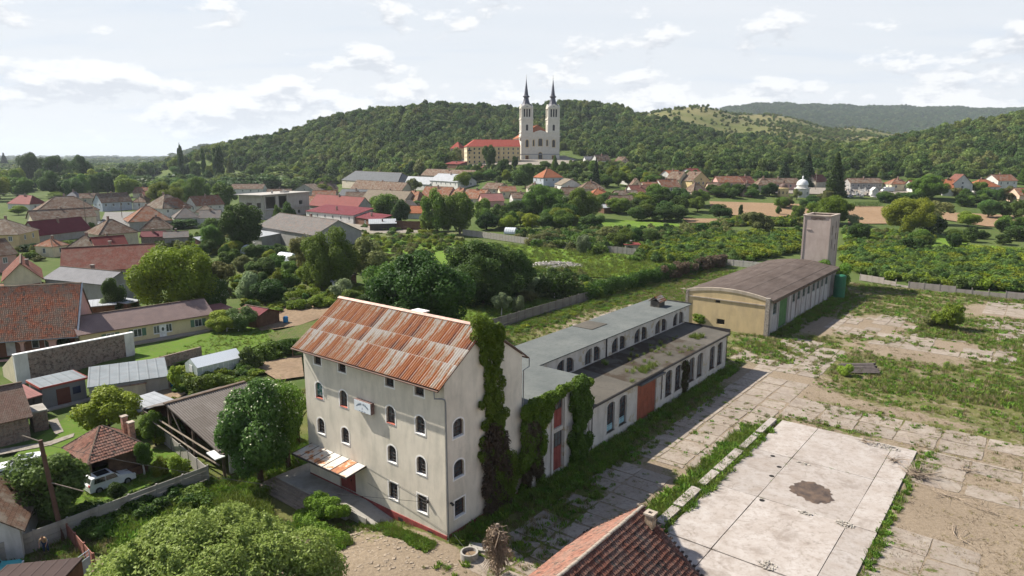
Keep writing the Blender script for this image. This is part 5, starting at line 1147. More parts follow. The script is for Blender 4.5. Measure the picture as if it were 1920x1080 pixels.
def foreground_roof():
    r=lroot('foreground_tiled_house',15.1,0,0,'house with dark red tiled gable roof at the bottom edge of the picture','house')
    w,rise,ZR=4.8,3.9,6.5; T1=3.7; T0=-9; ZE=ZR-rise; L=math.hypot(w,rise)
    mb=MB(); mb.face([(-w+.4,T0,-.6),(-w+.4,T1-.3,-.6),(-w+.4,T1-.3,ZE+.2),(-w+.4,T0,ZE+.2)]); mb.face([(w-.4,T0,-.6),(w-.4,T1-.3,-.6),(w-.4,T1-.3,ZE+.2),(w-.4,T0,ZE+.2)]); mb.face([(-w+.4,T1-.3,-.6),(w-.4,T1-.3,-.6),(w-.4,T1-.3,ZE+.3),(0,T1-.3,ZR-.15),(-w+.4,T1-.3,ZE+.3)]); mb.face([(-w+.4,T0,-.6),(w-.4,T0,-.6),(w-.4,T0,ZE+.3),(0,T0,ZR-.15),(-w+.4,T0,ZE+.3)]); mb.build('wall',W_BEIGE,r)
    mb=MB(); mb.slab([(-w,T0,ZE-.06),(0,T0,ZR-.06),(0,T1,ZR-.06),(-w,T1,ZE-.06)],.1); mb.slab([(.003,T0,ZR-.06),(w,T0,ZE-.06),(w,T1,ZE-.06),(.003,T1,ZR-.06)],.1); ro=mb.build('roof',M_TIMB,r)
    tile_field(ro,(w,T0,ZE),(0,1,0),(-w,0,rise),T1-T0,L,.20,.38,TP_FG,.035,.085,'roof_tiles',3)
    tile_field(ro,(-w,T1,ZE),(0,-1,0),(w,0,rise),T1-T0,L,.20,.40,TP_ORG if False else TP_BRN,.035,.04,'roof_tiles',4)
    rng=random.Random(4); y=T0; k=0
    me=MB(); n=6
    for q in range(n):
        a0,a1=math.pi*q/n,math.pi*(q+1)/n
        me.face([(.14*math.cos(a0),0,.10*math.sin(a0)),(.14*math.cos(a1),0,.10*math.sin(a1)),(.12*math.cos(a1),.36,.085*math.sin(a1)),(.12*math.cos(a0),.36,.085*math.sin(a0))])
    mesh=me.mesh('ridge_tile',M_MORT)
    while y<T1-.3: o=link('ridge_tile',mesh,ro,(rng.uniform(-.015,.015),y,ZR+.0+rng.uniform(-.01,.015))); y+=.34
    # verge tiles standing along both rakes at the far end
    vm=MB(); vm.box(-.09,.09,-.03,.16,.0,.09); vmesh=vm.mesh('verge_tile',TP_FG)
    for sd in (-1,1):
        for k in range(17): f=(k+.5)/17; o=link('verge_tile',vmesh,ro,(sd*w*(1-f),T1-.06,ZE+rise*f+.02+.02*(k%2)))
    s,t=G(1228,964,5.9); x=.95; y=2.9; mb=MB(); mb.box(x-.28,x+.28,y-.28,y+.28,4.8,6.55); c=mb.build('chimney',mat_brick('ochre_chimney_brick',(.36,.25,.15),(.30,.2,.13),(.38,.33,.27)),ro)
    mb=MB(); 
    for q in ((-.36,.36,-.36,-.14),(-.36,.36,.14,.36),(-.36,-.14,-.14,.14),(.14,.36,-.14,.14)): mb.box(x+q[0],x+q[1],y+q[2],y+q[3],6.552,6.68)
    mb.box(x-.139,x+.139,y-.139,y+.139,6.552,6.56,1); mb.build('chimney_cap',[M_MORT,mat_plain('hole_dark',(.01,.01,.01))],c)
foreground_roof()
def big_tiled_house():
    eh=3.6; A=GP(-110,641,eh); B=GP(141,616,eh); z0=min(A.z,B.z); xd=Vector((B.x-A.x,B.y-A.y,0)).normalized(); yd=Vector((-xd.y,xd.x,0)); W=(B-A).xy.length; mid=(A+B)/2
    r=empty('arcaded_tiled_house',(mid.x,mid.y,z0),math.atan2(xd.y,xd.x),'pink arcaded house with broad weathered orange tile roof at the left','house'); w=W/2; d=10.5
    q=mid+yd*d/2; x_,y_,zz=ray(70,538); rise=H+zz/y_*q.y-z0-eh
    hol=[]
    def xat(u):  # local x of a pixel column on the front wall
        P=GP(u,645,2); return (Vector((P.x,P.y,0))-Vector((mid.x,mid.y,0))).dot(xd)
    for uc,wd in ((24,3.3),(72,3.3),(120,3.1),(-30,3.3)): hol.append(arch_loop(xat(uc),.1,wd,2.9,.7,8))
    mb=MB(); wall_mb([(-w,-.8),(w,-.8),(w,eh),(-w,eh)],hol,.45,mb,lambda x,dd,z:(x,dd,z)); mb.face([(w,0,-.8),(w,d,-.8),(w,d,eh),(w,d/2,eh+rise-.1),(w,0,eh)]); mb.face([(-w,0,-.8),(-w,d,-.8),(-w,d,eh),(-w,d/2,eh+rise-.1),(-w,0,eh)]); mb.face([(-w,d,-.8),(w,d,-.8),(w,d,eh),(-w,d,eh)]); mb.build('wall',W_PINK,r)
    mb=MB(); mb.face([(-w+.1,2.6,-.8),(w-.1,2.6,-.8),(w-.1,2.6,eh),(-w+.1,2.6,eh)]); mb.build('inner_wall',mat_plain('reddish_inner_wall',(.24,.12,.08),.9),r)
    x=xat(18); mb=MB(); mb.box(x-.6,x+.6,2.5,2.58,.1,2.4); mb.build('door',F_WHT,r)
    x=xat(72)
    for dx in (-.9,.8): mb=MB(); mb.box(x+dx-.5,x+dx+.5,2.5,2.58,1.,2.3); o=mb.build('window',F_WHT,r); mb=MB(); mb.box(x+dx-.4,x+dx+.4,2.46,2.498,1.1,2.2); mb.build('pane',M_GLASS,o)
    e=.5; k=rise/(d/2); ze=eh-k*e+.1; zr=eh+rise+.1
    mb=MB(); mb.slab([(-w,-e,ze-.05),(w+.2,-e,ze-.05),(w+.2,d/2,zr-.05),(-w,d/2,zr-.05)],.12); mb.slab([(-w,d/2+.003,zr-.05),(w+.2,d/2+.003,zr-.05),(w+.2,d+e,ze-.05),(-w,d+e,ze-.05)],.12); ro=mb.build('roof',M_TIMB,r)
    tile_field(ro,(-w,-e,ze),(1,0,0),(0,d/2+e,zr-ze),W+.2,math.hypot(d/2+e,zr-ze),.26,.36,TP_ORG,.045,.05,'roof_tiles',6)
    tile_field(ro,(w+.2,d+e,ze),(-1,0,0),(0,-d/2-e,zr-ze),W+.2,math.hypot(d/2+e,zr-ze),.52,.72,TP_ORG,.05,.05,'roof_tiles',7)
    mb=MB(); mb.tube([(-w,d/2,zr+.03),(w+.25,d/2,zr+.03)],.14,8); mb.build('ridge',TP_ORG,ro)
    mb=MB(); mb.hexa([(w+.2,-e-.05,ze-.2),(w+.42,-e-.05,ze-.2),(w+.42,d/2,zr-.2),(w+.2,d/2,zr-.2),(w+.2,-e-.05,ze+.06),(w+.42,-e-.05,ze+.06),(w+.42,d/2,zr+.08),(w+.2,d/2,zr+.08)]); mb.build('verge_board',mat_plain('grey_blue_verge',(.33,.35,.38),.6),r)
    mb=MB(); mb.tube([(w+.1,-e-.05,ze-.1),(w+.1,-.2,ze-.6),(w+.05,-.12,0)],.06,6); mb.tube([(-w,-e-.08,ze-.05),(w+.2,-e-.08,ze-.08)],.08,6); mb.build('gutter',M_PIPE,r)
big_tiled_house()
def yellow_house():
    eh=2.75; r=house('low_yellow_house','long low pale yellow house with pinkish corrugated roof and green shutters','house',149,627,396,588,eh,7.5,577,'g',R_PBR,mat_plaster('light_yellow_plaster',(.58,.50,.30),amt=.2),0,0)
    mx=Vector(r.location); ang=r.rotation_euler[2]; xd=Vector((math.cos(ang),math.sin(ang),0))
    sh=mat_plain('green_shutter_paint',(.09,.17,.11),.7)
    def xat(u,v): P=GP(u,v,1.3); return (Vector((P.x,P.y,0))-Vector((mx.x,mx.y,0))).dot(xd)
    for u,v,k in ((198,628,2),(244,618,2),(282,614,0),(304,610,0),(358,601,2)):
        x=xat(u,v); a=.55 if k else .42; mb=MB(); 
        for q in ((-a-.07,a+.07,.85,.93),(-a-.07,a+.07,2.1,2.18),(-a-.07,-a,.93,2.1),(a,a+.07,.93,2.1),(-.03,.03,.93,2.1)): mb.box(x+q[0],x+q[1],-.06,-.004,q[2],q[3])
        o=mb.build('window',F_WHT,r); mb=MB(); mb.box(x-a,x+a,-.03,-.003,.93,2.1); mb.build('pane',M_GLASS,o)
        if k:
            for s in (-1,1): mb=MB(); c=x+s*(a+.42); mb.box(c-.3,c+.3,-.07,-.004,.9,2.15); mb.build('shutter',sh,r)
        else: mb=MB(); c=x; mb.box(c-.5,c+.5,-.09,-.061,.75,.85); mb.build('window_sill',F_WHT,r)
    x=xat(293,612); mb=MB(); mb.box(x-.55,x+.55,-.09,-.004,.05,2.25); o=mb.build('door',F_WHT,r); mb=MB(); mb.lathe([(.01,0),(.28,0)],0,0,12); me=mb.mesh('door_glass',M_GLASS); oo=link('door_glass',me,o,(x,-.095,1.45)); oo.rotation_euler=(math.pi/2,0,0); oo.scale=(.7,1.2,1)
    w=(GP(396,588,eh)-GP(149,627,eh)).xy.length/2
    mb=MB(); mb.box(-w+4,w-1,-1.6,-.06,-.5,.16); mb.build('stone_terrace',mat_plaster('terrace_stone',(.30,.26,.22),amt=.6),r)
    mb=MB(); mb.tube([(-w-.3,-.48,2.66),(w+.3,-.48,2.62)],.06,6); mb.build('gutter',M_BRNMET,r)
yellow_house()
house('annex_shed','flat roofed annex at the right end of the low yellow house','annex',398,589,440,581,2.3,5,574,'m',R_PINK,W_CRM,0,0)
house('brown_garden_shed','brown board shed behind the yellow green round shrub','shed',441,588,480,595,2.1,5,576,'g',R_BURG,W_WOOD,0,0)
house('flat_roof_carport','open carport with white flat roof behind the low yellow house','carport',150,577,214,571,2.6,6,563,'m',R_WHITE,W_WOOD,0,0)
house('small_white_canopy','small white canopy right of the white carport roof','canopy',238,569,260,564,2.5,4,562,'m',R_WHITE,W_WOOD,0,0)
house('long_metal_roof_shed','long shed with pale blue grey sheet roof leaning on the brick wall','shed',166,727,313,697,2.5,7.5,681,'m',R_BLUG,W_GREY,0,0,ov=.15)
def trimmed_shed():
    r=house('red_trimmed_shed','grey block shed with pale roof edged in red','shed',77,728,159,709,2.7,4.2,705,'m',R_BLUG,mat_plaster('grey_block_wall',(.20,.205,.215),amt=.4),0,0,ov=.2)
    w=(GP(159,709,2.7)-GP(77,728,2.7)).xy.length/2; mb=MB(); mb.box(-w-.25,w+.25,-.28,-.21,2.6,2.84); mb.box(-w-.27,-w-.21,-.2,4.3,2.62,2.9); mb.box(w+.21,w+.27,-.2,4.3,2.62,2.9); mb.build('roof_trim',mat_plain('red_trim',(.30,.06,.045),.6),r)
    mb=MB(); mb.box(-.9,.6,-.06,-.004,0,2.1); mb.build('door',mat_plain('dark_red_wood_door',(.12,.045,.03),.8),r); mb=MB(); mb.box(.9,1.8,-.05,-.004,1.,1.9); mb.build('window',mat_plain('dark_blue_pane',(.015,.025,.06),.3),r)
    mb=MB(); mb.box(-w-.3,w+.2,-1.,-.07,-.6,.08); mb.build('step',M_CONC,r)
trimmed_shed()
house('tan_low_shed','low tan block shed with rusty pale roof and dark doorway','shed',214,727,272,715,2.1,3.4,713,'m',mat_ribmetal('rusty_pale_roof',(.42,.33,.28),.7,.9,.5),W_BEIGE,0,0,ov=.15)
house('white_awning','pale flat awning roof between the garden tree and the barn','awning',263,770,320,752,2.4,3.6,747,'m',R_WHITE,W_WOOD,0,0,walls=False)
house('lean_to_canopy','small pinkish brown canopy over a dark recess','canopy',46,750,78,741,2.2,4.,727,'m',R_PINK,R_DARK,0,0,ov=.1)
house('brick_outhouse','low outhouse with white lintel and brown plank door','outhouse',60,776,88,770,2.1,2.6,768,'flat',M_CONC,W_BRICK,0,0,ov=.05)
house('left_tiled_shed','shed with brown tiled roof cut by the left picture edge','shed',-70,806,52,779,2.7,7.5,731,'g',mat_tile('pinkish_brown_tiles',(.27,.165,.13),(.2,.13,.1),.3),W_BRICK,0,0)
house('white_gable_outbuilding','white rendered gable building at the lower left picture edge','outbuilding',-120,1020,36,990,2.6,6,955,'f',T_BRN,W_WHITE,0,0)
def greenhouse():
    eh=1.7; A=GP(369,690,eh); B=GP(455,669,eh); mid=(A+B)/2; xd=(B-A); W=xd.xy.length; xd=Vector((xd.x,xd.y,0)).normalized(); r=empty('greenhouse',(mid.x,mid.y,min(A.z,B.z)),math.atan2(xd.y,xd.x),'long white greenhouse with translucent sheet roof in the garden','greenhouse'); w=W/2; d=3.3
    g=NB('translucent_sheet'); g.col((.60,.63,.66),.35,.4); g.b.inputs['Alpha'].default_value=1; gw=mat_plain('clouded_greenhouse_glass',(.42,.47,.44),.3,.5,0,.25,1.5)
    mb=MB(); mb.slab([(-w,-.1,eh),(w,-.1,eh),(w,d/2,eh+1),(-w,d/2,eh+1)],.03); mb.slab([(-w,d/2+.003,eh+1),(w,d/2+.003,eh+1),(w,d+.1,eh),(-w,d+.1,eh)],.03); mb.build('roof',g.m,r)
    mb=MB(); mb.face([(-w,0,0),(w,0,0),(w,0,eh),(-w,0,eh)]); mb.face([(-w,d,0),(w,d,0),(w,d,eh),(-w,d,eh)])
    for s in (-1,1): mb.face([(s*w,0,0),(s*w,d,0),(s*w,d,eh),(s*w,d/2,eh+.95),(s*w,0,eh)])
    mb.build('glazing',gw,r)
    n=9
    for k in range(n+1): x=-w+W*k/n; mb=MB(); mb.box(x-.03,x+.03,-.05,-.004,0,eh-.02); mb.build('post',F_WHT,r)
    mb=MB(); mb.box(-w,w,-.07,-.052,.7,.76); mb.box(-w-.05,-w-.003,1.2,2.1,0,1.8); mb.build('rail',F_WHT,r)
greenhouse()
def brick_ruin():
    r=lroot('brick_ruin_wall',-73.3,0,0,'tall bare brick wall with white end piers left over from a house','wall')
    b1=mat_brick('bare_ruin_brick',(.24,.15,.115),(.18,.13,.105),(.30,.26,.22),(.3,.1),.7)
    t0,t1=-7.8,7.6; h=3.5
    mb=MB(); mb.box(-.25,.25,t0+1.6,t1-1.3,-.8,h-.12); mb.build('wall',b1,r)
    mb=MB(); mb.box(-.27,.29,t0,t0+1.6,-.8,h-.12); mb.build('pier',W_WHITE,r); mb=MB(); mb.box(-.27,.29,t1-1.3,t1,-.8,h-.12); mb.build('pier',W_WHITE,r)
    mb=MB(); mb.box(-.32,.34,t0-.04,t1+.05,h-.12,h); mb.build('coping',F_WHT,r)
    mb=MB(); mb.hexa([(-5.5,t0,-.8),(-.28,t0,-.8),(-.28,t0+.3,-.8),(-5.5,t0+.3,-.8),(-5.5,t0,.6),(-.28,t0,h-.2),(-.28,t0+.3,h-.2),(-5.5,t0+.3,.6)]); mb.build('sloping_wall',W_CRM,r)
brick_ruin()
def garden_wall():
    r=empty('garden_wall',(0,0,0),0,'low grey stone wall between the lawn and the greenhouse','wall'); pts=[GP(288,692),GP(378,668)]
    for a,b_ in zip(pts,pts[1:]):
        mb=MB(); n=Vector((-(b_-a).y,(b_-a).x,0)).normalized()*.15
        mb.hexa([a-n+Vector((0,0,-.3)),b_-n+Vector((0,0,-.3)),b_+n+Vector((0,0,-.3)),a+n+Vector((0,0,-.3)),a-n+Vector((0,0,1.5)),b_-n+Vector((0,0,1.5)),b_+n+Vector((0,0,1.5)),a+n+Vector((0,0,1.5))]); mb.build('wall',W_BRICK,r)
garden_wall()
# ---- barn with corrugated sheets
def barn():
    r=lroot('open_barn',0,0,-.55,'open timber barn with grey corrugated fibre cement roof','barn')
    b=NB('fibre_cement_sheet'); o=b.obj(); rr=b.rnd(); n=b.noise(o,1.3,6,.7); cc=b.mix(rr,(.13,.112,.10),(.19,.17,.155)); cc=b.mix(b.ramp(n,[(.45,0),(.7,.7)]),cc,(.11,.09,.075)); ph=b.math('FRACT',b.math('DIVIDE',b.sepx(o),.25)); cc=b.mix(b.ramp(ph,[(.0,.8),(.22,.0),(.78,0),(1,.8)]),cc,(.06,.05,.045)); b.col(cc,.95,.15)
    s_r,s_e,zr,ze=-35.4,-25.2,5.1,2.6; t0,t1=-5.1,3.9; L=math.hypot(s_e-s_r,zr-ze); ang=math.atan2(zr-ze,s_e-s_r); rows=5; cols=9; sw=(t1-t0)/cols
    me=corr_mesh('roof_sheet',sw+.06,L/rows+.12,.25,.035,b.m)
    for j in range(rows):
        for i in range(cols):
            o_=link('roof_sheet',me,r); q=j/rows; o_.location=(s_e-(s_e-s_r)*q,t0+i*sw,ze+(zr-ze)*q+.03*(rows-j)*.5+.02); o_.rotation_euler=Matrix(((0,-math.cos(ang),0),(1,0,0),(0,math.sin(ang),1))).to_euler() if False else (Matrix.Rotation(math.pi/2,3,'Z')@Matrix.Rotation(ang,3,'X')).to_euler()
    mb=MB(); mb.slab([(s_r,t0,zr-.05),(s_r,t1,zr-.05),(s_r-6,t1,3.2),(s_r-6,t0,3.2)],.06); mb.build('rear_roof',R_ASB,r)
    mb=MB(); mb.box(s_r-.2,s_r+.25,t0-.1,t1,zr-.02,zr+.14); mb.build('ridge_cap',M_TIMB,r)
    for (s,t,h) in ((s_e+.3,t0+.3,ze-.1),(s_e+.3,t0+5,ze-.1),(s_r,t0+.3,zr-.1),(-30.5,t0+.3,3.7),(s_r-5.8,t0+.3,3.1),(-30.5,t0+6,3.7)): mb=MB(); mb.box(s-.11,s+.11,t-.11,t+.11,-.4,h); mb.build('post',M_TIMB,r)
    mb=MB(); mb.tube([(s_e+.2,t0+.15,ze-.15),(s_r,t0+.15,zr-.2)],.10,6); mb.tube([(s_r-6,t0+.15,3.0),(s_e+.2,t0-.2,2.35)],.09,6); mb.tube([(s_r-4,t0-.4,2.8),(-28,t0-.6,2.0),(s_e+.5,t0-.2,1.5)],.08,6); mb.tube([(-30.5,t0+.15,.2),(s_r+1,t0+.15,4.4)],.07,6); mb.build('rafter',M_WOOD,r)
    mb=MB(); mb.face([(s_r-5.9,t0+3.5,-.4),(s_e-1.,t0+3.5,-.4),(s_e-1.,t0+3.5,2.2),(s_r,t0+3.5,3.5),(s_r-5.9,t0+3.5,2.6)]); mb.face([(s_r-5.9,t1,-.4),(s_e,t1,-.4),(s_e,t1,ze),(s_r,t1,zr-.1),(s_r-5.9,t1,3)]); mb.face([(s_r-5.9,t0+.2,-.4),(s_r-5.9,t1,-.4),(s_r-5.9,t1,3),(s_r-5.9,t0+.2,3)]); mb.build('board_wall',W_WOOD,r)
    mb=MB(); mb.box(s_e-.5,s_e-.2,t0+1.2,t0+1.7,-.4,2.3); mb.box(s_e-.5,s_e-.3,t0+1.72,t0+7.5,-.4,.55); mb.box(s_e-.5,s_e-.3,t0+1.72,t0+7.5,2.,2.3); mb.build('white_wall',W_WHITE,r)
    mb=MB(); mb.hexa([(s_e-.9,t0-.7,ze-.1),(s_e+.7,t0-.7,ze-.35),(s_e+.7,t0+.3,ze-.35),(s_e-.9,t0+.3,ze-.1),(s_e-.9,t0-.7,ze),(s_e+.7,t0-.7,ze-.25),(s_e+.7,t0+.3,ze-.25),(s_e-.9,t0+.3,ze)]); mb.build('patch_board',F_WHT,r)
barn()
# ---- hip roofed garden house
def garden_house():
    s0,s1,t0,t1=-38.0,-31.9,-14.0,-8.6; eh=2.75; base=-.65
    r=lroot('garden_house',0,0,base,'small garden house with brown tiled hip roof and two brick chimneys','house'); zr=eh+2.05
    mb=MB()
    a,b_,c,d=s0+.7,s1-.5,t0+.5,t1-.4; mb.face([(a,c,-.3),(b_,c,-.3),(b_,c,eh),(a,c,eh)]); mb.face([(b_,c+1.4,-.3),(b_,d,-.3),(b_,d,eh),(b_,c+1.4,eh)]); mb.face([(a,d,-.3),(b_,d,-.3),(b_,d,eh),(a,d,eh)]); mb.face([(a,c,-.3),(a,d,-.3),(a,d,eh),(a,c,eh)]); mb.build('wall',mat_plain('dark_brown_boards',(.10,.06,.04),.85,.2,0,.3,2),r)
    P=[(s0,t0,eh),(s1,t0,eh),(s1,t1,eh),(s0,t1,eh)]; A=((s0+s1)/2-.5,(t0+t1)/2-.1,zr); B=((s0+s1)/2-.5,(t0+t1)/2+.1,zr)
    mb=MB(); mb.face([P[0],P[1],A]); mb.face([P[1],P[2],B,A]); mb.face([P[2],P[3],B]); mb.face([P[3],P[0],A,B]); mb.face(P)
    for p_,q in ((P[0],A),(P[1],A),(P[2],B),(P[3],B)): mb.tube([p_,q],.10,6,1)
    ro=mb.build('roof',[mat_tile('red_brown_pantiles',(.24,.105,.075),(.19,.09,.07),.1,(.24,.34)),M_TIMB],r)
    def tri_field(p0,p1,ap,seed):
        p0,p1,ap=Vector(p0),Vector(p1),Vector(ap); u=(p1-p0).normalized(); W=(p1-p0).length; xa=(ap-p0).dot(u); L=((ap-p0)-u*xa).length; vy=((ap-p0)-u*xa).normalized()
        tile_field(ro,p0,u,vy,W,L,.24,.34,TP_BRN,.04,.05,'roof_tiles',seed,tri=lambda x,y:(x>xa*y/L) and (x<W-(W-xa)*y/L))
    tri_field(P[0],P[1],A,1); tri_field(P[1],P[2],B,2); tri_field(P[2],P[3],B,3); tri_field(P[3],P[0],A,4)
    for (u,v,h) in ((235,806,1.0),(247,812,.7)):
        s,t=G(u,v,eh+.9+base); mb=MB(); mb.box(s-.25,s+.25,t-.25,t+.25,1.5,eh+1.3+h); c_=mb.build('chimney',mat_brick('orange_chimney_brick',(.45,.19,.11),(.38,.16,.1),(.4,.3,.25)),ro); mb=MB(); mb.box(s-.31,s+.31,t-.31,t+.31,eh+1.302+h,eh+1.4+h); mb.build('chimney_cap',M_MORT,c_)
    mb=MB(); mb.box(s1-.1,s1,t0+.1,t0+.2,0,eh); mb.box(s1-.1,s1,t1-.3,t1-.2,0,eh); mb.build('porch_post',M_TIMB,r)
    mb=MB(); mb.box(s1-.09,s1-.04,t0+1.8,t1-.3,.0,1.0); mb.build('porch_rail',W_WOOD,r)
garden_house()
# ---- fences
def plank_fence(name,label,pts,h=1.8,planks=4,bay=2.2,mat=M_CONC,drop=0,world=True,z0=None,broken=None,top=0,seed=1,postm=None):
    P=[]
    for a,b_ in zip(pts,pts[1:]):
        n=max(1,int(round((Vector(b_)-Vector(a)).length/bay)))
        for k in range(n): P.append(Vector(a).lerp(Vector(b_),k/n))
    P.append(Vector(pts[-1])); rng=random.Random(seed)
    r=empty(name,(P[0].x,P[0].y,tz(P[0].x,P[0].y)),0,label,'fence'); org=Vector(r.location)
    ph=h/planks; pm=MB(); pm.box(-.075,.075,-.075,.075,-.4,h+.08); pme=pm.mesh('post',postm or mat); cache={}
    for i,p in enumerate(P):
        z=tz(p.x,p.y); o=link('post',pme,r,(p.x-org.x,p.y-org.y,z-org.z)); 
        if i+1==len(P): break
        q=P[i+1]; dd=q-p; L=dd.length; a=math.atan2(dd.y,dd.x); o.rotation_euler=(0,0,a); key=round(L,2); zm=(z+tz(q.x,q.y))/2
        if key not in cache:
            mb=MB(); mb.box(.075,L-.075,-.03,.03,.012,ph-.012); cache[key]=mb.mesh('fence_plank',mat)
        for k in range(planks):
            if broken and rng.random()<broken and k>=planks-2: continue
            link('fence_plank',cache[key],r,(p.x-org.x,p.y-org.y,zm-org.z+k*ph+rng.uniform(-.008,.008)),a+rng.uniform(-.004,.004))
    return r
Lx=lambda s,t: tuple(Lw(s,t).xy)
plank_fence('concrete_plank_fence','grey concrete plank fence crossing the lower left corner',[Lx(-24.9,-30),Lx(-25.3,-6.2)],1.75,4,2.3)
plank_fence('garden_plank_fence','concrete plank fence running behind the garden house to the barn',[Lx(-25.8,-6.1),Lx(-44.5,-3.7)],1.5,4,2.4,M_CONC,seed=2)
plank_fence('boundary_plank_wall','dark grey plank wall along the left side of the yard',[Lx(-39.8,48),Lx(-39.8,93)],1.9,4,2.5,mat_plaster('dark_grey_concrete',(.19,.175,.16),(.09,.08,.07),.7),seed=3)
a_,b_=GP(868,441),GP(1012,461); plank_fence('concrete_wall','long grey concrete panel wall across the green meadow',[tuple(a_.xy),tuple(b_.xy)],2.2,2,3.,mat_plaster('pale_grey_concrete',(.31,.29,.26),(.2,.18,.15),.6),seed=4)
a_,b_=GP(1012,461),GP(1192,478); plank_fence('overgrown_panel_wall','overgrown panel wall behind the meadow near the red hut',[tuple(a_.xy),tuple(b_.xy)],2.,2,3.,M_CONC,seed=5)
plank_fence('rear_plank_fence','low grey plank fence behind the yard at the right',[Lx(-.5,145.4),Lx(10.5,141.2),Lx(62,141.2)],1.5,3,3.,mat_plaster('mauve_grey_concrete',(.33,.29,.27),(.2,.17,.15),.6),broken=.25,seed=6)
plank_fence('corner_plank_fence','short pale plank fence at the far left corner of the yard',[Lx(-35.5,147.5),Lx(-17,147.5)],1.7,3,2.6,mat_plaster('pale_fence_concrete',(.42,.40,.37),(.25,.22,.2),.5),seed=7)
a_,b_=GP(742,431),GP(800,432); plank_fence('brown_board_fence','tall brown board fence right of the dark shed',[tuple(a_.xy),tuple(b_.xy)],3.6,3,3.,W_WOOD,seed=8)
def plank_posts():
    # red board fence and tubular gate by the pole
    a,b_=Lx(-25.1,-18.2),Lx(-18.8,-18.6)
    plank_fence('red_board_fence','short rust red board fence below the utility pole',[a,b_],1.25,3,2.1,mat_plain('rust_red_boards',(.23,.10,.075),.8,.2,0,.25,2),seed=9)
    r=lroot('wire_gate',-18.6,-18.9,-.6,'pale blue grey metal grid gate at the lower left','gate',rot=R(-62)); m=mat_plain('pale_blue_gate',(.36,.40,.44),.6)
    mb=MB(); 
    for z in (.1,1.25,1.75): mb.tube([(0,0,z),(4.2,0,z)],.03,5)
    for x in (0,2.1,4.2): mb.tube([(x,0,0),(x,0,1.8)],.035,5)
    mb.build('gate_frame',m,r); mb=MB()
    for k in range(14): mb.box(k*.3+.02,k*.3+.03,-.006,.006,1.25,1.75)
    mb.box(.02,4.18,-.008,.008,1.49,1.5); mb.build('grid',m,r); mb=MB(); mb.box(.03,2.07,-.01,.01,.12,1.22); mb.build('gate_sheet',m,r); mb=MB(); mb.box(2.13,4.17,-.01,.01,.12,1.22); mb.build('gate_sheet',m,r)
plank_posts()
house('lower_left_roof','flat brown roof of a shed at the bottom left corner','shed',-40,1110,110,1094,2.3,3.6,1056,'m',mat_ribmetal('dark_brown_sheet',(.09,.06,.055),.6,.8),W_WOOD,0,0,ov=.1)
# ---- unfinished concrete building
def shell_house():
    r=empty('unfinished_concrete_house',(0,0,0),0,'unfinished grey concrete house shell with flat roof and open storeys','building')
    A=GP(497,411); B=GP(581,400); xd=Vector((B.x-A.x,B.y-A.y,0)); W=xd.length; xd.normalize(); r.location=((A.x+B.x)/2,(A.y+B.y)/2,min(A.z,B.z)); r.rotation_euler[2]=math.atan2(xd.y,xd.x); w=W/2; d=15; Y=(A.y+B.y)/2; sc=Y/1290
    z1=4.2; z2=(406-366)*sc+.6
    c=mat_plaster('raw_concrete',(.38,.36,.33),(.25,.22,.2),.5); lo=[arch_loop(-w*.6,.6,2.2,2.6),arch_loop(-w*.05,.2,2.,3.),arch_loop(w*.5,1.1,1.8,1.6)]; up=[arch_loop(-w*.72,z1+.5,w*.42,z2-z1-1.3),arch_loop(-w*.2,z1+.3,w*.35,z2-z1-1.1),arch_loop(w*.6,z1+1.2,2.6,1.9)]
    mb=MB(); wall_mb([(-w,-.5),(w,-.5),(w,z2),(-w,z2)],lo+up,.4,mb,lambda x,dd,z:(x,dd,z)); 
    sd=[arch_loop(3,.5,3,3),arch_loop(9,.5,3,3),arch_loop(3,z1+.8,3,2.4),arch_loop(9,z1+.8,3.5,2.4)]
    wall_mb([(0,-.5),(d,-.5),(d,z2),(0,z2)],sd,.4,mb,lambda x,dd,z:(-w+dd,x,z)); mb.face([(w,0,-.5),(w,d,-.5),(w,d,z2),(w,0,z2)]); mb.face([(-w,d,-.5),(w,d,-.5),(w,d,z2),(-w,d,z2)]); mb.build('wall',c,r)
    mb=MB(); mb.box(-w-2.5,w+.7,-.9,d+.7,z2+.002,z2+.35); mb.build('roof_slab',c,r); mb=MB(); mb.box(-w-1.2,w+.3,-.5,-.004,z1-.2,z1+.1); mb.build('floor_slab',c,r)
    for (x,y) in ((-w*.3,5),(w*.3,6),(w*.5,9)): mb=MB(); mb.box(x-.3,x+.3,y-.3,y+.3,z2+.35,z2+1.7); mb.build('chimney',c,r)
    mb=MB(); mb.box(w*.15,w*.4,4,6.5,z2+.35,z2+1.1); mb.build('roof_hatch',c,r)
    mb=MB(); mb.box(-w-2.3,-w-1.9,-.6,-.2,-.5,z2); mb.build('column',c,r)
shell_house()
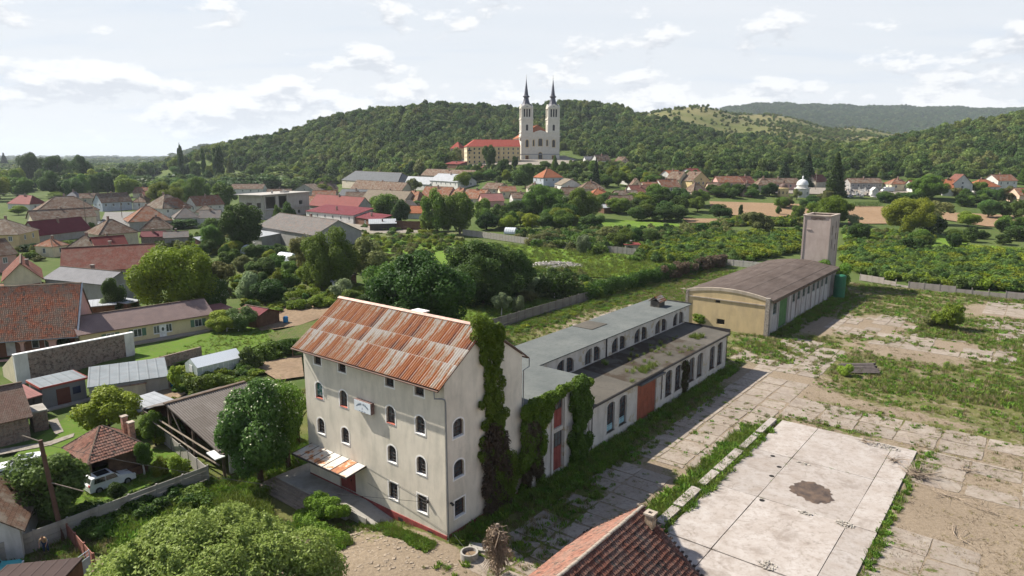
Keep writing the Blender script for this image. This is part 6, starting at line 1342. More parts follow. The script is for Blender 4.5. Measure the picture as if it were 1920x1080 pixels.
# ================================================ CHURCH AND MONASTERY
C_WH=mat_plaster('church_white',(.60,.565,.49),(.5,.46,.38),.25); C_YE=mat_plaster('church_ochre_trim',(.58,.45,.25),amt=.2); C_SP=mat_plain('spire_slate',(.055,.055,.075),.5,.5,.2,.2,.5)
M_REDROOF=mat_tile('monastery_red_tiles',(.50,.12,.09),(.44,.10,.075),.05)
def church():
    base=GP(1013,299); r=empty('twin_towered_church',(base.x,base.y,base.z-.3),R(8),'white baroque church with two tall dark spires on the hillside','church'); W=33.; w=W/2; D=48; TW=10.2
    F=lambda x,d,z:(x,d,z)
    hol=[arch_loop(0,.0,3.2,6.2,1.6),arch_loop(0,11.5,3.4,6.5,1.7)]+[arch_loop(s*5.8,11.5,1.3,5.,.6) for s in (-1,1)]+[arch_loop(s*11.4,10.6,2.4,6.,1.2) for s in (-1,1)]+[arch_loop(s*11.4,.4,2.4,3.) for s in (-1,1)]
    top=[(w,22.3),(6,22.3),(4.5,23.4),(0,24.6),(-4.5,23.4),(-6,22.3),(-w,22.3)]
    mb=MB(); wall_mb([(-w,-3),(w,-3)]+top,hol,.5,mb,F); mb.face([(-w,0,-3),(-w,D,-3),(-w,D,18),(-w,TW,18),(-w,TW,22.3),(-w,0,22.3)]); mb.face([(w,0,-3),(w,D,-3),(w,D,18),(w,TW,18),(w,TW,22.3),(w,0,22.3)]); mb.face([(-w,D,-3),(w,D,-3),(w,D,18),(-w,D,18)]); mb.face([(-w,TW,18),(w,TW,18),(w,TW,22.3),(-w,TW,22.3)]); mb.build('wall',C_WH,r)
    for i,lp in enumerate(hol):
        mb=MB(); ring_mb(lp,.45,mb,F,-.12,0); mb.build('window_surround',C_YE,r); mb=MB(); mb.face([F(p[0],.45,p[1]) for p in lp]); mb.build('door' if i==0 else 'window',mat_plain('church_dark_glass',(.05,.045,.045),.4) if i not in (6,7) else mat_plain('church_brown_door',(.16,.07,.04)),r)
    for z0,z1,e,m in ((4.3,4.9,.35,M_PIPE),(17.6,18.2,.35,C_WH),(19.,19.9,.6,C_WH),(22.3,22.75,.5,C_WH)): 
        mb=MB(); mb.box(-w-e,w+e,-e,-.004,z0,z1); mb.box(-w-e,-w-.004,0,TW,z0,z1); mb.build('cornice',m,r)
    for x in (-w+.5,-w+1.9,-7.4,-8.7,-4,4,7.4,8.7,w-1.9,w-.5): mb=MB(); mb.box(x-.4,x+.4,-.25,-.005,5.,17.5); mb.build('pilaster',C_WH,r)
    # nave roof
    mb=MB(); zb=22.0; a,b_,c,d=-w+TW-4,w-TW+4,TW+.5,D; mb.face([(a,c,zb-3),(0,c+3,29.5),(0,d,29.5),(-w-1,d,17.8)]); mb.face([(-w-1,c,18),(a,c,zb-3),(0,c+3,29.5),(0,d,29.5),(-w-1,d,18)]); mb.face([(w+1,c,18),(w+1,d,18),(0,d,29.5),(0,c+3,29.5)]); mb.face([(-w-1,c,18),(w+1,c,18),(0,c+3,29.5)]); mb.build('roof',T_BORG,r)
    for s in (-1,1):
        cx=s*(w-TW/2); 
        tw=empty('tower',(cx,TW/2,0),0); tw.parent=r
        h=TW/2
        def stage(z0,z1,hw,holes,name='tower_stage'):
            mb=MB()
            for rot in range(4):
                cs,sn=[(1,0),(0,1),(-1,0),(0,-1)][rot]
                xf=lambda x,dd,z,cs=cs,sn=sn: ((x)*cs-(-hw+dd)*sn,(x)*sn+(-hw+dd)*cs,z)
                wall_mb([(-hw,z0),(hw,z0),(hw,z1),(-hw,z1)],holes,.4,mb,xf)
            o=mb.build(name,C_WH,tw)
            mb=MB(); mb.box(-hw+.6,hw-.6,-hw+.6,hw-.6,z0,z1-.1); mb.build('tower_core',mat_plain('belfry_dark',(.035,.03,.03)),tw)
            return o
        stage(22.4,33.5,h-.3,[arch_loop(0,24.2,2.,5.,1.)]); stage(34.2,43.,h-.8,[arch_loop(x,35.4,1.35,6.4,0) for x in (-2.1,0,2.1)])
        for z0,z1,e in ((33.2,34.3,h+.25),(42.4,43.6,h+.0),(31.4,31.9,h-.05)): mb=MB(); mb.box(-e,e,-e,e,z0+.004,z1); mb.build('cornice',C_WH,tw)
        for x in (-h+.7,h-.7):
            for y in (-h+.7,h-.7): mb=MB(); mb.box(x-.6,x+.6,y-.6,y+.6,22.5,42.3); mb.build('corner_pilaster',C_WH,tw)
        for rot in range(4):
            cs,sn=[(1,0),(0,1),(-1,0),(0,-1)][rot]; q=h+.02; mb=MB(); T_=lambda x,y,z:(x*cs-y*sn,x*sn+y*cs,z); mb.hexa([T_(-h+.4,-q,43.6),T_(h-.4,-q,43.6),T_(h-.4,-q+.9,43.6),T_(-h+.4,-q+.9,43.6),T_(-.2,-q,46),T_(.2,-q,46),T_(.2,-q+.9,46),T_(-.2,-q+.9,46)]); mb.build('pediment',C_WH,tw)
        mb=MB(); mb.lathe([(5.4,43.6),(4.9,44.6),(3.4,46.2),(2.6,48.2),(2.1,50.2),(1.9,51.2),(2.9,51.9),(2.9,52.4),(1.9,53),(1.6,54.5),(1.15,58),(.6,62),(.18,66),(.02,67)],0,0,12); mb.build('spire',C_SP,tw)
        mb=MB(); mb.lathe([(.01,66.8),(.3,67.1),(.3,67.4),(.01,67.7)],0,0,8); mb.box(-.05,.05,-.05,.05,67.7,69.6); mb.box(-.45,.45,-.04,.04,68.8,68.95); mb.build('cross',mat_plain('gilded_cross',(.3,.22,.1),.4,.5,.6),tw)
    # stairs terrace in front
    for k in range(7): mb=MB(); mb.box(-9-k,9+k,-3-2.2*k,-.8-2.2*k,-8,-.15-k*.55); mb.build('step',mat_plain('terrace_stone_grey',(.27,.25,.23),.95),r)
church()
def monastery():
    A=GP(877,308); B=GP(976,304); xd=Vector((B.x-A.x,B.y-A.y,0)); W=xd.length*1.0; A2=A; mid=(A+B)/2
    r=empty('monastery',(mid.x,mid.y,min(A.z,B.z)),R(9),'long yellow monastery wing with red tiled roof beside the church','monastery'); w=W/2; eh=13.8; d=26
    lps=[]; nx=11
    for j,z in enumerate((1.2,4.6,8.,11.2)):
        for k in range(nx): lps.append(arch_loop(-w+W*(k+.5)/nx,z,1.2,1.6))
    sl=[arch_loop(2+3.6*k,z,1.2,1.6) for k in range(6) for z in (1.2,4.6,8.,11.2)]
    F=lambda x,dd,z:(x,dd,z); Lf=lambda x,dd,z:(-w+dd,x,z)
    mb=MB(); wall_mb([(-w,-4),(w,-4),(w,eh),(-w,eh)],lps,.25,mb,F); mb.build('wall',W_YEL,r)
    mb=MB(); wall_mb([(0,-4),(d,-4),(d,eh),(0,eh)],sl,.25,mb,Lf); mb.face([(w,0,-4),(w,14,-4),(w,14,eh),(w,0,eh)]); mb.face([(-w,d,-4),(-w+14,d,-4),(-w+14,d,eh),(-w,d,eh)]); mb.build('wall',W_CRM,r)
    p=None
    for lp,xf in [(l,F) for l in lps]+[(l,Lf) for l in sl]:
        mb=MB(); mb.face([xf(q[0],.2,q[1]) for q in lp]); mb.build('window',M_GLASS,r)
    mb=MB(); e=.7; zr=eh+5.6
    mb.face([(-w-e,-e,eh),(w,-e,eh),(w,7,zr),(-w+7,7,zr)]); mb.face([(w,15,eh),(-w+14,15,eh),(-w+7,7,zr),(w,7,zr)]); mb.face([(-w-e,d+e,eh),(-w-e,-e,eh),(-w+7,7,zr),(-w+7,d-7,zr)]); mb.face([(-w+15,15,eh),(-w+15,d+e,eh),(-w+7,d-7,zr),(-w+7,7,zr)]); mb.face([(-w-e,d+e,eh),(-w+7,d-7,zr),(-w+15,d+e,eh)]); mb.build('roof',M_REDROOF,r)
    for k in range(5): x=-w+12+k*8; mb=MB(); mb.box(x-.5,x+.5,7.5,8.5,zr-1,zr+1.3); mb.build('chimney',M_CHIM,r)
    mb=MB(); mb.box(-w+.5,-w+3.5,-1.2,-.003,10.2,10.4); mb.box(-w+.5,-w+3.5,-1.2,-1.1,10.4,11.3); mb.build('balcony',M_DKMET,r)
    x=w*.28; mb=MB(); mb.box(x-1.2,x+1.2,-1.4,-.003,-3,eh-.2); mb.build('bay',W_YEL,r)
    house('monastery_rear_wing','small orange rear wing of the monastery at its left end','building',844,278,861,278,10.,12,266,'h',M_REDROOF,W_YEL,3,0)
monastery()
def chapel(name,label,u,v,rad,hh,dome,wallm,domem,lant):
    b=GP(u,v); r=empty(name,(b.x,b.y,b.z-.2),0,label,'chapel'); mb=MB(); mb.lathe([(rad,-1),(rad,hh)],0,0,8); mb.build('wall',wallm,r); mb=MB(); mb.lathe([(rad+.25,hh),(rad+.25,hh+.3),(rad*.72,hh+.5),(rad*.72,hh+1.9 if lant else hh+.6)],0,0,12); mb.build('drum',wallm,r)
    z=hh+1.9 if lant else hh+.5; q=rad*.78; mb=MB(); mb.lathe([(q,z)]+[(q*math.cos(a),z+q*math.sin(a)) for a in (.3,.6,.9,1.2,1.45)]+[(.01,z+q)],0,0,14); mb.build('dome',domem,r,smooth=True)
    mb=MB(); mb.lathe([(.45,z+q-.1),(.45,z+q+1.0),(.5,z+q+1.05),(.1,z+q+1.7),(.02,z+q+2.6)],0,0,8); mb.build('lantern',domem,r)
    for k in range(8): a=k*math.pi/4+math.pi/8; mb=MB(); c,s=math.cos(a),math.sin(a); rr=rad*.93; mb.face([(c*rr-s*.3,s*rr+c*.3,1.2),(c*rr+s*.3,s*rr-c*.3,1.2),(c*rr+s*.3,s*rr-c*.3,2.6),(c*rr-s*.3,s*rr+c*.3,2.6)]); mb.build('window',M_GLASS,r)
chapel('white_chapel','white domed chapel with lantern in front of the cemetery',1503,368,3.9,4.2,0,W_WHITE,mat_plain('white_dome',(.6,.6,.6),.5),1)
chapel('yellow_chapel','small yellow chapel with dark dome left of the white chapel',1468,367,2.9,4.0,0,W_YEL,mat_plain('dark_dome',(.10,.06,.05),.7),0)
def graves():
    rng=random.Random(9); ms=[]
    stone=[mat_plain('grave_grey',(.28,.27,.27),.7),mat_plain('grave_dark',(.07,.07,.075),.3,.5),mat_plain('grave_white',(.6,.58,.55),.6)]
    for i,m in enumerate(stone): mb=MB(); mb.box(-.45,.45,-.09,.09,0,1.25); mb.box(-.5,.5,-1.9,.12,0,.22); ms.append(mb.mesh('headstone',m))
    mb=MB(); mb.box(-.12,.12,-.1,.1,0,1.9); mb.box(-.5,.5,-.09,.09,1.2,1.4); ms.append(mb.mesh('headstone',stone[2]))
    for k in range(70):
        u=rng.uniform(1566,1652); v=rng.uniform(358,370); p=GP(u,v); o=link('gravestone',rng.choice(ms),None,tuple(p),rng.uniform(-.15,.15)); o.scale=(1.1,1.1,rng.uniform(.8,1.3)); tag(o,'small headstone standing in the crowded village cemetery','gravestone','gravestones in the cemetery')
    p=GP(1638,368); mb=MB(); mb.box(-1.7,1.7,-1.5,1.5,-.5,3.); mb.hexa([(-1.9,-1.6,3.002),(1.9,-1.6,3.002),(1.9,1.6,3.002),(-1.9,1.6,3.002),(-.1,-1.6,4.8),(.1,-1.6,4.8),(.1,1.6,4.8),(-.1,1.6,4.8)]); o=mb.build('tomb_chapel',W_WHITE,None,tuple(p)); tag(o,'small white gabled tomb among the dark graves','tomb')
graves()
# ---- vehicles
def vehicle(name,label,cat,loc,rz,paint,L=4.2,Wd=1.75,Ht=1.5,van=False,z=0):
    r=empty(name,loc,rz,label,cat); h=Ht
    if van: pr=[(-.5,.32),(-.5,.62),(-.49,1.),(-.46,1.),(-.44,1.),(.24,1.),(.36,.62),(.49,.52),(.5,.3)]; 
    prof=[(-.5,.30),(-.505,.55),(-.48,.66),(-.43,.97),(-.36,1.0),(.02,1.0),(.20,.67),(.44,.58),(.50,.42),(.50,.25)] if not van else [(-.5,.25),(-.5,.6),(-.49,.95),(-.46,1.0),(.22,1.0),(.30,.93),(.38,.58),(.49,.5),(.5,.22)]
    n=len(prof); mb=MB(); ws=[]
    for x,z_ in prof: ws.append((x*L,z_*h, Wd/2*(1.0 if z_<.62 else (.86 if not van else .95))))
    secs=[(-1.,1.)]
    for s in (-1,1): mb.face([(x,s*w_*.98,z_) for x,z_,w_ in ws]+[(.5*L*.98,s*Wd/2*.97,.2*h),(-.5*L*.98,s*Wd/2*.97,.2*h)])
    for k in range(n-1):
        a,b_=ws[k],ws[k+1]; mb.face([(a[0],-a[2]*.98,a[1]),(b_[0],-b_[2]*.98,b_[1]),(b_[0],b_[2]*.98,b_[1]),(a[0],a[2]*.98,a[1])])
    mb.face([(ws[0][0],-Wd/2,.2*h),(ws[0][0],Wd/2,.2*h),(ws[0][0],Wd/2,ws[0][1]),(ws[0][0],-Wd/2,ws[0][1])]); mb.face([(L/2,-Wd/2,.2*h),(L/2,Wd/2,.2*h),(L/2,Wd/2,.3*h),(L/2,-Wd/2,.3*h)]); bd=mb.build('body',paint,r)
    gl=mat_plain('car_glass',(.015,.017,.02),.1,.6)
    def pane(k,a=.1,b2=.9,out=.012,nm='window'):
        p,q=ws[k],ws[k+1]; P0=Vector((p[0],0,p[1])).lerp(Vector((q[0],0,q[1])),a); P1=Vector((p[0],0,p[1])).lerp(Vector((q[0],0,q[1])),b2); wa=(p[2]*(1-a)+q[2]*a)*.86; wb=(p[2]*(1-b2)+q[2]*b2)*.86; nn=Vector((-(P1-P0).z,0,(P1-P0).x)).normalized()*out
        if nn.z<0 and k>2: nn=-nn
        m=MB(); m.slab([tuple(Vector((P0.x,-wa,P0.z))+nn),tuple(Vector((P1.x,-wb,P1.z))+nn),tuple(Vector((P1.x,wb,P1.z))+nn),tuple(Vector((P0.x,wa,P0.z))+nn)],.006); m.build(nm,gl,r)
    if not van:
        pane(2,.12,.9,-.015 if False else .015,'rear_window'); pane(5,.08,.92,.015,'windscreen')
        for s in (-1,1):
            for (xa,xb,ya,yb) in ((-.40,-.16,.66,.93),(-.14,.12,.66,.93)):
                m=MB(); y=s*(Wd/2*.93); x0,x1=xa*L,xb*L; ye=s*(Wd/2*.985); m.face([(x0,ye,.67*h),(x1+(.10*L*.0),ye,.67*h),(x1-(.06*L if xb>0 else 0),s*(Wd/2*.875),.93*h),(x0+(.03*L if xa<-.3 else 0),s*(Wd/2*.875),.93*h)]); m.build('side_window',gl,r)
        m=MB(); m.box(-.30*L,-.02*L,-.55,.55,1.0*h+.003,1.0*h+.02); m.build('sunroof',gl,r)
    else: pane(5,.1,.95,.012,'windscreen')
    wm=MB(); 
    n=16; wm.lathe([(.01,-.11),(.20,-.11),(.32,-.10),(.33,0),(.32,.10),(.20,.11),(.01,.11)],0,0,n); tyre=mat_plain('tyre_rubber',(.02,.02,.02),.9); me=wm.mesh('wheel',tyre); rm=MB(); rm.lathe([(.01,.115),(.19,.115),(.2,.112)],0,0,12); rme=rm.mesh('rim',M_PIPE)
    for x in (-.31*L,.31*L):
        for s in (-1,1): o=link('wheel',me,r,(x,s*(Wd/2-.08),.33)); o.rotation_euler=(-s*math.pi/2,0,0); link('rim',rme,o)
    for s in (-1,1):
        m=MB(); m.box(-L/2-.02,-L/2+.05,s*Wd/2*.8-.14,s*Wd/2*.8+.14,.55*h,.66*h); m.build('tail_light',mat_plain('tail_red',(.35,.02,.02),.3),r); m=MB(); m.box(L/2-.06,L/2+.01,s*Wd/2*.78-.16,s*Wd/2*.78+.16,.43*h,.5*h); m.build('headlight',F_WHT,r)
        m=MB(); m.box(.10*L,.14*L,s*Wd/2,s*(Wd/2+.16),.66*h,.74*h); m.build('mirror',paint,r)
    m=MB(); m.box(-L/2-.015,-L/2+.004,-.26,.26,.36*h,.43*h); m.build('number_plate',F_WHT,r)
    return r
CARW=mat_plain('white_car_paint',(.62,.63,.64),.25,.5,0,.02,1)
p=GP(207,912); vehicle('parked_car','white compact car parked beside the brown roofed garden house','car',tuple(p),R(52),CARW,4.0,1.72,1.62)
p=GP(38,884); vehicle('parked_car','white estate car with dark sunroof parked on the left lawn','car',tuple(p),R(205),CARW,4.3,1.8,1.5)
p=GP(1664,360); vehicle('parked_van','white delivery van parked behind the cemetery','van',tuple(p),R(180),CARW,6.5,2.1,2.7,True)
p=GP(1696,358); vehicle('parked_car','dark blue car parked right of the white van','car',tuple(p),R(5),mat_plain('dark_blue_paint',(.03,.04,.09),.3),4.4,1.8,1.5)
p=GP(193,422); vehicle('parked_car','small pale car parked on the village street','car',tuple(p),R(70),CARW,4.2,1.75,1.5)
p=GP(186,432); vehicle('parked_car','dark car parked behind the pale one on the village street','car',tuple(p),R(70),mat_plain('dark_grey_paint',(.04,.04,.045),.3),4.2,1.75,1.5)
p=GP(12,1082); vehicle('parked_car','teal and white car half hidden at the bottom left corner','car',(p.x-1,p.y-.5,p.z),R(20),mat_plain('teal_paint',(.05,.30,.32),.3),4.2,1.75,1.5)
# ---- utility poles and small things
def pole(name,label,u,v,h,rad=.13,arm=True,mat=M_WOOD,lean=0.):
    p=GP(u,v); r=empty(name,tuple(p),0,label,'utility pole'); mb=MB(); mb.tube([(0,0,-.3),(lean,0,h)],[rad,rad*.75],8); mb.build('pole_shaft',mat,r)
    if arm: mb=MB(); mb.box(lean*.95-.8,lean*.95+.8,-.06,.06,h-.6,h-.48); mb.build('crossarm',mat,r)
    return r
brn=mat_plain('rust_brown_pole',(.10,.055,.04),.85)
r=pole('utility_pole','tall rust brown pole standing at the concrete fence',118,1012,8.6,.20,False,brn,-.7); mb=MB(); mb.tube([(-.35,0,5.0),(2.4,-.3,4.4)],.045,6); mb.build('side_arm',M_WOOD,r)
mb=MB(); mb.tube([(-.75,0,8.5),(-2.2,.2,8.9)],.05,6); mb.build('top_arm',M_WOOD,r)
for u,v,h,l in ((163,430,13.,'dark pole in front of the large farmhouse roof'),(262,396,11.,'pole at the bend of the village street'),(229,408,9.,'pole before the pale blue street house'),(755,352,11,'thin dark pole beside the long brown roofed house'),(1529,356,12,'pale lamp post behind the white chapel')): pole('utility_pole',l,u,v,h,.16)
def cable(pts,label,r=.018,sag=.6):
    mb=MB()
    for a,b_ in zip(pts,pts[1:]):
        a,b_=Vector(a),Vector(b_); mb.tube([a.lerp(b_,k/10)-Vector((0,0,sag*4*(k/10)*(1-k/10))) for k in range(11)],r,4)
    tag(mb.build('overhead_cable',mat_plain('cable_black',(.05,.05,.05),.8)),label,'cable')
pp=GP(118,1012); cable([(pp.x-.65,pp.y,pp.z+8.3),tuple(Lw(-2.0,-.3,2.7))],'thin cable strung from the rust brown pole to the mill wall')
cable([tuple(Lw(.3,.3,.65)),tuple(Lw(8,-3.5,1.6))],'thin cable leaving the mill corner near the ground',.012,.2)
a=GP(-200,372); b_=GP(163,430); c=GP(262,396); cable([(a.x,a.y,11),(b_.x,b_.y,12.6),(c.x,c.y,10.5)],'overhead line above the village roofs on the left',.05,1.)
def ring_well():
    p=GP(880,1046); r=empty('concrete_well_ring',tuple(p),0,'round concrete well ring beside the mill corner','well ring'); mb=MB(); mb.lathe([(.55,.0),(.68,.0),(.68,.55),(.55,.55),(.55,.05)],0,0,24); mb.lathe([(.01,.3),(.549,.3)],0,0,16,1); mb.build('ring',[M_CONC,M_SOIL],r)
    s,t=G(900,1030); mb=MB(); mb.box(-.9,.9,-.5,.5,0,.22); o=mb.build('concrete_block',M_CONC,None,Lw(s,t,0),-TH+.5); tag(o,'low concrete slab lying behind the well ring','slab')
ring_well()
blue=mat_plain('blue_plastic',(.02,.20,.42),.45)
for u,v,l in ((327,726,'blue plastic barrel by the long grey shed'),(536,606,'blue plastic barrel in the vegetable garden')):
    p=GP(u,v); mb=MB(); mb.lathe([(.01,0),(.30,0),(.36,.3),(.37,.6),(.36,.9),(.28,1.05),(.01,1.07)],0,0,16); o=mb.build('barrel',blue,None,tuple(p),smooth=True); tag(o,l,'barrel'); o.scale=(1.25,1.25,1.2)
def plank_pile():
    p=GP(1613,696); r=empty('plank_pile',tuple(p),R(-12),'sloping pile of dark grey timber planks in the weedy yard','timber pile'); rng=random.Random(3); m=mat_plain('dark_old_timber',(.09,.075,.07),.9,.2,0,.35,2)
    for k in range(11):
        y=-1.6+k*.33; mb=MB(); a=rng.uniform(-.25,.25); mb.hexa([(-2.4+a,y,.02),(2.2+a,y+.1,.25),(2.2+a,y+.36,.25),(-2.4+a,y+.26,.02),(-2.4+a,y,.12+.03*k),(2.2+a,y+.1,.4+.04*k),(2.2+a,y+.36,.4+.04*k),(-2.4+a,y+.26,.12+.03*k)]); mb.build('plank',m,r)
plank_pile()
def bathtub_table():
    p=GP(437,622); r=empty('garden_table',tuple(p),R(10),'small white garden table on the lawn by the yellow shrub','table'); mb=MB(); mb.box(-1.1,1.1,-.4,.4,.68,.74); mb.build('table_top',F_WHT,r)
    for x in (-.95,.95):
        for y in (-.3,.3): mb=MB(); mb.box(x-.04,x+.04,y-.04,y+.04,0,.68); mb.build('leg',F_WHT,r)
bathtub_table()
def polytunnel(u1,v1,u2,v2,label,wd=5.,h=2.4):
    A,B=GP(u1,v1),GP(u2,v2); d=(B-A); L=d.xy.length; r=empty('polytunnel',tuple(A),math.atan2(d.y,d.x),label,'polytunnel'); mb=MB(); n=8
    for k in range(n):
        a,b_=math.pi*k/n,math.pi*(k+1)/n; mb.face([(0,wd/2*math.cos(a),h*math.sin(a)),(L,wd/2*math.cos(a),h*math.sin(a)),(L,wd/2*math.cos(b_),h*math.sin(b_)),(0,wd/2*math.cos(b_),h*math.sin(b_))])
    for x in (0,L): mb.face([(x,wd/2*math.cos(math.pi*k/n),h*math.sin(math.pi*k/n)) for k in range(n+1)])
    mb.build('film_cover',mat_plain('tunnel_film',(.55,.58,.60),.35,.4,0,.12,.6),r)
    mb=MB()
    for q in range(6):
        x=L*q/5; mb.tube([(x,(wd/2+.02)*math.cos(math.pi*k/8),(h+.02)*math.sin(math.pi*k/8)) for k in range(9)],.03,4)
    mb.build('hoops',M_PIPE,r)
polytunnel(463,473,512,478,'white polytunnel among the garden trees'); polytunnel(528,486,553,489,'short white framed tunnel right of the long polytunnel',4,2.2); polytunnel(948,437,968,438,'small pale tunnel behind the concrete wall',4,2.2); polytunnel(598,531,622,529,'low white cold frame left of the tin shed',2.5,1.4)
# ---- person at the fence
def skin_mesh(name,verts,edges,radii,mat,parent,root=0,sub=2):
    me=bpy.data.meshes.new(name); me.from_pydata(verts,edges,[]); o=bpy.data.objects.new(name,me); COL.objects.link(o); m=o.modifiers.new('s','SKIN'); 
    for i,rad in enumerate(radii): sv_=me.skin_vertices[0].data[i]; sv_.radius=(rad,rad) if not isinstance(rad,tuple) else rad
    me.skin_vertices[0].data[root].use_root=True
    sb=o.modifiers.new('b','SUBSURF'); sb.levels=sub; sb.render_levels=sub
    dg=bpy.context.evaluated_depsgraph_get(); nm=bpy.data.meshes.new_from_object(o.evaluated_get(dg)); bpy.data.objects.remove(o); nm.materials.clear(); nm.materials.append(mat); nm.polygons.foreach_set('use_smooth',[True]*len(nm.polygons)); return link(name,nm,parent)
def person():
    p=GP(87,1036); r=empty('person',tuple(p),R(200),'person in tan shirt and blue trousers bending forward beside the concrete fence','person'); sk=mat_plain('skin',(.36,.20,.14),.6,.3,0,.05,3)
    v=[(0,0,.92),(0,.10,1.12),(0,.26,1.32),(0,.38,1.42),(0,.47,1.50),(0,.53,1.60),(0,.55,1.68), (.10,.0,.88),(.12,.05,.50),(.13,-.03,.09),(.14,.12,.04), (-.10,.0,.88),(-.13,.06,.50),(-.15,-.02,.09),(-.15,.13,.04), (.19,.33,1.36),(.27,.42,1.12),(.22,.60,.95),(.21,.66,.90), (-.19,.33,1.36),(-.28,.42,1.12),(-.23,.60,.95),(-.22,.66,.90)]
    e=[(0,1),(1,2),(2,3),(3,4),(4,5),(5,6),(0,7),(7,8),(8,9),(9,10),(0,11),(11,12),(12,13),(13,14),(3,15),(15,16),(16,17),(17,18),(3,19),(19,20),(20,21),(21,22)]
    rd=[.15,.145,.155,.10,.055,.095,.08,.10,.065,.042,.04,.10,.065,.042,.04,.062,.045,.032,.035,.062,.045,.032,.035]
    skin_mesh('body',v,e,rd,sk,r)
    skin_mesh('shirt',[v[0],v[1],v[2],v[3],v[15],v[16],v[19],v[20]],[(0,1),(1,2),(2,3),(3,4),(4,5),(3,6),(6,7)],[.165,.165,.175,.115,.078,.06,.078,.06],mat_plain('tan_shirt',(.40,.27,.15),.9,.2,0,.15,4),r)
    skin_mesh('trousers',[v[0],v[7],v[8],v[9],v[11],v[12],v[13]],[(0,1),(1,2),(2,3),(0,4),(4,5),(5,6)],[.165,.115,.082,.065,.115,.082,.065],mat_plain('blue_jeans',(.03,.055,.11),.9,.2,0,.2,4),r)
    skin_mesh('hair',[(0,.52,1.62),(0,.54,1.72)],[(0,1)],[.10,.085],mat_plain('brown_hair',(.05,.03,.02),.8),r)
    for s in (-1,1):
        for k in range(5): x=s*(.215+.012*(k-2)); mb=MB(); mb.tube([(x,.665,.90),(x+.008*(k-2),.70,.86),(x+.01*(k-2),.72,.82+.01*abs(k-2))],[.012,.010,.008],5); mb.build('finger',sk,r)
        mb=MB(); mb.tube([(s*.145,-.06,.05),(s*.145,.18,.04)],[.055,.045],8); mb.build('shoe',mat_plain('dark_shoe',(.03,.03,.03)),r)
    s=lroot('dummy',0,0); bpy.data.objects.remove(s)
person()
# ================================================ VEGETATION
def terr_n(x,y): return terr(np.asarray(x),np.asarray(y))
def GPv(us,vs):
    us=np.asarray(us,float); vs=np.asarray(vs,float); X,Y_,Z=(us-960), FPX*CP+(540-vs)*SP, -FPX*SP+(540-vs)*CP
    hit=np.full(len(us),12000.); done=np.zeros(len(us),bool); Y=35.
    while Y<12000:
        t=Y/Y_; d=H+Z*t-terr_n(X*t,np.full(len(us),Y)); new=(d<=0)&~done; hit[new]=Y; done|=new; Y*=1.012
        if done.all(): break
    lo=hit/1.012; hi=hit.copy()
    for _ in range(14):
        m=(lo+hi)/2; t=m/Y_; d=H+Z*t-terr_n(X*t,m); up=d>0; lo=np.where(up,m,lo); hi=np.where(up,hi,m)
    t=hi/Y_; return X*t,hi
LF_MID=mat_leaf('leaves_mid_green',(.040,.078,.012),(.075,.125,.020))
LF_DK=mat_leaf('leaves_dark_green',(.020,.044,.011),(.042,.078,.016))
LF_YEL=mat_leaf('leaves_yellow_green',(.085,.135,.014),(.14,.195,.022))
LF_OLV=mat_leaf('leaves_olive',(.070,.085,.028),(.115,.125,.042))
LF_MAP=mat_leaf('leaves_maple',(.075,.115,.010),(.125,.16,.016))
LF_ELD=mat_leaf('leaves_elder',(.036,.070,.016),(.065,.110,.026))
LF_SIL=mat_leaf('leaves_silver',(.09,.125,.06),(.16,.20,.10))
LF_FIR=mat_leaf('needles_dark',(.012,.028,.012),(.024,.046,.018),trans=.1)
LF_IVY=mat_leaf('ivy_leaves',(.045,.092,.012),(.095,.155,.020))
LF_IVD=mat_leaf('ivy_leaves_deep',(.026,.056,.010),(.048,.088,.014))
LF_FOR=mat_leaf('forest_leaves',(.033,.062,.016),(.064,.098,.024))
LF_FORY=mat_leaf('forest_leaves_light',(.064,.098,.022),(.105,.138,.036))
LF_DRY=mat_leaf('dry_vine',(.055,.045,.028),(.085,.066,.042))
BLOS=mat_plain('cream_blossom',(.50,.52,.36),.8,.2,0,.1,6)
BARK=mat_plain('tree_bark',(.085,.062,.045),.95,.1,0,.35,3); WBARK=mat_plain('whitewashed_trunk',(.55,.52,.48),.9,.1,0,.15,4)
def lobes(seed,n=16,flat=1.,spread=.62,rl=(.30,.46),zc=.5,hz=.5,low=False):
    rng=np.random.default_rng(seed); E=[(0,0,zc,.62,.62,hz*.72,.7)]
    for k in range(n):
        d=rng.normal(size=3); d[2]=d[2]*.9+(.0 if low else .1); d/=np.linalg.norm(d); r=rng.uniform(*rl)*rng.choice([.7,1,1.1]); sp=spread*rng.uniform(.78,1.28)
        E.append((d[0]*sp,d[1]*sp,zc+d[2]*hz*.68,r,r,r*hz*1.05*flat,1.)) 
    return E
CROWN={}
ZF={'round':2.,'big':2.,'loose':2.,'bush':1.6,'poplar':5.,'fir':3.,'elder':2.2,'forest':1.35,'shrubstuff':1.4}
def zs(E,k): return [(e[0],e[1],e[2]*k,e[3],e[4],e[5]*k)+tuple(e[6:]) for e in E]
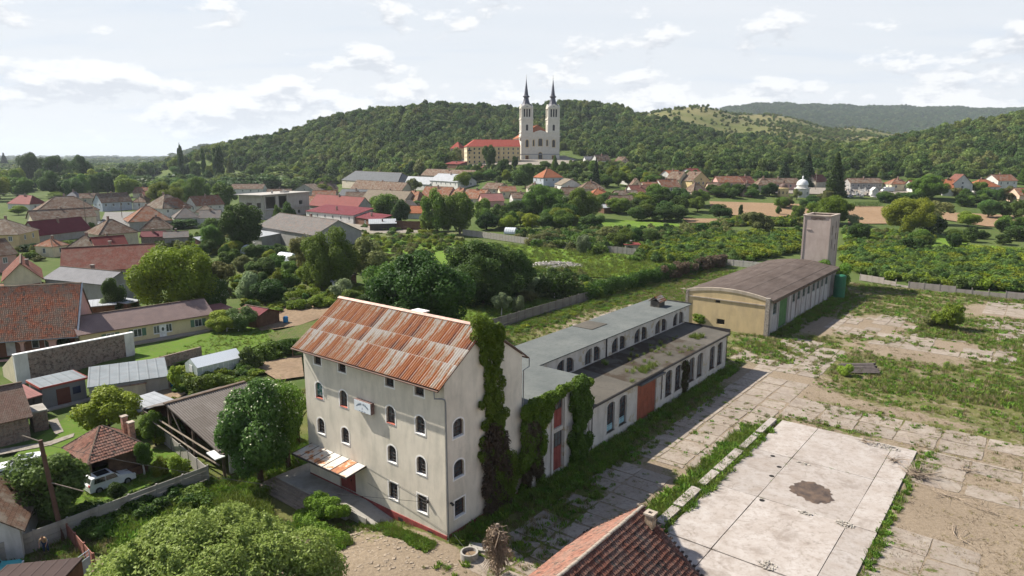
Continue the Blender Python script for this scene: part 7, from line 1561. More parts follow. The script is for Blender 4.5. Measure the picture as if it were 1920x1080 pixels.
def crown(kind,mat,i):
    z_=ZF[kind]
    key=(kind,mat.name,i)
    if key in CROWN: return CROWN[key]
    s=hash_(key)
    if kind=='round': me=leafcloud('crown',zs(lobes(s,22,rl=(.26,.42)),z_),15000,.085,s,mat)
    elif kind=='big': me=leafcloud('crown',zs(lobes(s,46,rl=(.17,.32),spread=.72,hz=.56,low=True),z_),42000,.052,s,mat)
    elif kind=='loose': me=leafcloud('crown',zs(lobes(s,11,rl=(.20,.36),spread=.68),z_),6000,.10,s,mat,surf=.35)
    elif kind=='bush': me=leafcloud('crown',zs(lobes(s,10,zc=.42,hz=.55,rl=(.34,.52)),z_),4200,.13,s,mat)
    elif kind=='poplar': me=leafcloud('crown',zs([(0,0,.5,.55,.55,.5,1)]+[(.45*math.cos(a*2.4),.45*math.sin(a*2.4),.08+.055*a,.5*(1-abs(a/16-.45)),.5*(1-abs(a/16-.45)),.12,1) for a in range(16)],z_),14000,.16,s,mat,aspect=1.2)
    elif kind=='fir': me=leafcloud('crown',zs([((1-z)*.62*math.cos(z*60+j*1.57),(1-z)*.62*math.sin(z*60+j*1.57),z*.96,.42*(1-z)+.05,.42*(1-z)+.05,.035,1-z*.6) for z in [k/14 for k in range(14)] for j in range(4)]+[(0,0,.4,.2,.2,.45,.5)],z_),12000,.12,s,mat,surf=.25,aspect=1.8,hang=.5)
    elif kind=='elder':
        rng=np.random.default_rng(s); E=zs(lobes(s,22,rl=(.24,.42)),z_); Ea=np.array(E); k=rng.integers(1,len(E),620); d=rng.normal(size=(620,3)); d[:,2]=abs(d[:,2])*.8+.2; d/=np.linalg.norm(d,axis=1)[:,None]
        me=leafcloud('crown',E,22000,.07,s,[mat,BLOS],extra=(Ea[k,:3]+d*Ea[k,3:6]*1.02,.022))
    elif kind=='forest': me=leafcloud('crown',zs(lobes(s,9,rl=(.28,.46),zc=.5,hz=.52),z_),1300,.19,s,mat,surf=.85)
    elif kind=='shrubstuff': me=leafcloud('crown',zs(lobes(s,8,rl=(.3,.5),zc=.45,hz=.55,spread=.6),z_),1000,.22,s,mat,surf=.6)
    me.name='crown'; CROWN[key]=me; return me
def hash_(k):
    h=7
    for c in str(k): h=(h*131+ord(c))%1000003
    return h
TR={}
def trunk_mesh(i,white=False,single=False):
    key=(i,white,single)
    if key in TR: return TR[key]
    rng=random.Random(i*7+3); mb=MB(); bend=(rng.uniform(-.06,.06),rng.uniform(-.06,.06))
    # unit space: 1 = tree height, radius relative to height
    mb.tube([(0,0,-.05),(bend[0]*.3,bend[1]*.3,.18),(bend[0],bend[1],.42),(bend[0]*1.3,bend[1]*1.3,.8)],[.032,.024,.017,.006],7,1 if white else 0)
    if not single:
        for k in range(6):
            a=k*1.05+rng.uniform(-.3,.3); z=.25+.07*k; r=.26*(1-.05*k); mb.tube([(bend[0]*.6,bend[1]*.6,z),(bend[0]+r*.5*math.cos(a),bend[1]+r*.5*math.sin(a),z+.12),(bend[0]+r*math.cos(a),bend[1]+r*math.sin(a),z+.28)],[.012,.008,.003],5)
    TR[key]=mb.mesh('trunk',[BARK,WBARK]); return TR[key]
TN=[0]
def tree(u,vb,vt,w,kind,mat,label,cat='tree',name=None,group=None,pos=None,hR=None,clear=.22,white=False):
    TN[0]+=1; i=TN[0]
    if pos is None:
        p=GP(u,vb); dist=p.y/ (FPX*CP)*FPX; R_=w/2*p.y/1270.; top=PY(u,vt,p.y).z-p.z
        if kind not in ('poplar','fir'): top=PY(u,vt,p.y+R_*.3).z-p.z
        top=max(top,.8)
    else: p,R_,top=pos
    c0=clear*top if kind not in ('bush','fir','poplar') else .02*top
    if kind=='bush': name=name or 'shrub'
    r=empty(name or {'fir':'fir_tree','poplar':'poplar_tree'}.get(kind,'broadleaf_tree'),tuple(p),(i*2.39)%6.28,label,cat,group)
    c=link('crown',crown(kind,mat,i%3),r,(0,0,c0)); c.scale=(R_,R_,(top-c0)/ZF[kind])
    t=link('trunk',trunk_mesh(i%4,white,kind in('fir','poplar')),r); t.scale=(top,top,top) if kind!='bush' else (top*.6,)*3
    return r
TREES=[
# near left and centre
(336,592,452,150,'big',LF_MAP,'big rounded yellow green maple beside the red brown tiled house'),
(404,582,478,90,'loose',LF_OLV,'feathery olive tree right of the big maple'),
(412,592,516,52,'elder',LF_ELD,'white blossoming elder in front of the feathery olive tree'),
(214,590,520,42,'round',LF_DK,'small dark tree before the grey rendered house'),
(207,592,548,34,'elder',LF_SIL,'pale blossoming shrub tree by the white carport'),
(450,470,377,84,'round',LF_DK,'dense dark green tree left of the concrete house shell'),
(400,470,420,46,'round',LF_MID,'smaller round tree left of the dense dark tree'),
(543,440,380,36,'round',LF_DK,'dark bushy tree before the concrete house shell'),
(522,430,383,24,'round',LF_MID,'light green tree at the concrete house shell corner'),
(623,540,422,104,'big',LF_MID,'large light green tree behind the garden tin shed'),
(578,525,430,70,'loose',LF_OLV,'sparse brownish tree left of the large light green tree'),
(697,530,436,84,'loose',LF_OLV,'brownish sparse bush tree left of the walnuts'),
(668,510,452,50,'loose',LF_OLV,'low twiggy tree between the light green tree and the walnuts'),
(790,640,468,205,'big',LF_DK,'broad dark walnut tree behind the mill roof'),
(905,570,450,165,'big',LF_DK,'dark spreading walnut beside the broad dark one'),
(735,600,486,110,'round',LF_MID,'mid green walnut limb tree left of the broad dark walnut'),
(968,560,470,80,'round',LF_DK,'dark bushy tree before the rubble heap'),
(1000,555,520,60,'bush',LF_SIL,'grey green bush right of the walnuts'),
(1050,560,505,80,'bush',LF_DK,'dark bush by the orchard corner'),
(940,592,548,36,'round',LF_SIL,'small fruit tree with whitewashed trunk in the orchard'),
(972,588,552,28,'round',LF_SIL,'second small pruned fruit tree in the orchard'),
(1040,562,522,26,'round',LF_MID,'small round tree with white trunk near the orchard fence'),
(1101,560,528,32,'round',LF_YEL,'light green small tree by the orchard wall end'),
(1124,560,536,26,'bush',LF_MID,'ivy green bush at the wall end'),
(986,568,542,40,'round',LF_OLV,'yellowish shrub tree among the orchard trees'),
(422,622,581,64,'round',LF_YEL,'round yellow green shrub tree by the annex shed'),
(490,905,694,168,'elder',LF_ELD,'big elder tree with cream blossoms beside the mill'),
(540,880,700,100,'elder',LF_MID,'leafy elder touching the mill wall'),
(206,812,722,118,'round',LF_MAP,'crooked garden apricot tree before the sheds'),
(100,982,842,158,'round',LF_ELD,'dark leafy tree around the rust brown pole'),
(60,965,880,90,'round',LF_DK,'low dark tree left of the rust brown pole'),
(272,892,825,42,'round',LF_MID,'small fruit tree with white trunk by the garden house'),
(304,892,848,36,'bush',LF_MAP,'light shrub left of the bright one at the plank fence'),
(334,890,852,44,'bush',LF_YEL,'bright yellow green shrub at the plank fence'),
(219,935,903,42,'bush',LF_DK,'small dark shrub in front of the white compact car'),
(292,835,765,58,'round',LF_MID,'leafy vine covered tree at the barn gable'),
(331,735,682,30,'loose',LF_YEL,'thin young tree by the blue barrel'),
(118,658,612,38,'fir',LF_FIR,'small dark spruce in front of the arcaded pink house'),
(372,740,698,64,'bush',LF_MID,'green garden bush below the greenhouse'),
(408,735,695,60,'bush',LF_MID,'rounded bush right of the garden bush below the greenhouse'),
(470,690,648,50,'bush',LF_ELD,'dark bush right of the greenhouse'),
(500,672,636,60,'bush',LF_MID,'vine bush row left of the mill roof'),
(540,664,630,50,'bush',LF_MID,'leafy vines close to the mill roof corner'),
(455,620,572,56,'elder',LF_ELD,'blossoming bush above the brown garden shed'),
(505,570,520,70,'round',LF_DK,'dark round tree in the middle of the gardens'),
(545,515,488,36,'round',LF_MID,'small tree in the vegetable garden'),
(470,560,510,50,'bush',LF_SIL,'grey green bush in the gardens'),
(520,480,455,32,'bush',LF_DK,'dark shrub by the open shed'),
(640,560,520,50,'bush',LF_SIL,'silver leaved bush before the tin shed'),
(600,575,552,50,'bush',LF_YEL,'bright bushes along the garden hedge'),
(560,580,556,44,'bush',LF_MAP,'low yellow green bush at the tilled plot'),
(240,590,560,40,'bush',LF_DK,'dark bush by the small white canopy'),
(660,585,540,60,'round',LF_MID,'young walnut at the mill ridge'),
(690,600,548,60,'round',LF_DK,'dense bush behind the mill ridge'),
(500,520,480,44,'round',LF_ELD,'dark garden tree below the white polytunnel'),
(455,510,478,40,'round',LF_OLV,'greyish garden tree left of the polytunnel'),
(590,510,478,36,'bush',LF_MID,'green shrub right of the short tunnel'),
# village middle
(722,415,362,58,'round',LF_MID,'round green tree before the tan roofed house'),
(752,420,375,40,'round',LF_DK,'dark tree right of the round green village tree'),
(820,440,352,56,'loose',LF_MID,'tall airy tree in the village middle'),
(862,440,358,62,'round',LF_MID,'tall green tree right of the airy one'),
(905,420,372,40,'round',LF_MID,'green tree before the pink metal roof'),
(934,425,380,44,'bush',LF_DK,'dark tree group edge by the pale wall'),
(1015,410,343,92,'big',LF_MID,'large round green tree right of centre'),
(1092,412,353,70,'big',LF_MID,'second large round tree right of centre'),
(1060,420,380,50,'round',LF_DK,'dark low tree between the two large round trees'),
(970,415,375,60,'round',LF_DK,'dark tree left of the large round green one'),
(1238,385,345,60,'round',LF_MID,'broad tree behind the dark barns'),
(1205,390,360,36,'round',LF_MAP,'light tree at the open gabled barn'),
(1117,352,292,19,'fir',LF_FIR,'tall dark spruce below the slope houses'),
(1040,328,288,24,'fir',LF_ELD,'tall conifer in front of the church'),
(917,316,270,30,'round',LF_DK,'round dark tree in front of the monastery'),
(948,318,298,16,'poplar',LF_MID,'slim green tree at the monastery front'),
(965,315,293,16,'round',LF_DK,'dark tree at the monastery corner'),
(893,330,308,28,'round',LF_MID,'green tree below the tiny white chapel'),
(985,352,308,46,'round',LF_DK,'dark tree beneath the church terrace'),
(972,346,322,24,'fir',LF_FIR,'dark narrow conifer beneath the church terrace'),
(1565,368,280,40,'fir',LF_DK,'tall dark conifer before the brown cemetery houses'),
(1513,350,283,34,'fir',LF_FIR,'dark spruce above the white chapel'),
(1470,345,300,30,'fir',LF_FIR,'dark spruce left of the white chapel'),
(1735,372,327,66,'big',LF_MID,'round tree left of the tall white gabled house'),
(1704,438,366,88,'big',LF_MAP,'big round yellow green tree in the brown fields'),
(1553,420,366,78,'big',LF_MAP,'round green tree behind the concrete tower'),
(1600,424,398,32,'loose',LF_SIL,'thin grey tree right of the concrete tower'),
(1495,412,384,26,'round',LF_MID,'small tree left of the concrete tower'),
(1460,402,386,12,'round',LF_MID,'tiny round tree in the brown field'),
(1607,452,416,42,'round',LF_DK,'dark bush right of the concrete tower'),
(1745,420,372,70,'loose',LF_OLV,'sparse grey olive tree behind the big round one'),
(1750,440,405,36,'bush',LF_DK,'dark bush right of the big round tree'),
(1815,425,396,44,'round',LF_MAP,'light bush at the right field edge'),
(1852,408,372,40,'round',LF_ELD,'dark fruit tree in the right orchard row'),
(1880,408,376,36,'round',LF_ELD,'fruit tree in the right orchard row near the edge'),
(1915,412,372,40,'round',LF_ELD,'fruit tree cut by the right picture edge'),
(1835,366,340,30,'round',LF_MID,'green tree in front of the orange roofed house at right'),
(1917,345,312,30,'fir',LF_MID,'light conifer at the right picture edge'),
(1797,368,352,18,'bush',LF_MID,'bush before the tall white gable'),
(1420,438,392,60,'loose',LF_OLV,'grey twiggy bush tree at the field corner'),
(1388,408,384,10,'poplar',LF_DK,'thin dark sapling in the bright brown field'),
(1780,618,562,60,'loose',LF_MAP,'wild shrub with heap of branches in the yard'),
(1765,612,585,60,'bush',LF_OLV,'low leafy part of the wild yard shrub'),
(1587,705,682,30,'bush',LF_YEL,'bright leafy weed bush at the plank pile'),
(1094,478,436,30,'elder',LF_SIL,'white blossoming bush on the panel wall'),
# left tall belt singles
(412,345,274,24,'poplar',LF_DK,'broad dark poplar in the left middle distance'),
(342,338,272,13,'poplar',LF_DK,'slim poplar left of the pair'),
(384,340,278,10,'poplar',LF_DK,'thin poplar between the slim and broad ones'),
(433,335,288,20,'fir',LF_OLV,'reddish conifer right of the broad poplar'),
(10,318,284,18,'fir',LF_FIR,'dark fir at the left horizon'),
(66,345,286,52,'big',LF_DK,'broad domed tree rising above the left tree belt'),
(112,350,290,50,'big',LF_DK,'second domed tree of the left belt'),
(155,350,290,44,'big',LF_DK,'third domed tree of the left belt'),
(315,390,342,66,'big',LF_MAP,'broad light green tree behind the village corner house'),
(368,385,330,56,'big',LF_MID,'round dark topped tree right of the broad light one'),
(425,392,342,50,'round',LF_MID,'green tree left of the unfinished house'),
(35,402,385,32,'round',LF_YEL,'small bright tree in front of the far left roofs'),
(110,372,360,40,'bush',LF_YEL,'light bush behind the large farmhouse roof'),
(160,370,356,34,'bush',LF_MAP,'light bush right of the farmhouse ridge'),
(173,428,415,14,'bush',LF_MID,'small bush at the farmhouse street corner'),
(340,428,409,60,'bush',LF_DK,'dark hedge in front of the shuttered hall'),
(395,440,408,50,'round',LF_MID,'tree in front of the grey annex'),
(60,470,455,40,'bush',LF_DK,'dark climbing shrub beside the ochre villa'),
(612,362,330,30,'loose',LF_MID,'airy tree behind the pink gable'),
(605,365,345,40,'round',LF_MAP,'yellow green tree in front of the grey gabled house'),
(775,362,332,30,'loose',LF_OLV,'pale sparse tree left of the curved roof hall'),
(868,352,322,34,'round',LF_MAP,'light tree right of the curved roof hall'),
]
for T in TREES:
    nm=None; wh='white trunk' in T[6] or 'whitewashed' in T[6]
    tree(*T[:6],T[6],cat='shrub' if T[4]=='bush' or 'bush' in T[6] or 'shrub' in T[6] else 'tree',name=('blossoming_elder' if T[4]=='elder' else None),white=wh,clear=.32 if wh else (.02 if T[4]=='big' else .08))
def belt(poly,n,wr,hr,kinds,label,group,seed,cat='tree'):
    """individual trees whose feet lie in a polygon of photo pixels; sizes in metres"""
    rng=np.random.default_rng(seed); xs=[p[0] for p in poly]; ys=[p[1] for p in poly]; U=[];Vv=[]
    while len(U)<n:
        u,v=rng.uniform(min(xs),max(xs)),rng.uniform(min(ys),max(ys))
        if inside((u,v),poly): U.append(u);Vv.append(v)
    X,Y=GPv(U,Vv)
    for x,y in zip(X,Y):
        k,m=kinds[rng.integers(len(kinds))]; ad={'leaves_dark_green':'dark','leaves_mid_green':'mid green','leaves_elder':'deep green','leaves_maple':'yellow green','leaves_olive':'olive'}[m.name]; tree(0,0,0,0,k,m,ad+' '+label.replace('dark ','').replace('tall leafy','tall leafy'),cat,None,group,(Vector((x,y,tz(x,y))),rng.uniform(*wr)/2,rng.uniform(*hr)),clear=.06)
D=[('round',LF_DK),('round',LF_MID),('round',LF_ELD)]; DY=D+[('round',LF_MAP)]; LB=[('loose',LF_OLV),('round',LF_OLV),('bush',LF_MID)]
belt([(-60,345),(250,345),(252,372),(-60,378)],34,(12,19),(14,20),DY,'tall leafy tree of the dark belt at the left behind the roofs','trees of the left belt',1)
belt([(-60,322),(420,322),(420,345),(-60,345)],26,(12,20),(12,19),DY,'broadleaf tree in the far left belt below the horizon','trees of the far left belt',2)
belt([(255,345),(520,340),(540,352),(280,372)],24,(9,15),(9,14),DY,'broadleaf tree between the village roofs and the hill','trees between village and hill',3)
belt([(440,330),(820,318),(830,332),(640,326),(540,352),(440,350)],22,(8,13),(7,11),D+[('round',LF_MAP)],'tree along the foot of the wooded hill','trees at the hill foot',4)
belt([(860,318),(1060,318),(1180,330),(1250,338),(1240,345),(1060,345),(870,345)],24,(6,10),(6,10),DY,'garden tree below the church and monastery','trees below the church',5)
belt([(1110,340),(1245,342),(1235,360),(1120,352)],12,(7,11),(6,9),DY,'garden tree among the central village roofs','trees among the central roofs',6)
belt([(1140,384),(1250,378),(1350,382),(1350,412),(1240,418),(1160,412)],22,(8,12),(5.5,8),D+[('bush',LF_DK)],'dark tree of the thick hedgerow before the fields','trees of the thick hedgerow',7)
belt([(1330,362),(1460,362),(1460,374),(1330,372)],16,(6,9),(4.5,7),D,'dark garden tree below the pink row houses','trees below the pink row houses',8)
belt([(1430,372),(1560,374),(1560,396),(1440,392)],14,(5,8),(4,6),D+LB,'tree of the small grove left of the concrete tower','trees of the small grove',9)
belt([(1640,368),(1700,374),(1720,380),(1650,380)],8,(5,8),(4,6),D,'bushy tree below the white van','trees below the van',10)
belt([(1790,372),(1925,368),(1940,384),(1800,388)],18,(6,9),(4.5,7),D+[('loose',LF_OLV)],'orchard tree right of the tall white gable','orchard trees at the right',11)
belt([(1690,455),(1925,425),(1930,460),(1830,458),(1700,475)],16,(5,9),(3.,5.5),D+[('bush',LF_DK)],'dark bush of the hedge right of the concrete tower','bushes of the right hedge',12)
belt([(760,436),(990,418),(1120,425),(1120,440),(1000,432),(880,436),(770,446)],20,(7,11),(5.5,9),DY,'tree of the garden row above the concrete wall','trees above the concrete wall',13)
belt([(960,432),(1140,440),(1230,440),(1240,462),(1120,472),(1000,458)],14,(6,9),(3.5,6),D+LB,'orchard tree behind the overgrown panel wall','orchard trees behind the panel wall',14)
belt([(420,470),(560,492),(640,510),(600,540),(480,545),(420,520)],20,(3.5,6),(2.5,4.5),DY+LB,'small fruit tree in the left gardens','fruit trees of the left gardens',15)
belt([(590,345),(650,340),(640,352),(600,352)],5,(6,9),(5,8),DY,'tree beside the grey and pink gables','trees by the gables',16)
belt([(630,372),(900,385),(900,398),(700,402)],10,(5,8),(4,6),DY,'small tree between the orange roofs','trees between orange roofs',17)
belt([(1680,355),(1780,355),(1780,366),(1690,362)],8,(6,9),(5,7),D,'tree beside the cemetery road','trees by the cemetery road',18)
belt([(340,470),(440,455),(470,470),(430,490),(350,480)],8,(4,6),(3,5),DY,'bushy tree behind the maple in the gardens','bushy trees behind the maple',19)
# big foreground tree
def foreground_tree():
    p=Vector((-19.7,38.9,tz(-19.7,38.9))); r=empty('cherry_tree',tuple(p),0,'big light green tree filling the lower left foreground','tree'); rng=random.Random(12); E=[(0,0,4.6,5.6,5.2,2.6,.6)]
    for k in range(60):
        a=rng.uniform(0,6.28); q=math.sqrt(rng.random()); rr=rng.uniform(1.0,1.9); R_=6.5*(1+.14*math.sin(3*a+1)+.12*math.sin(5*a)); z=6.1-3.0*(q**2.2)+rng.uniform(-.7,.5); E.append((q*R_*math.cos(a),q*R_*math.sin(a),z,rr,rr,rr*.75,1.))
    for k in range(16):
        a=rng.uniform(0,6.28); q=rng.uniform(.85,1.12); E.append((q*6.7*math.cos(a),q*6.7*math.sin(a),rng.uniform(2.4,4.2),1.,1.,.9,1))
    for k in range(14): E.append((rng.uniform(5.5,9.8),rng.uniform(-4.5,-1.8),rng.uniform(1.8,3.),1.,1.,.7,1))
    for k in range(26):
        a=rng.uniform(0,6.28); q=rng.uniform(.2,1.08); E.append((q*6.8*math.cos(a),q*6.5*math.sin(a),6.8-3.2*q*q+rng.uniform(0,.5),.35,.35,.9,1.6))
    m=mat_leaf('leaves_foreground',(.082,.130,.018),(.135,.185,.034),(.24,.28,.11),rough=.5)
    link('crown',leafcloud('crown',E,170000,.165,77,m,surf=.6,aspect=1.25,up=.5),r)
    mb=MB(); mb.tube([(0,0,-.3),(.2,.1,1.6),(.1,0,3.2)],[.38,.3,.22],9)
    for k in range(9): a=k*.7; mb.tube([(.1,0,1.8+.12*k),(2.4*math.cos(a),2.4*math.sin(a),3.8),(5.4*math.cos(a),5.4*math.sin(a),5.2)],[.16,.1,.04],6)
    mb.build('trunk',BARK,r)
foreground_tree()
# ---- ivy
def ivy(name,label,ells,n,size,mat,seed,cat='ivy',extra=None,mat2=None,frac=.3):
    r=lroot(name,0,0,0,label,cat)
    link('foliage',leafcloud('foliage',ells,int(n*(1-frac)) if mat2 else n,size,seed,mat,surf=.5,up=.15,hang=.4),r)
    if mat2: link('dry_stems',leafcloud('dry_stems',ells if extra is None else extra,int(n*frac),size*1.1,seed+1,mat2,surf=.2,aspect=2.2,up=0,hang=1.5),r)
    return r
def ivy_sets():
    rng=random.Random(4); E=[]
    # column on the gable: centre t from 4.9 at top, wider towards the ground
    for k in range(170):
        z=rng.uniform(.3,16.4); t=5.3+.08*(16-z)+rng.gauss(0,.48)*(.95+.06*(16-z)); rr=rng.uniform(.16,.5); E.append((.08+rng.uniform(0,.28),t,z,.30,rr,rr*1.4,1))
    for k in range(6): E.append((.0+rng.uniform(-.5,.4),4.9+rng.uniform(-1.,1.),16.0+rng.uniform(-.5,1.1),.7,.8,.6,1))
    for k in range(14): E.append((.2,rng.uniform(4.5,9.2),rng.uniform(.2,4.),.5,.9,1.,.9))
    X=[(.35,rng.uniform(4.6,7.2),rng.uniform(.3,7.5),.4,.6,1.,1) for _ in range(26)]
    ivy('gable_ivy','thick ivy column climbing the mill gable up to the roof',E,70000,.17,LF_IVY,3,extra=X,mat2=LF_DRY,frac=.09)
    E=[]
    for k in range(80): t=rng.uniform(9.3,13.8); rr=rng.uniform(.2,.5); E.append((.38+rng.uniform(-.1,.25),t,8.2-rng.random()**1.8*(3.8-.4*(t-9.4)),.26,rr,rr*1.2,1))
    for k in range(18): t=rng.uniform(9.6,19.5); E.append((.25+rng.uniform(-.2,.6),t,8.0+rng.uniform(-.3,.45),.5,.8,.45,1))
    for k in range(16): t=rng.uniform(9.,12.5); E.append((.5,t,rng.uniform(.3,5.4),.45,.6,.9,.8))
    ivy('link_ivy','bright ivy hanging over the front edge of the link building',E,46000,.20,LF_IVY,5,mat2=LF_DRY,frac=.12,extra=[(.55,rng.uniform(9.5,12),rng.uniform(1,6),.3,.5,1,1) for _ in range(14)])
    E=[]
    for k in range(90): z=rng.uniform(.1,8.7); rr=rng.uniform(.3,.75); E.append((.6+rng.uniform(-.2,.45),18.3+rng.gauss(0,.5)*(1.35-.06*z),z,.38,rr,rr*1.2,1))
    ivy('corner_ivy','tall ivy column between the link building and the long workshop',E,38000,.20,LF_IVD,6)
    E=[(.45,43.2+rng.uniform(-.7,.7),rng.uniform(.3,4.2),.2,.45,.6,1) for _ in range(16)]
    ivy('wall_creeper','sparse dry creeper on the long workshop front',E,3200,.16,LF_IVD,7,mat2=LF_DRY,frac=.6)
    E=[(-12.3+rng.uniform(-1,.8),78.0+rng.uniform(-.3,0),rng.uniform(.6,1.9),.9,.25,.4,1) for _ in range(5)]
    ivy('window_creeper','green creeper growing out of the ochre hall window',E,1600,.2,LF_IVY,8)
    E=[(rng.uniform(-5,1.2),rng.uniform(121.5,125.5),rng.uniform(1,7.2),1.2,1.2,1.1,1) for _ in range(22)]
    ivy('hall_end_ivy','bushy ivy spreading between the barrel roofed hall and the tower',E,16000,.28,LF_IVY,9)
    # hedge like ivy bush at the ramp
    E=[]
    for k in range(26): E.append((rng.uniform(-13.0,-9.4),rng.uniform(-4.0,-2.5),rng.uniform(-.3,.95),.55,.5,.5,1))
    for k in range(14): E.append((rng.uniform(-13.5,-7.),rng.uniform(-5.0,-4.),rng.uniform(-.6,-.2),.7,.6,.3,.7))
    ivy('ivy_bush','rounded ivy covered bush in front of the mill landing','' or E,30000,.15,LF_IVY,10,'shrub')
    # dark overgrown hedge along the boundary behind the workshop
    E=[]
    for k in range(150):
        t=rng.uniform(84,147); s=-39.8+(t-93)*.085 if t>93 else -39.8; E.append((s+rng.uniform(-.9,.9),t,rng.uniform(.4,2.9),1.2,1.7,1.1,1))
    ivy('boundary_hedge','long dark overgrown hedge along the rear left boundary',E,60000,.30,LF_IVD,11,'hedge',mat2=LF_DRY,frac=.22,extra=[( -39+rng.uniform(-1,1)+(t-93)*.085,t,rng.uniform(1,3.2),.9,1.5,.9,1) for t in [rng.uniform(112,146) for _ in range(50)]])
    # dead shrub on the post in the foreground
    r=lroot('dead_vine_post',*G(932,1085),0,'leaning wooden post wrapped in dry tangled vine before the mill','post'); mb=MB(); mb.tube([(0,0,-.3),(.05,0,2.2),(0,.05,4.3)],[.16,.14,.12],8); mb.build('post',M_WOOD,r)
    V=MB(); 
    for k in range(170):
        a=rng.uniform(0,6.28); z=rng.uniform(1.0,4.1); l=rng.uniform(.5,1.7); V.tube([(.1*math.cos(a),.1*math.sin(a),z),(l*.45*math.cos(a+.4),l*.45*math.sin(a+.4),z+.15),(l*.7*math.cos(a),l*.7*math.sin(a),z-.5*l)],[.038,.026,.014],3,cap=False)
    link('dry_leaves',leafcloud('dry_leaves',[(rng.gauss(0,.35),rng.gauss(0,.35),rng.uniform(1.,3.9),.45,.45,.5,1) for _ in range(16)],2600,.10,5,mat_leaf('dead_leaves',(.10,.075,.05),(.15,.115,.08),trans=.1),surf=.2,aspect=2.4,hang=1.2),r)
    V.build('dry_vine',mat_plain('dry_vine_stem',(.20,.155,.115),.95,.1,0,.3,4),r)['kind']='stuff'
ivy_sets()
def clipped_hedge(u1,v1,u2,v2,h,wd,label,mat,seed):
    A,B=GP(u1,v1),GP(u2,v2); r=empty('hedge',tuple(A),0,label,'hedge'); E=[]; n=max(3,int((B-A).length/wd*1.6)); rng=random.Random(seed)
    for k in range(n): q=(B-A)*((k+.5)/n); E.append((q.x+rng.uniform(-.1,.1),q.y+rng.uniform(-.1,.1),q.z+h*.5,wd*.62,wd*.62,h*.5,1))
    link('foliage',leafcloud('foliage',E,2600,.22,seed,mat,surf=.8),r)
clipped_hedge(535,562,598,552,1.6,1.5,'clipped green hedge left of the tin shed',LF_MAP,1); clipped_hedge(655,553,682,548,1.6,1.5,'short clipped hedge before the rusty garden shed',LF_YEL,2)
clipped_hedge(1600,388,1652,387,2.6,2.4,'clipped dark hedge under the cemetery',LF_DK,3); clipped_hedge(540,578,680,556,1.3,1.3,'vine row on wires behind the mill ridge',LF_MAP,4); clipped_hedge(488,672,560,650,1.6,1.4,'grape vine row beside the tilled plot',LF_MID,5)
# ---- branch heaps
def branches(u,v,n,L,label,seed,z=0.,hgt=.7):
    s,t=G(u,v); rng=random.Random(seed); mb=MB()
    for k in range(n):
        a=rng.uniform(0,6.28); q=rng.uniform(0,L*.4); x,y=q*math.cos(a*1.7),q*math.sin(a*1.7); l=rng.uniform(.4,1.)*L; e=rng.uniform(0,hgt); b0=Vector((x,y,.05+rng.uniform(0,.2))); b1=b0+Vector((l*math.cos(a),l*math.sin(a),e)); md=(b0+b1)/2+Vector((rng.uniform(-.1,.1)*l,rng.uniform(-.1,.1)*l,.05)); rr=rng.uniform(.015,.04); mb.tube([b0,md,b1],[rr,rr*.8,rr*.3],4,cap=False)
        if rng.random()<.6: c=a+rng.uniform(-.9,.9); mb.tube([md,md+Vector((l*.35*math.cos(c),l*.35*math.sin(c),.1+e*.4))],[rr*.6,rr*.2],4,cap=False)
    o=mb.build('branch_heap',mat_plain('bleached_branch',(.27,.215,.165),.95,.1,0,.4,3),None,tuple(Lw(s,t,z)),-TH); tag(o,label,'branches',kind='stuff')
branches(1722,895,95,2.0,'tangled heap of bleached cut branches beside the pale slab',1,.05,.9); branches(1675,868,30,1.5,'thin dry twigs lying on the pale slab',2,.16,.25); branches(1622,832,26,1.3,'dry brush at the far edge of the pale slab',3,.16,.25); branches(1810,883,16,1.6,'few dead sticks on the dirt right of the branch heap',4,0,.4)
branches(1742,600,40,2.2,'grey pile of branches beside the wild yard shrub',5,0,.6); branches(1810,1015,8,2.5,'long dead sticks on the dirt near the lower right',6,0,.1); branches(1780,930,12,3.,'scattered thin sticks on the bare dirt',7,0,.08); branches(1860,960,10,3.,'loose twigs on the dirt at the right edge',8,0,.08)
r_=random.Random(5)
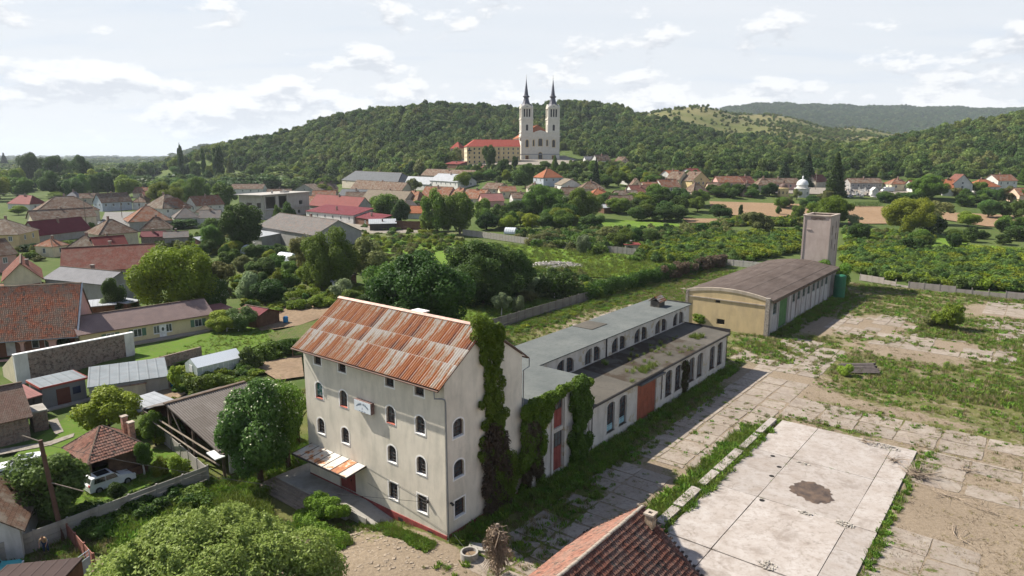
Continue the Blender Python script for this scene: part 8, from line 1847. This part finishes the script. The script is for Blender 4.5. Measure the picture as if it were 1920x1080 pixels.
# rubble heap in the meadow, stones before the mill
def heap():
    P=[GP(1000,500),GP(1085,505)]; mb=MB(); rng=random.Random(8); c=GP(1042,499)
    for k in range(900):
        a=rng.uniform(0,6.28); q=math.sqrt(rng.random()); x,y=7.8*q*math.cos(a),5.*q*math.sin(a); h=1.1*(1-q*q)*rng.random(); s=rng.uniform(.15,.45); pts=[]
        for zz in (0,1):
            for dx,dy in ((-1,-1),(1,-1),(1,1),(-1,1)): pts.append((x+dx*s*rng.uniform(.3,.7),y+dy*s*rng.uniform(.3,.7),h+zz*s*rng.uniform(.5,1.)))
        mb.hexa(pts)
    o=mb.build('rubble_heap',mat_plain('pale_rubble',(.47,.43,.40),.95,.1,0,.25,1),None,tuple(c)); tag(o,'long low heap of pale rubble in the bright meadow','rubble',kind='stuff')
heap()
def stones():
    rng=random.Random(3); mb=MB(); 
    for k in range(620):
        u=rng.uniform(560,860); v=rng.uniform(985,1078); s,t=G(u,v,-.3); 
        if t>-1.5: continue
        z=tz(*Lw(s,t).xy)-.02; w=Lw(s,t,0); k_=rng.uniform(.05,.19)*(1.4 if rng.random()<.2 else 1); pts=[]
        for zz in (0,1):
            for dx,dy in ((-1,-1),(1,-1),(1,1),(-1,1)): pts.append((w.x+dx*k_*rng.uniform(.4,.9)*(1-.3*zz),w.y+dy*k_*rng.uniform(.4,.9)*(1-.3*zz),z+zz*k_*.5*rng.uniform(.5,1.)))
        mb.hexa(pts)
    tag(mb.build('scattered_stones',mat_plain('tan_field_stone',(.27,.22,.17),.95,.1,0,.25,2)),'scattered tan stones in the dirt before the mill','stones',kind='stuff')
stones()
# ---- scattered vegetation as stuff (geometry nodes)
def scatter_stuff(name,label,cat,pts,scl,protos,seed=0):
    n=len(pts); rng=np.random.default_rng(seed); me=bpy.data.meshes.new(name); me.vertices.add(n); me.vertices.foreach_set('co',np.asarray(pts,np.float32).ravel())
    scl=np.asarray(scl,np.float32)
    if scl.ndim==1: scl=np.stack([scl]*3,1)
    for nm,ty,a in (('scl','FLOAT_VECTOR',scl.ravel()),('rot','FLOAT_VECTOR',np.stack([rng.normal(size=n)*.05,rng.normal(size=n)*.05,rng.random(n)*6.28],1).astype(np.float32).ravel()),('k','INT',rng.integers(0,len(protos),n).astype(np.int32))):
        at=me.attributes.new(nm,ty,'POINT'); at.data.foreach_set('vector' if ty=='FLOAT_VECTOR' else 'value',a)
    o=link(name,me); tag(o,label,cat,kind='stuff')
    ng=bpy.data.node_groups.new(name,'GeometryNodeTree'); ng.interface.new_socket('Geometry',in_out='INPUT',socket_type='NodeSocketGeometry'); ng.interface.new_socket('Geometry',in_out='OUTPUT',socket_type='NodeSocketGeometry')
    N=ng.nodes; L=ng.links; gi=N.new('NodeGroupInput'); go=N.new('NodeGroupOutput'); j=N.new('GeometryNodeJoinGeometry')
    def na(nm,ty): a=N.new('GeometryNodeInputNamedAttribute'); a.data_type=ty; a.inputs[0].default_value=nm; return a.outputs[0]
    for i,pr in enumerate(protos):
        oi=N.new('GeometryNodeObjectInfo'); oi.inputs[0].default_value=pr; ip=N.new('GeometryNodeInstanceOnPoints'); cm=N.new('FunctionNodeCompare'); cm.data_type='INT'; cm.operation='EQUAL'; L.new(na('k','INT'),cm.inputs[2]); cm.inputs[3].default_value=i
        L.new(gi.outputs[0],ip.inputs[0]); L.new(cm.outputs[0],ip.inputs['Selection']); L.new(oi.outputs['Geometry'],ip.inputs['Instance']); L.new(na('scl','FLOAT_VECTOR'),ip.inputs['Scale'])
        er=N.new('FunctionNodeEulerToRotation'); L.new(na('rot','FLOAT_VECTOR'),er.inputs[0]); L.new(er.outputs[0],ip.inputs['Rotation']); L.new(ip.outputs[0],j.inputs[0])
    L.new(j.outputs[0],go.inputs[0]); m=o.modifiers.new('scatter','NODES'); m.node_group=ng; return o
def proto(me): return bpy.data.objects.new('proto',me)
PF=[proto(crown('forest',LF_FOR,i)) for i in range(3)]; PFY=[proto(crown('forest',LF_FORY,i)) for i in range(2)]; PFD=[proto(crown('forest',LF_DK,i)) for i in range(2)]
PS=[proto(crown('shrubstuff',LF_MID,0)),proto(crown('shrubstuff',LF_MAP,1)),proto(crown('shrubstuff',LF_ELD,2))]
PSD=[proto(crown('shrubstuff',LF_DK,0)),proto(crown('shrubstuff',LF_MID,1))]; PSO=[proto(crown('shrubstuff',LF_OLV,0)),proto(crown('shrubstuff',LF_MAP,2))]
def forest():
    rng=np.random.default_rng(42); sp=6.6; xs=np.arange(-560,1150,sp); ys=np.arange(470,1500,sp); X,Y=np.meshgrid(xs,ys); X=X+rng.uniform(-.5,.5,X.shape)*sp; Y=Y+rng.uniform(-.5,.5,Y.shape)*sp; X=X.ravel();Y=Y.ravel(); u=960+1304*X/Y
    foot=np.interp(u,[250,330,430,520,640,720,800,850,880,1060,1120,1250,1330,1500,1560,1700,1900,2100],[980,860,720,640,560,535,530,560,672,672,560,530,480,470,455,440,430,430])
    keep=(Y>foot)&(u>285)&(u<2060)
    crest=np.interp(u,[285,400,520,620,700,820,1000,1150,1250,1400,1500,1620,1735,1920,2060],[1010,860,905,960,965,965,1010,1060,1180,1400,1500,1500,1480,820,800]); keep&=Y<crest+25
    nz=vnoise(X,Y,.012,5); nz2=vnoise(X,Y,.03,6)
    # grassy, scrubby upper slope right of the church
    gr=_smooth(u,1100,1260)*(1-_smooth(u,1700,1800))*np.maximum(_smooth(Y,780,900),_smooth(Y,640,760)*_smooth(u,1280,1360)*(1-_smooth(u,1520,1600))*(nz2>.55)); dens=1-gr*np.where(nz+.5*nz2>.80,.15,.82)
    C=(X>0)&(u>1540)&(Y>760)&(Y<1000); 
    keep&=rng.random(len(X))<dens
    # clearings: church terrace, slope houses
    keep&=~((abs(X-5)<52)&(Y<662)&(Y>520)); keep&=~((u>1075)&(u<1190)&(Y<600)&(nz2>.25))
    for hu,hv,rr in ((1220,284,9),(1313,281,8),(1105,299,9),(1133,301,11),(1172,302,8)): p=GP(hu,hv); keep&=~(((X-p.x)**2+(Y-p.y+6)**2)<rr*rr*1.6)
    X,Y,u,gr=X[keep],Y[keep],u[keep],gr[keep]; Z=terr_n(X,Y)-.6; n=len(X); nz=vnoise(X,Y,.02,9)
    low=_smooth(u,1500,1700)*(Y<900)
    # light green lower left flank, dark top
    zf=Z/ 90.; cl=.6*vnoise(X,Y,.022,19)+.4*vnoise(X,Y,.055,29); light=rng.random(n)<np.clip(_smooth(cl,.42,.62)*(.55+.5*(1-zf)*(u<780)+.3*low+.4*(u>1150))+.5*gr+.06,0,.95)
    rad=np.where(gr>.5,rng.uniform(1.6,3.4,n),2.6+4.6*rng.random(n)**1.5); h=rad*rng.uniform(1.1,1.65,n)+np.where(gr>.5,0,2.); S=np.stack([rad,rad,h/1.35],1); P=np.stack([X,Y,Z],1)
    print('forest',n,light.sum())
    OL=vnoise(X,Y,.03,33)+.3*rng.random(n)>.85; OL&=light
    scatter_stuff('forest_olive','olive brown trees speckling the hill forest','forest',P[OL],S[OL],[proto(crown('forest',LF_OLV,0)),proto(crown('forest',LF_FORY,1))],6); light2=light&~OL
    scatter_stuff('forest','dense dark green broadleaf forest covering the hills','forest',P[~light],S[~light],PF+PFD[:1],1); scatter_stuff('forest_light','lighter green trees and scrub mixed into the hill forest','forest',P[light2],S[light2],PFY+PF[:1],2)
forest()
def far_cover():
    rng=np.random.default_rng(7); P=[];S=[]
    for (u0,u1,y0,y1,sp,rr,hh) in ((1345,2050,2500,3550,17,(7,12),(9,15)),(350,540,2500,3060,16,(6,11),(8,14))):
        xs=np.arange((u0-960)/1304*y1 if u0<960 else (u0-960)/1304*y0,(u1-960)/1304*y1 if u1>960 else (u1-960)/1304*y0,sp); ys=np.arange(y0,y1,sp); X,Y=np.meshgrid(xs,ys); X=(X+rng.uniform(-.5,.5,X.shape)*sp).ravel(); Y=(Y+rng.uniform(-.5,.5,Y.shape)*sp).ravel(); u=960+1304*X/Y; k=(u>u0)&(u<u1); X,Y=X[k],Y[k]; r=rng.uniform(*rr,len(X)); P.append(np.stack([X,Y,terr_n(X,Y)-1],1)); S.append(np.stack([r,r,rng.uniform(*hh,len(X))/1.35],1))
    P=np.concatenate(P);S=np.concatenate(S); print('far',len(P)); scatter_stuff('far_forest','distant bluish forest on the far ridges','forest',P,S,PFD+PF[:1],3)
    # plain: hedges and copses out to the horizon
    n=2600; Y=np.exp(rng.uniform(math.log(560),math.log(7000),n)); u=rng.uniform(-120,560,n); X=(u-960)/1304*Y
    row=vnoise(X,Y,.004,3)+.4*vnoise(X,Y,.02,4); k=(row>.68)|(rng.random(n)<.12); k&=~((u>285)&(Y>650)&(Y<1500)); X,Y=X[k],Y[k]; r=rng.uniform(6,13,len(X))*(1+Y/6000); P=np.stack([X,Y,terr_n(X,Y)-1],1); S=np.stack([r*1.6,r,r*.7],1); scatter_stuff('plain_copses','hedges and copses spread over the hazy plain','woodland',P,S,PFD+PFY[:1],4)
far_cover()
def px_scatter(poly,n,seed):
    rng=np.random.default_rng(seed); xs=[p[0] for p in poly]; ys=[p[1] for p in poly]; U=[];V=[]
    while len(U)<n:
        u,v=rng.uniform(min(xs),max(xs)),rng.uniform(min(ys),max(ys))
        if inside((u,v),poly): U.append(u);V.append(v)
    X,Y=GPv(U,V); return X,Y,rng
def thicket(name,label,poly,n,rr,hh,protos,seed):
    X,Y,rng=px_scatter(poly,n,seed); r=rng.uniform(*rr,n); scatter_stuff(name,label,'thicket',np.stack([X,Y,terr_n(X,Y)-.1],1),np.stack([r,r,rng.uniform(*hh,n)/1.38],1),protos,seed)
thicket('orchard_thicket','overgrown shrubby orchard left of the tower and behind the hall',[(1185,492),(1225,462),(1280,448),(1400,440),(1500,438),(1500,470),(1470,478),(1380,492),(1350,496)],620,(1.5,2.6),(1.8,3.2),PS,1)
thicket('orchard_thicket','overgrown shrubby orchard right of the tower behind the plank fence',[(1585,500),(1580,470),(1700,462),(1800,478),(1925,476),(1930,548),(1800,540),(1690,528),(1610,512)],900,(1.4,2.4),(1.6,2.9),PS,2)
thicket('hedgerow_scrub','dark scrub rows beyond the bright meadow strips',[(960,440),(1160,436),(1300,430),(1360,424),(1360,440),(1240,456),(1200,470),(1120,476),(1000,462)],420,(1.6,3.),(1.8,3.6),PSD+PSO[:1],3)
thicket('meadow_scrub','scrub and hedges between the fields on the right',[(1350,410),(1500,415),(1500,424),(1360,424)],120,(1.5,2.8),(1.5,3.),PSD+PSO,4)
thicket('tower_scrub','low scrub around the clearing behind the concrete tower',[(1585,430),(1680,436),(1760,448),(1700,462),(1590,468)],150,(1.2,2.2),(1.,2.4),PS+PSO,5)
thicket('garden_scrub','mixed garden shrubs and vines in the left gardens',[(395,500),(420,470),(520,490),(640,520),(690,545),(640,570),(560,582),(480,600),(440,560),(400,540)],170,(.8,1.7),(.8,2.),PS+PSO,6)
thicket('orchard_edge_scrub','dense bushes around the orchard and under the walnut trees',[(880,560),(940,530),(1010,515),(1090,520),(1130,545),(1100,552),(1000,548),(920,560)],150,(1.1,2.2),(1.4,3.),PSD+PSO[:1],7)
thicket('wall_weeds','rank weeds along the boundary wall and workshop rear',[(948,625),(1090,578),(1140,560),(1300,512),(1340,505),(1330,515),(1150,572),(1100,585),(1000,622)],160,(.4,.9),(.3,.8),PS,8)
thicket('garden_house_vines','vines and weeds along the plank fences',[(265,800),(330,760),(350,790),(310,840)],40,(.7,1.3),(.9,1.8),PS,9)
thicket('fence_thicket','dark bushes with pale blossoms behind the concrete plank fence',[(140,960),(260,935),(370,925),(400,945),(330,960),(215,985),(160,1010)],120,(.7,1.2),(.6,1.3),PSD,10)
thicket('greenhouse_weeds','garden greenery around the greenhouse and barn',[(330,700),(365,690),(470,690),(520,720),(420,735),(340,740)],60,(.7,1.3),(.7,1.4),PS,11)
thicket('village_shrubs','shrubs filling the gaps between village houses',[(560,440),(690,425),(850,440),(860,452),(700,470),(600,470)],120,(1.,2.),(.8,2.),PS+PSO,12)
thicket('church_slope_trees','leafy trees on the slope below the church and monastery',[(850,318),(1060,316),(1100,306),(1250,300),(1250,338),(1060,342),(900,345)],300,(2.,4.2),(2.5,5.5),PF+PFY,21)
thicket('hill_foot_trees','mixed trees between the village rows and the hill forest',[(240,352),(640,338),(820,322),(830,330),(650,345),(540,358),(260,362)],170,(2.5,4.5),(3.,6.),PF+PFY,22)
thicket('right_foot_trees','mixed trees behind the houses on the right',[(1190,318),(1500,325),(1920,322),(1930,334),(1500,338),(1240,336)],330,(2.2,4.2),(3.,6.),PF+PFY+PFD[:1],23)
thicket('meadow_edge_scrub','rough scrub in the meadow before the village workshops',[(600,440),(860,445),(880,470),(740,490),(640,470)],140,(.9,2.2),(.8,2.2),PSO+PS[:1],24)
thicket('village_green','low greenery between the left village houses',[(0,480),(80,460),(180,455),(240,470),(420,430),(560,420),(420,475),(300,490),(60,490)],230,(1.,2.2),(1.,2.4),PSD+PSO,13)
def vineyard():
    a,b_=GP(1815,468),GP(1925,482); mb=[]; rng=random.Random(3)
    for k in range(14):
        p=GP(1812+k*13,470+k*.8); q=GP(1812+k*13-34+14,462+k*.8); tag(link('vine_row',leafcloud('vine_row',[(0+ (q-p).x*f,(q-p).y*f,.6,.7,1.1,.65,1) for f in (0,.15,.3,.45,.6,.75,.9)],420,.4,k,LF_YEL if k%2 else LF_MAP),None,tuple(p)),'long pale green vine row beside the dark hedge at the right edge','vine row','vineyard rows at the right edge')
vineyard()
# ---- yard grass and weeds
def tuft(name,n,h,w,mat,seed,spread=.25,broad=False):
    rng=np.random.default_rng(seed); V=[]
    for k in range(n):
        a=rng.uniform(0,6.28); q=spread*math.sqrt(rng.random()); x,y=q*math.cos(a),q*math.sin(a); b_=rng.uniform(0,6.28); l=h*rng.uniform(.5,1.2); lean=rng.uniform(.1,.9)*l; dx,dy=math.cos(b_),math.sin(b_); ww=w*rng.uniform(.6,1.3)
        V+= [(x-dy*ww,y+dx*ww,0),(x+dy*ww,y-dx*ww,0),(x+dx*lean*.6+dy*ww*.7,y+dy*lean*.6-dx*ww*.7,l*.7),(x+dx*lean-dy*ww*(.9 if broad else .05),y+dy*lean+dx*ww*(.9 if broad else .05),l*(.8 if broad else 1.))]
    return quads(name,np.array(V),mat,rng.random(n))
GR_G=mat_leaf('grass_green',(.060,.088,.016),(.098,.128,.026),trans=.25); GR_Y=mat_leaf('grass_dry',(.11,.095,.045),(.17,.14,.075),trans=.2); GR_W=mat_leaf('weed_green',(.05,.105,.014),(.09,.16,.02),trans=.25)
PT=[proto(tuft('tuft',26,.34,.018,GR_G,1)),proto(tuft('tuft',22,.30,.02,GR_Y,2)),proto(tuft('tuft',18,.26,.05,GR_W,3,.28,True))]
PW=[proto(tuft('tuft',40,.55,.06,GR_W,4,.4,True)),proto(tuft('tuft',36,.6,.025,GR_G,5,.35))]
def yard_grass():
    rng=np.random.default_rng(11); n=90000; S=rng.uniform(-39,60,n); T=-28+168*rng.random(n)**1.25; g=masks(S,T)
    nz=vnoise(S,T,.9,21)*.6+vnoise(S,T,2.6,22)*.4; X=ORG.x+AX.x*S+BX.x*T; Y=ORG.y+AX.y*S+BX.y*T
    p=g+(nz-.5)*1.0; k=(p>.60)|((p>.42)&(rng.random(n)<.12)); k&=(Y>35)&(abs(X)<Y*.85)
    inb=((S>-18.5)&(S<.3)&(T>-.1)&(T<9.8))|((S>-13.8)&(S<.4)&(T>9)&(T<59))|((S>-15.5)&(S<-.6)&(T>78)&(T<122))|((S>13)&(S<26.7)&(T>-8)&(T<41.7))|((S>10)&(S<20)&(T<3.7)); k&=~inb
    k&=~((S<-9.5)&(T<1.5)&(T>-5.6)&(S>-22.5)); k&=~((S<-25)&(T<10))
    S,T,X,Y,g=S[k],T[k],X[k],Y[k],g[k]; sc=rng.uniform(.5,1.15,len(S))*(.6+.7*g)*(1+.4*(T>60)); print('tufts',len(S))
    tag_=scatter_stuff('yard_grass','tufts of grass and weeds growing through the old yard','grass',np.stack([X,Y,terr_n(X,Y)],1),sc,PT,31)
    P=[];Q=[]
    def strip(s0,s1,t0,t1,n,sc):
        s=rng.uniform(s0,s1,n);t=rng.uniform(t0,t1,n); x=ORG.x+AX.x*s+BX.x*t; y=ORG.y+AX.y*s+BX.y*t; P.append(np.stack([x,y,terr_n(x,y)],1)); Q.append(rng.uniform(.6,1.3,n)*sc)
    strip(-8,.0,-2.3,-1.0,420,.5); strip(-12.5,-6,-6.3,-4.4,260,.7); strip(.4,1.4,0,9,160,.9); strip(.5,3.4,9,24,650,.8); strip(.5,2.2,24,58,620,.7); strip(10.2,13.2,10,38,900,.85); strip(-.5,2.5,80,121,420,.9); strip(-24,-19,-8,8,500,1.); strip(9.8,12,-3,10,240,.8); strip(24,34,-8,-1,60,.6); strip(-38,-36,50,92,300,.9); strip(-16,-13.5,24,58,260,.7); strip(1,12,-14,-1,160,.6); strip(3,9,141.8,141.9,10,.6)
    strip(26.7,27.4,5,41,200,.6); strip(-25,-20,-16,-8,420,1.); strip(-26,-16,-9,-5.5,300,.9)
    # along panel joints and edges of the big slab
    for s in (24.4,17.): strip(s-.06,s+.06,20,41,26,.32)
    for t in (22.,32.): strip(14,26,t-.06,t+.06,22,.32)
    P=np.concatenate(P);Q=np.concatenate(Q); scatter_stuff('tall_weeds','tall green weeds along the foot of the old walls','weeds',P,Q,PW+PT[:1],32)
    # long roof moss tufts
    s=rng.uniform(-5.8,.2,90); t=rng.uniform(29,50,90); k=vnoise(s,t,.5,9)>.55; s,t=s[k],t[k]; s=np.append(s,rng.uniform(-1.2,0,40)); t=np.append(t,rng.uniform(33,37,40)); s=np.append(s,rng.uniform(-2.6,-1.2,40)); t=np.append(t,rng.uniform(50.5,52.5,40))
    z=5.2+(.43)*(.3-s)/6.6; x=ORG.x+AX.x*s+BX.x*t; y=ORG.y+AX.y*s+BX.y*t; scatter_stuff('roof_grass','grass tufts growing on the low workshop roof','grass',np.stack([x,y,z],1),rng.uniform(.5,1.,len(s)),[PT[0],PW[1]],33)
    n=6000; s=rng.uniform(12,58,n); t=rng.uniform(-4,84,n); k=~((s<27)&(t<42))&(vnoise(s,t,.35,51)+.4*rng.random(n)>.55); s,t=s[k],t[k]; x=ORG.x+AX.x*s+BX.x*t; y=ORG.y+AX.y*s+BX.y*t; sc=rng.uniform(.35,.8,len(s)); scatter_stuff('dry_grass','flattened dry grass on the bare dirt right of the pale slab','grass',np.stack([x,y,terr_n(x,y)],1),np.stack([sc*1.7,sc*1.7,sc*.55],1),[PT[1],proto(tuft('tuft',14,.4,.015,LF_DRY,9,.5))],35)
    # lawns and meadows
    P=[];Q=[]
    for poly,n,sc in (([(250,690),(470,603),(530,628),(440,668)],1500,.5),([(700,560),(900,540),(1085,562),(1000,598),(800,620)],2600,.8),([(60,930),(262,850),(372,872),(250,925),(20,985)],900,.55),([(860,452),(1250,487),(1350,492),(1140,522),(860,505)],3600,1.5),([(400,950),(500,930),(510,985),(440,990)],600,1.1)):
        x,y,_=px_scatter(poly,n,len(P)); P.append(np.stack([x,y,terr_n(x,y)+.05],1)); Q.append(rng.uniform(.6,1.2,n)*sc)
    scatter_stuff('meadow_grass','green grass tufts on the lawns and meadows','grass',np.concatenate(P),np.concatenate(Q),[proto(tuft('tuft',26,.34,.02,LF_YEL,41)),proto(tuft('tuft',18,.26,.05,LF_MAP,43,.28,True)),PW[1]],34)
yard_grass()
# ================================================ HAZE
def haze():
    mb=MB(); mb.box(-14500,14500,-300,16800,-3,330)
    m=bpy.data.materials.new('haze_air'); m.use_nodes=True; nt=m.node_tree; nt.nodes.clear(); out=nt.nodes.new('ShaderNodeOutputMaterial'); v=nt.nodes.new('ShaderNodeVolumePrincipled'); v.inputs['Color'].default_value=(.80,.89,1,1); v.inputs['Density'].default_value=.00007; v.inputs['Anisotropy'].default_value=.1; nt.links.new(v.outputs[0],out.inputs['Volume'])
    o=mb.build('haze',m); tag(o,'thin pale summer haze over the village and the plain','haze',kind='stuff')
haze()
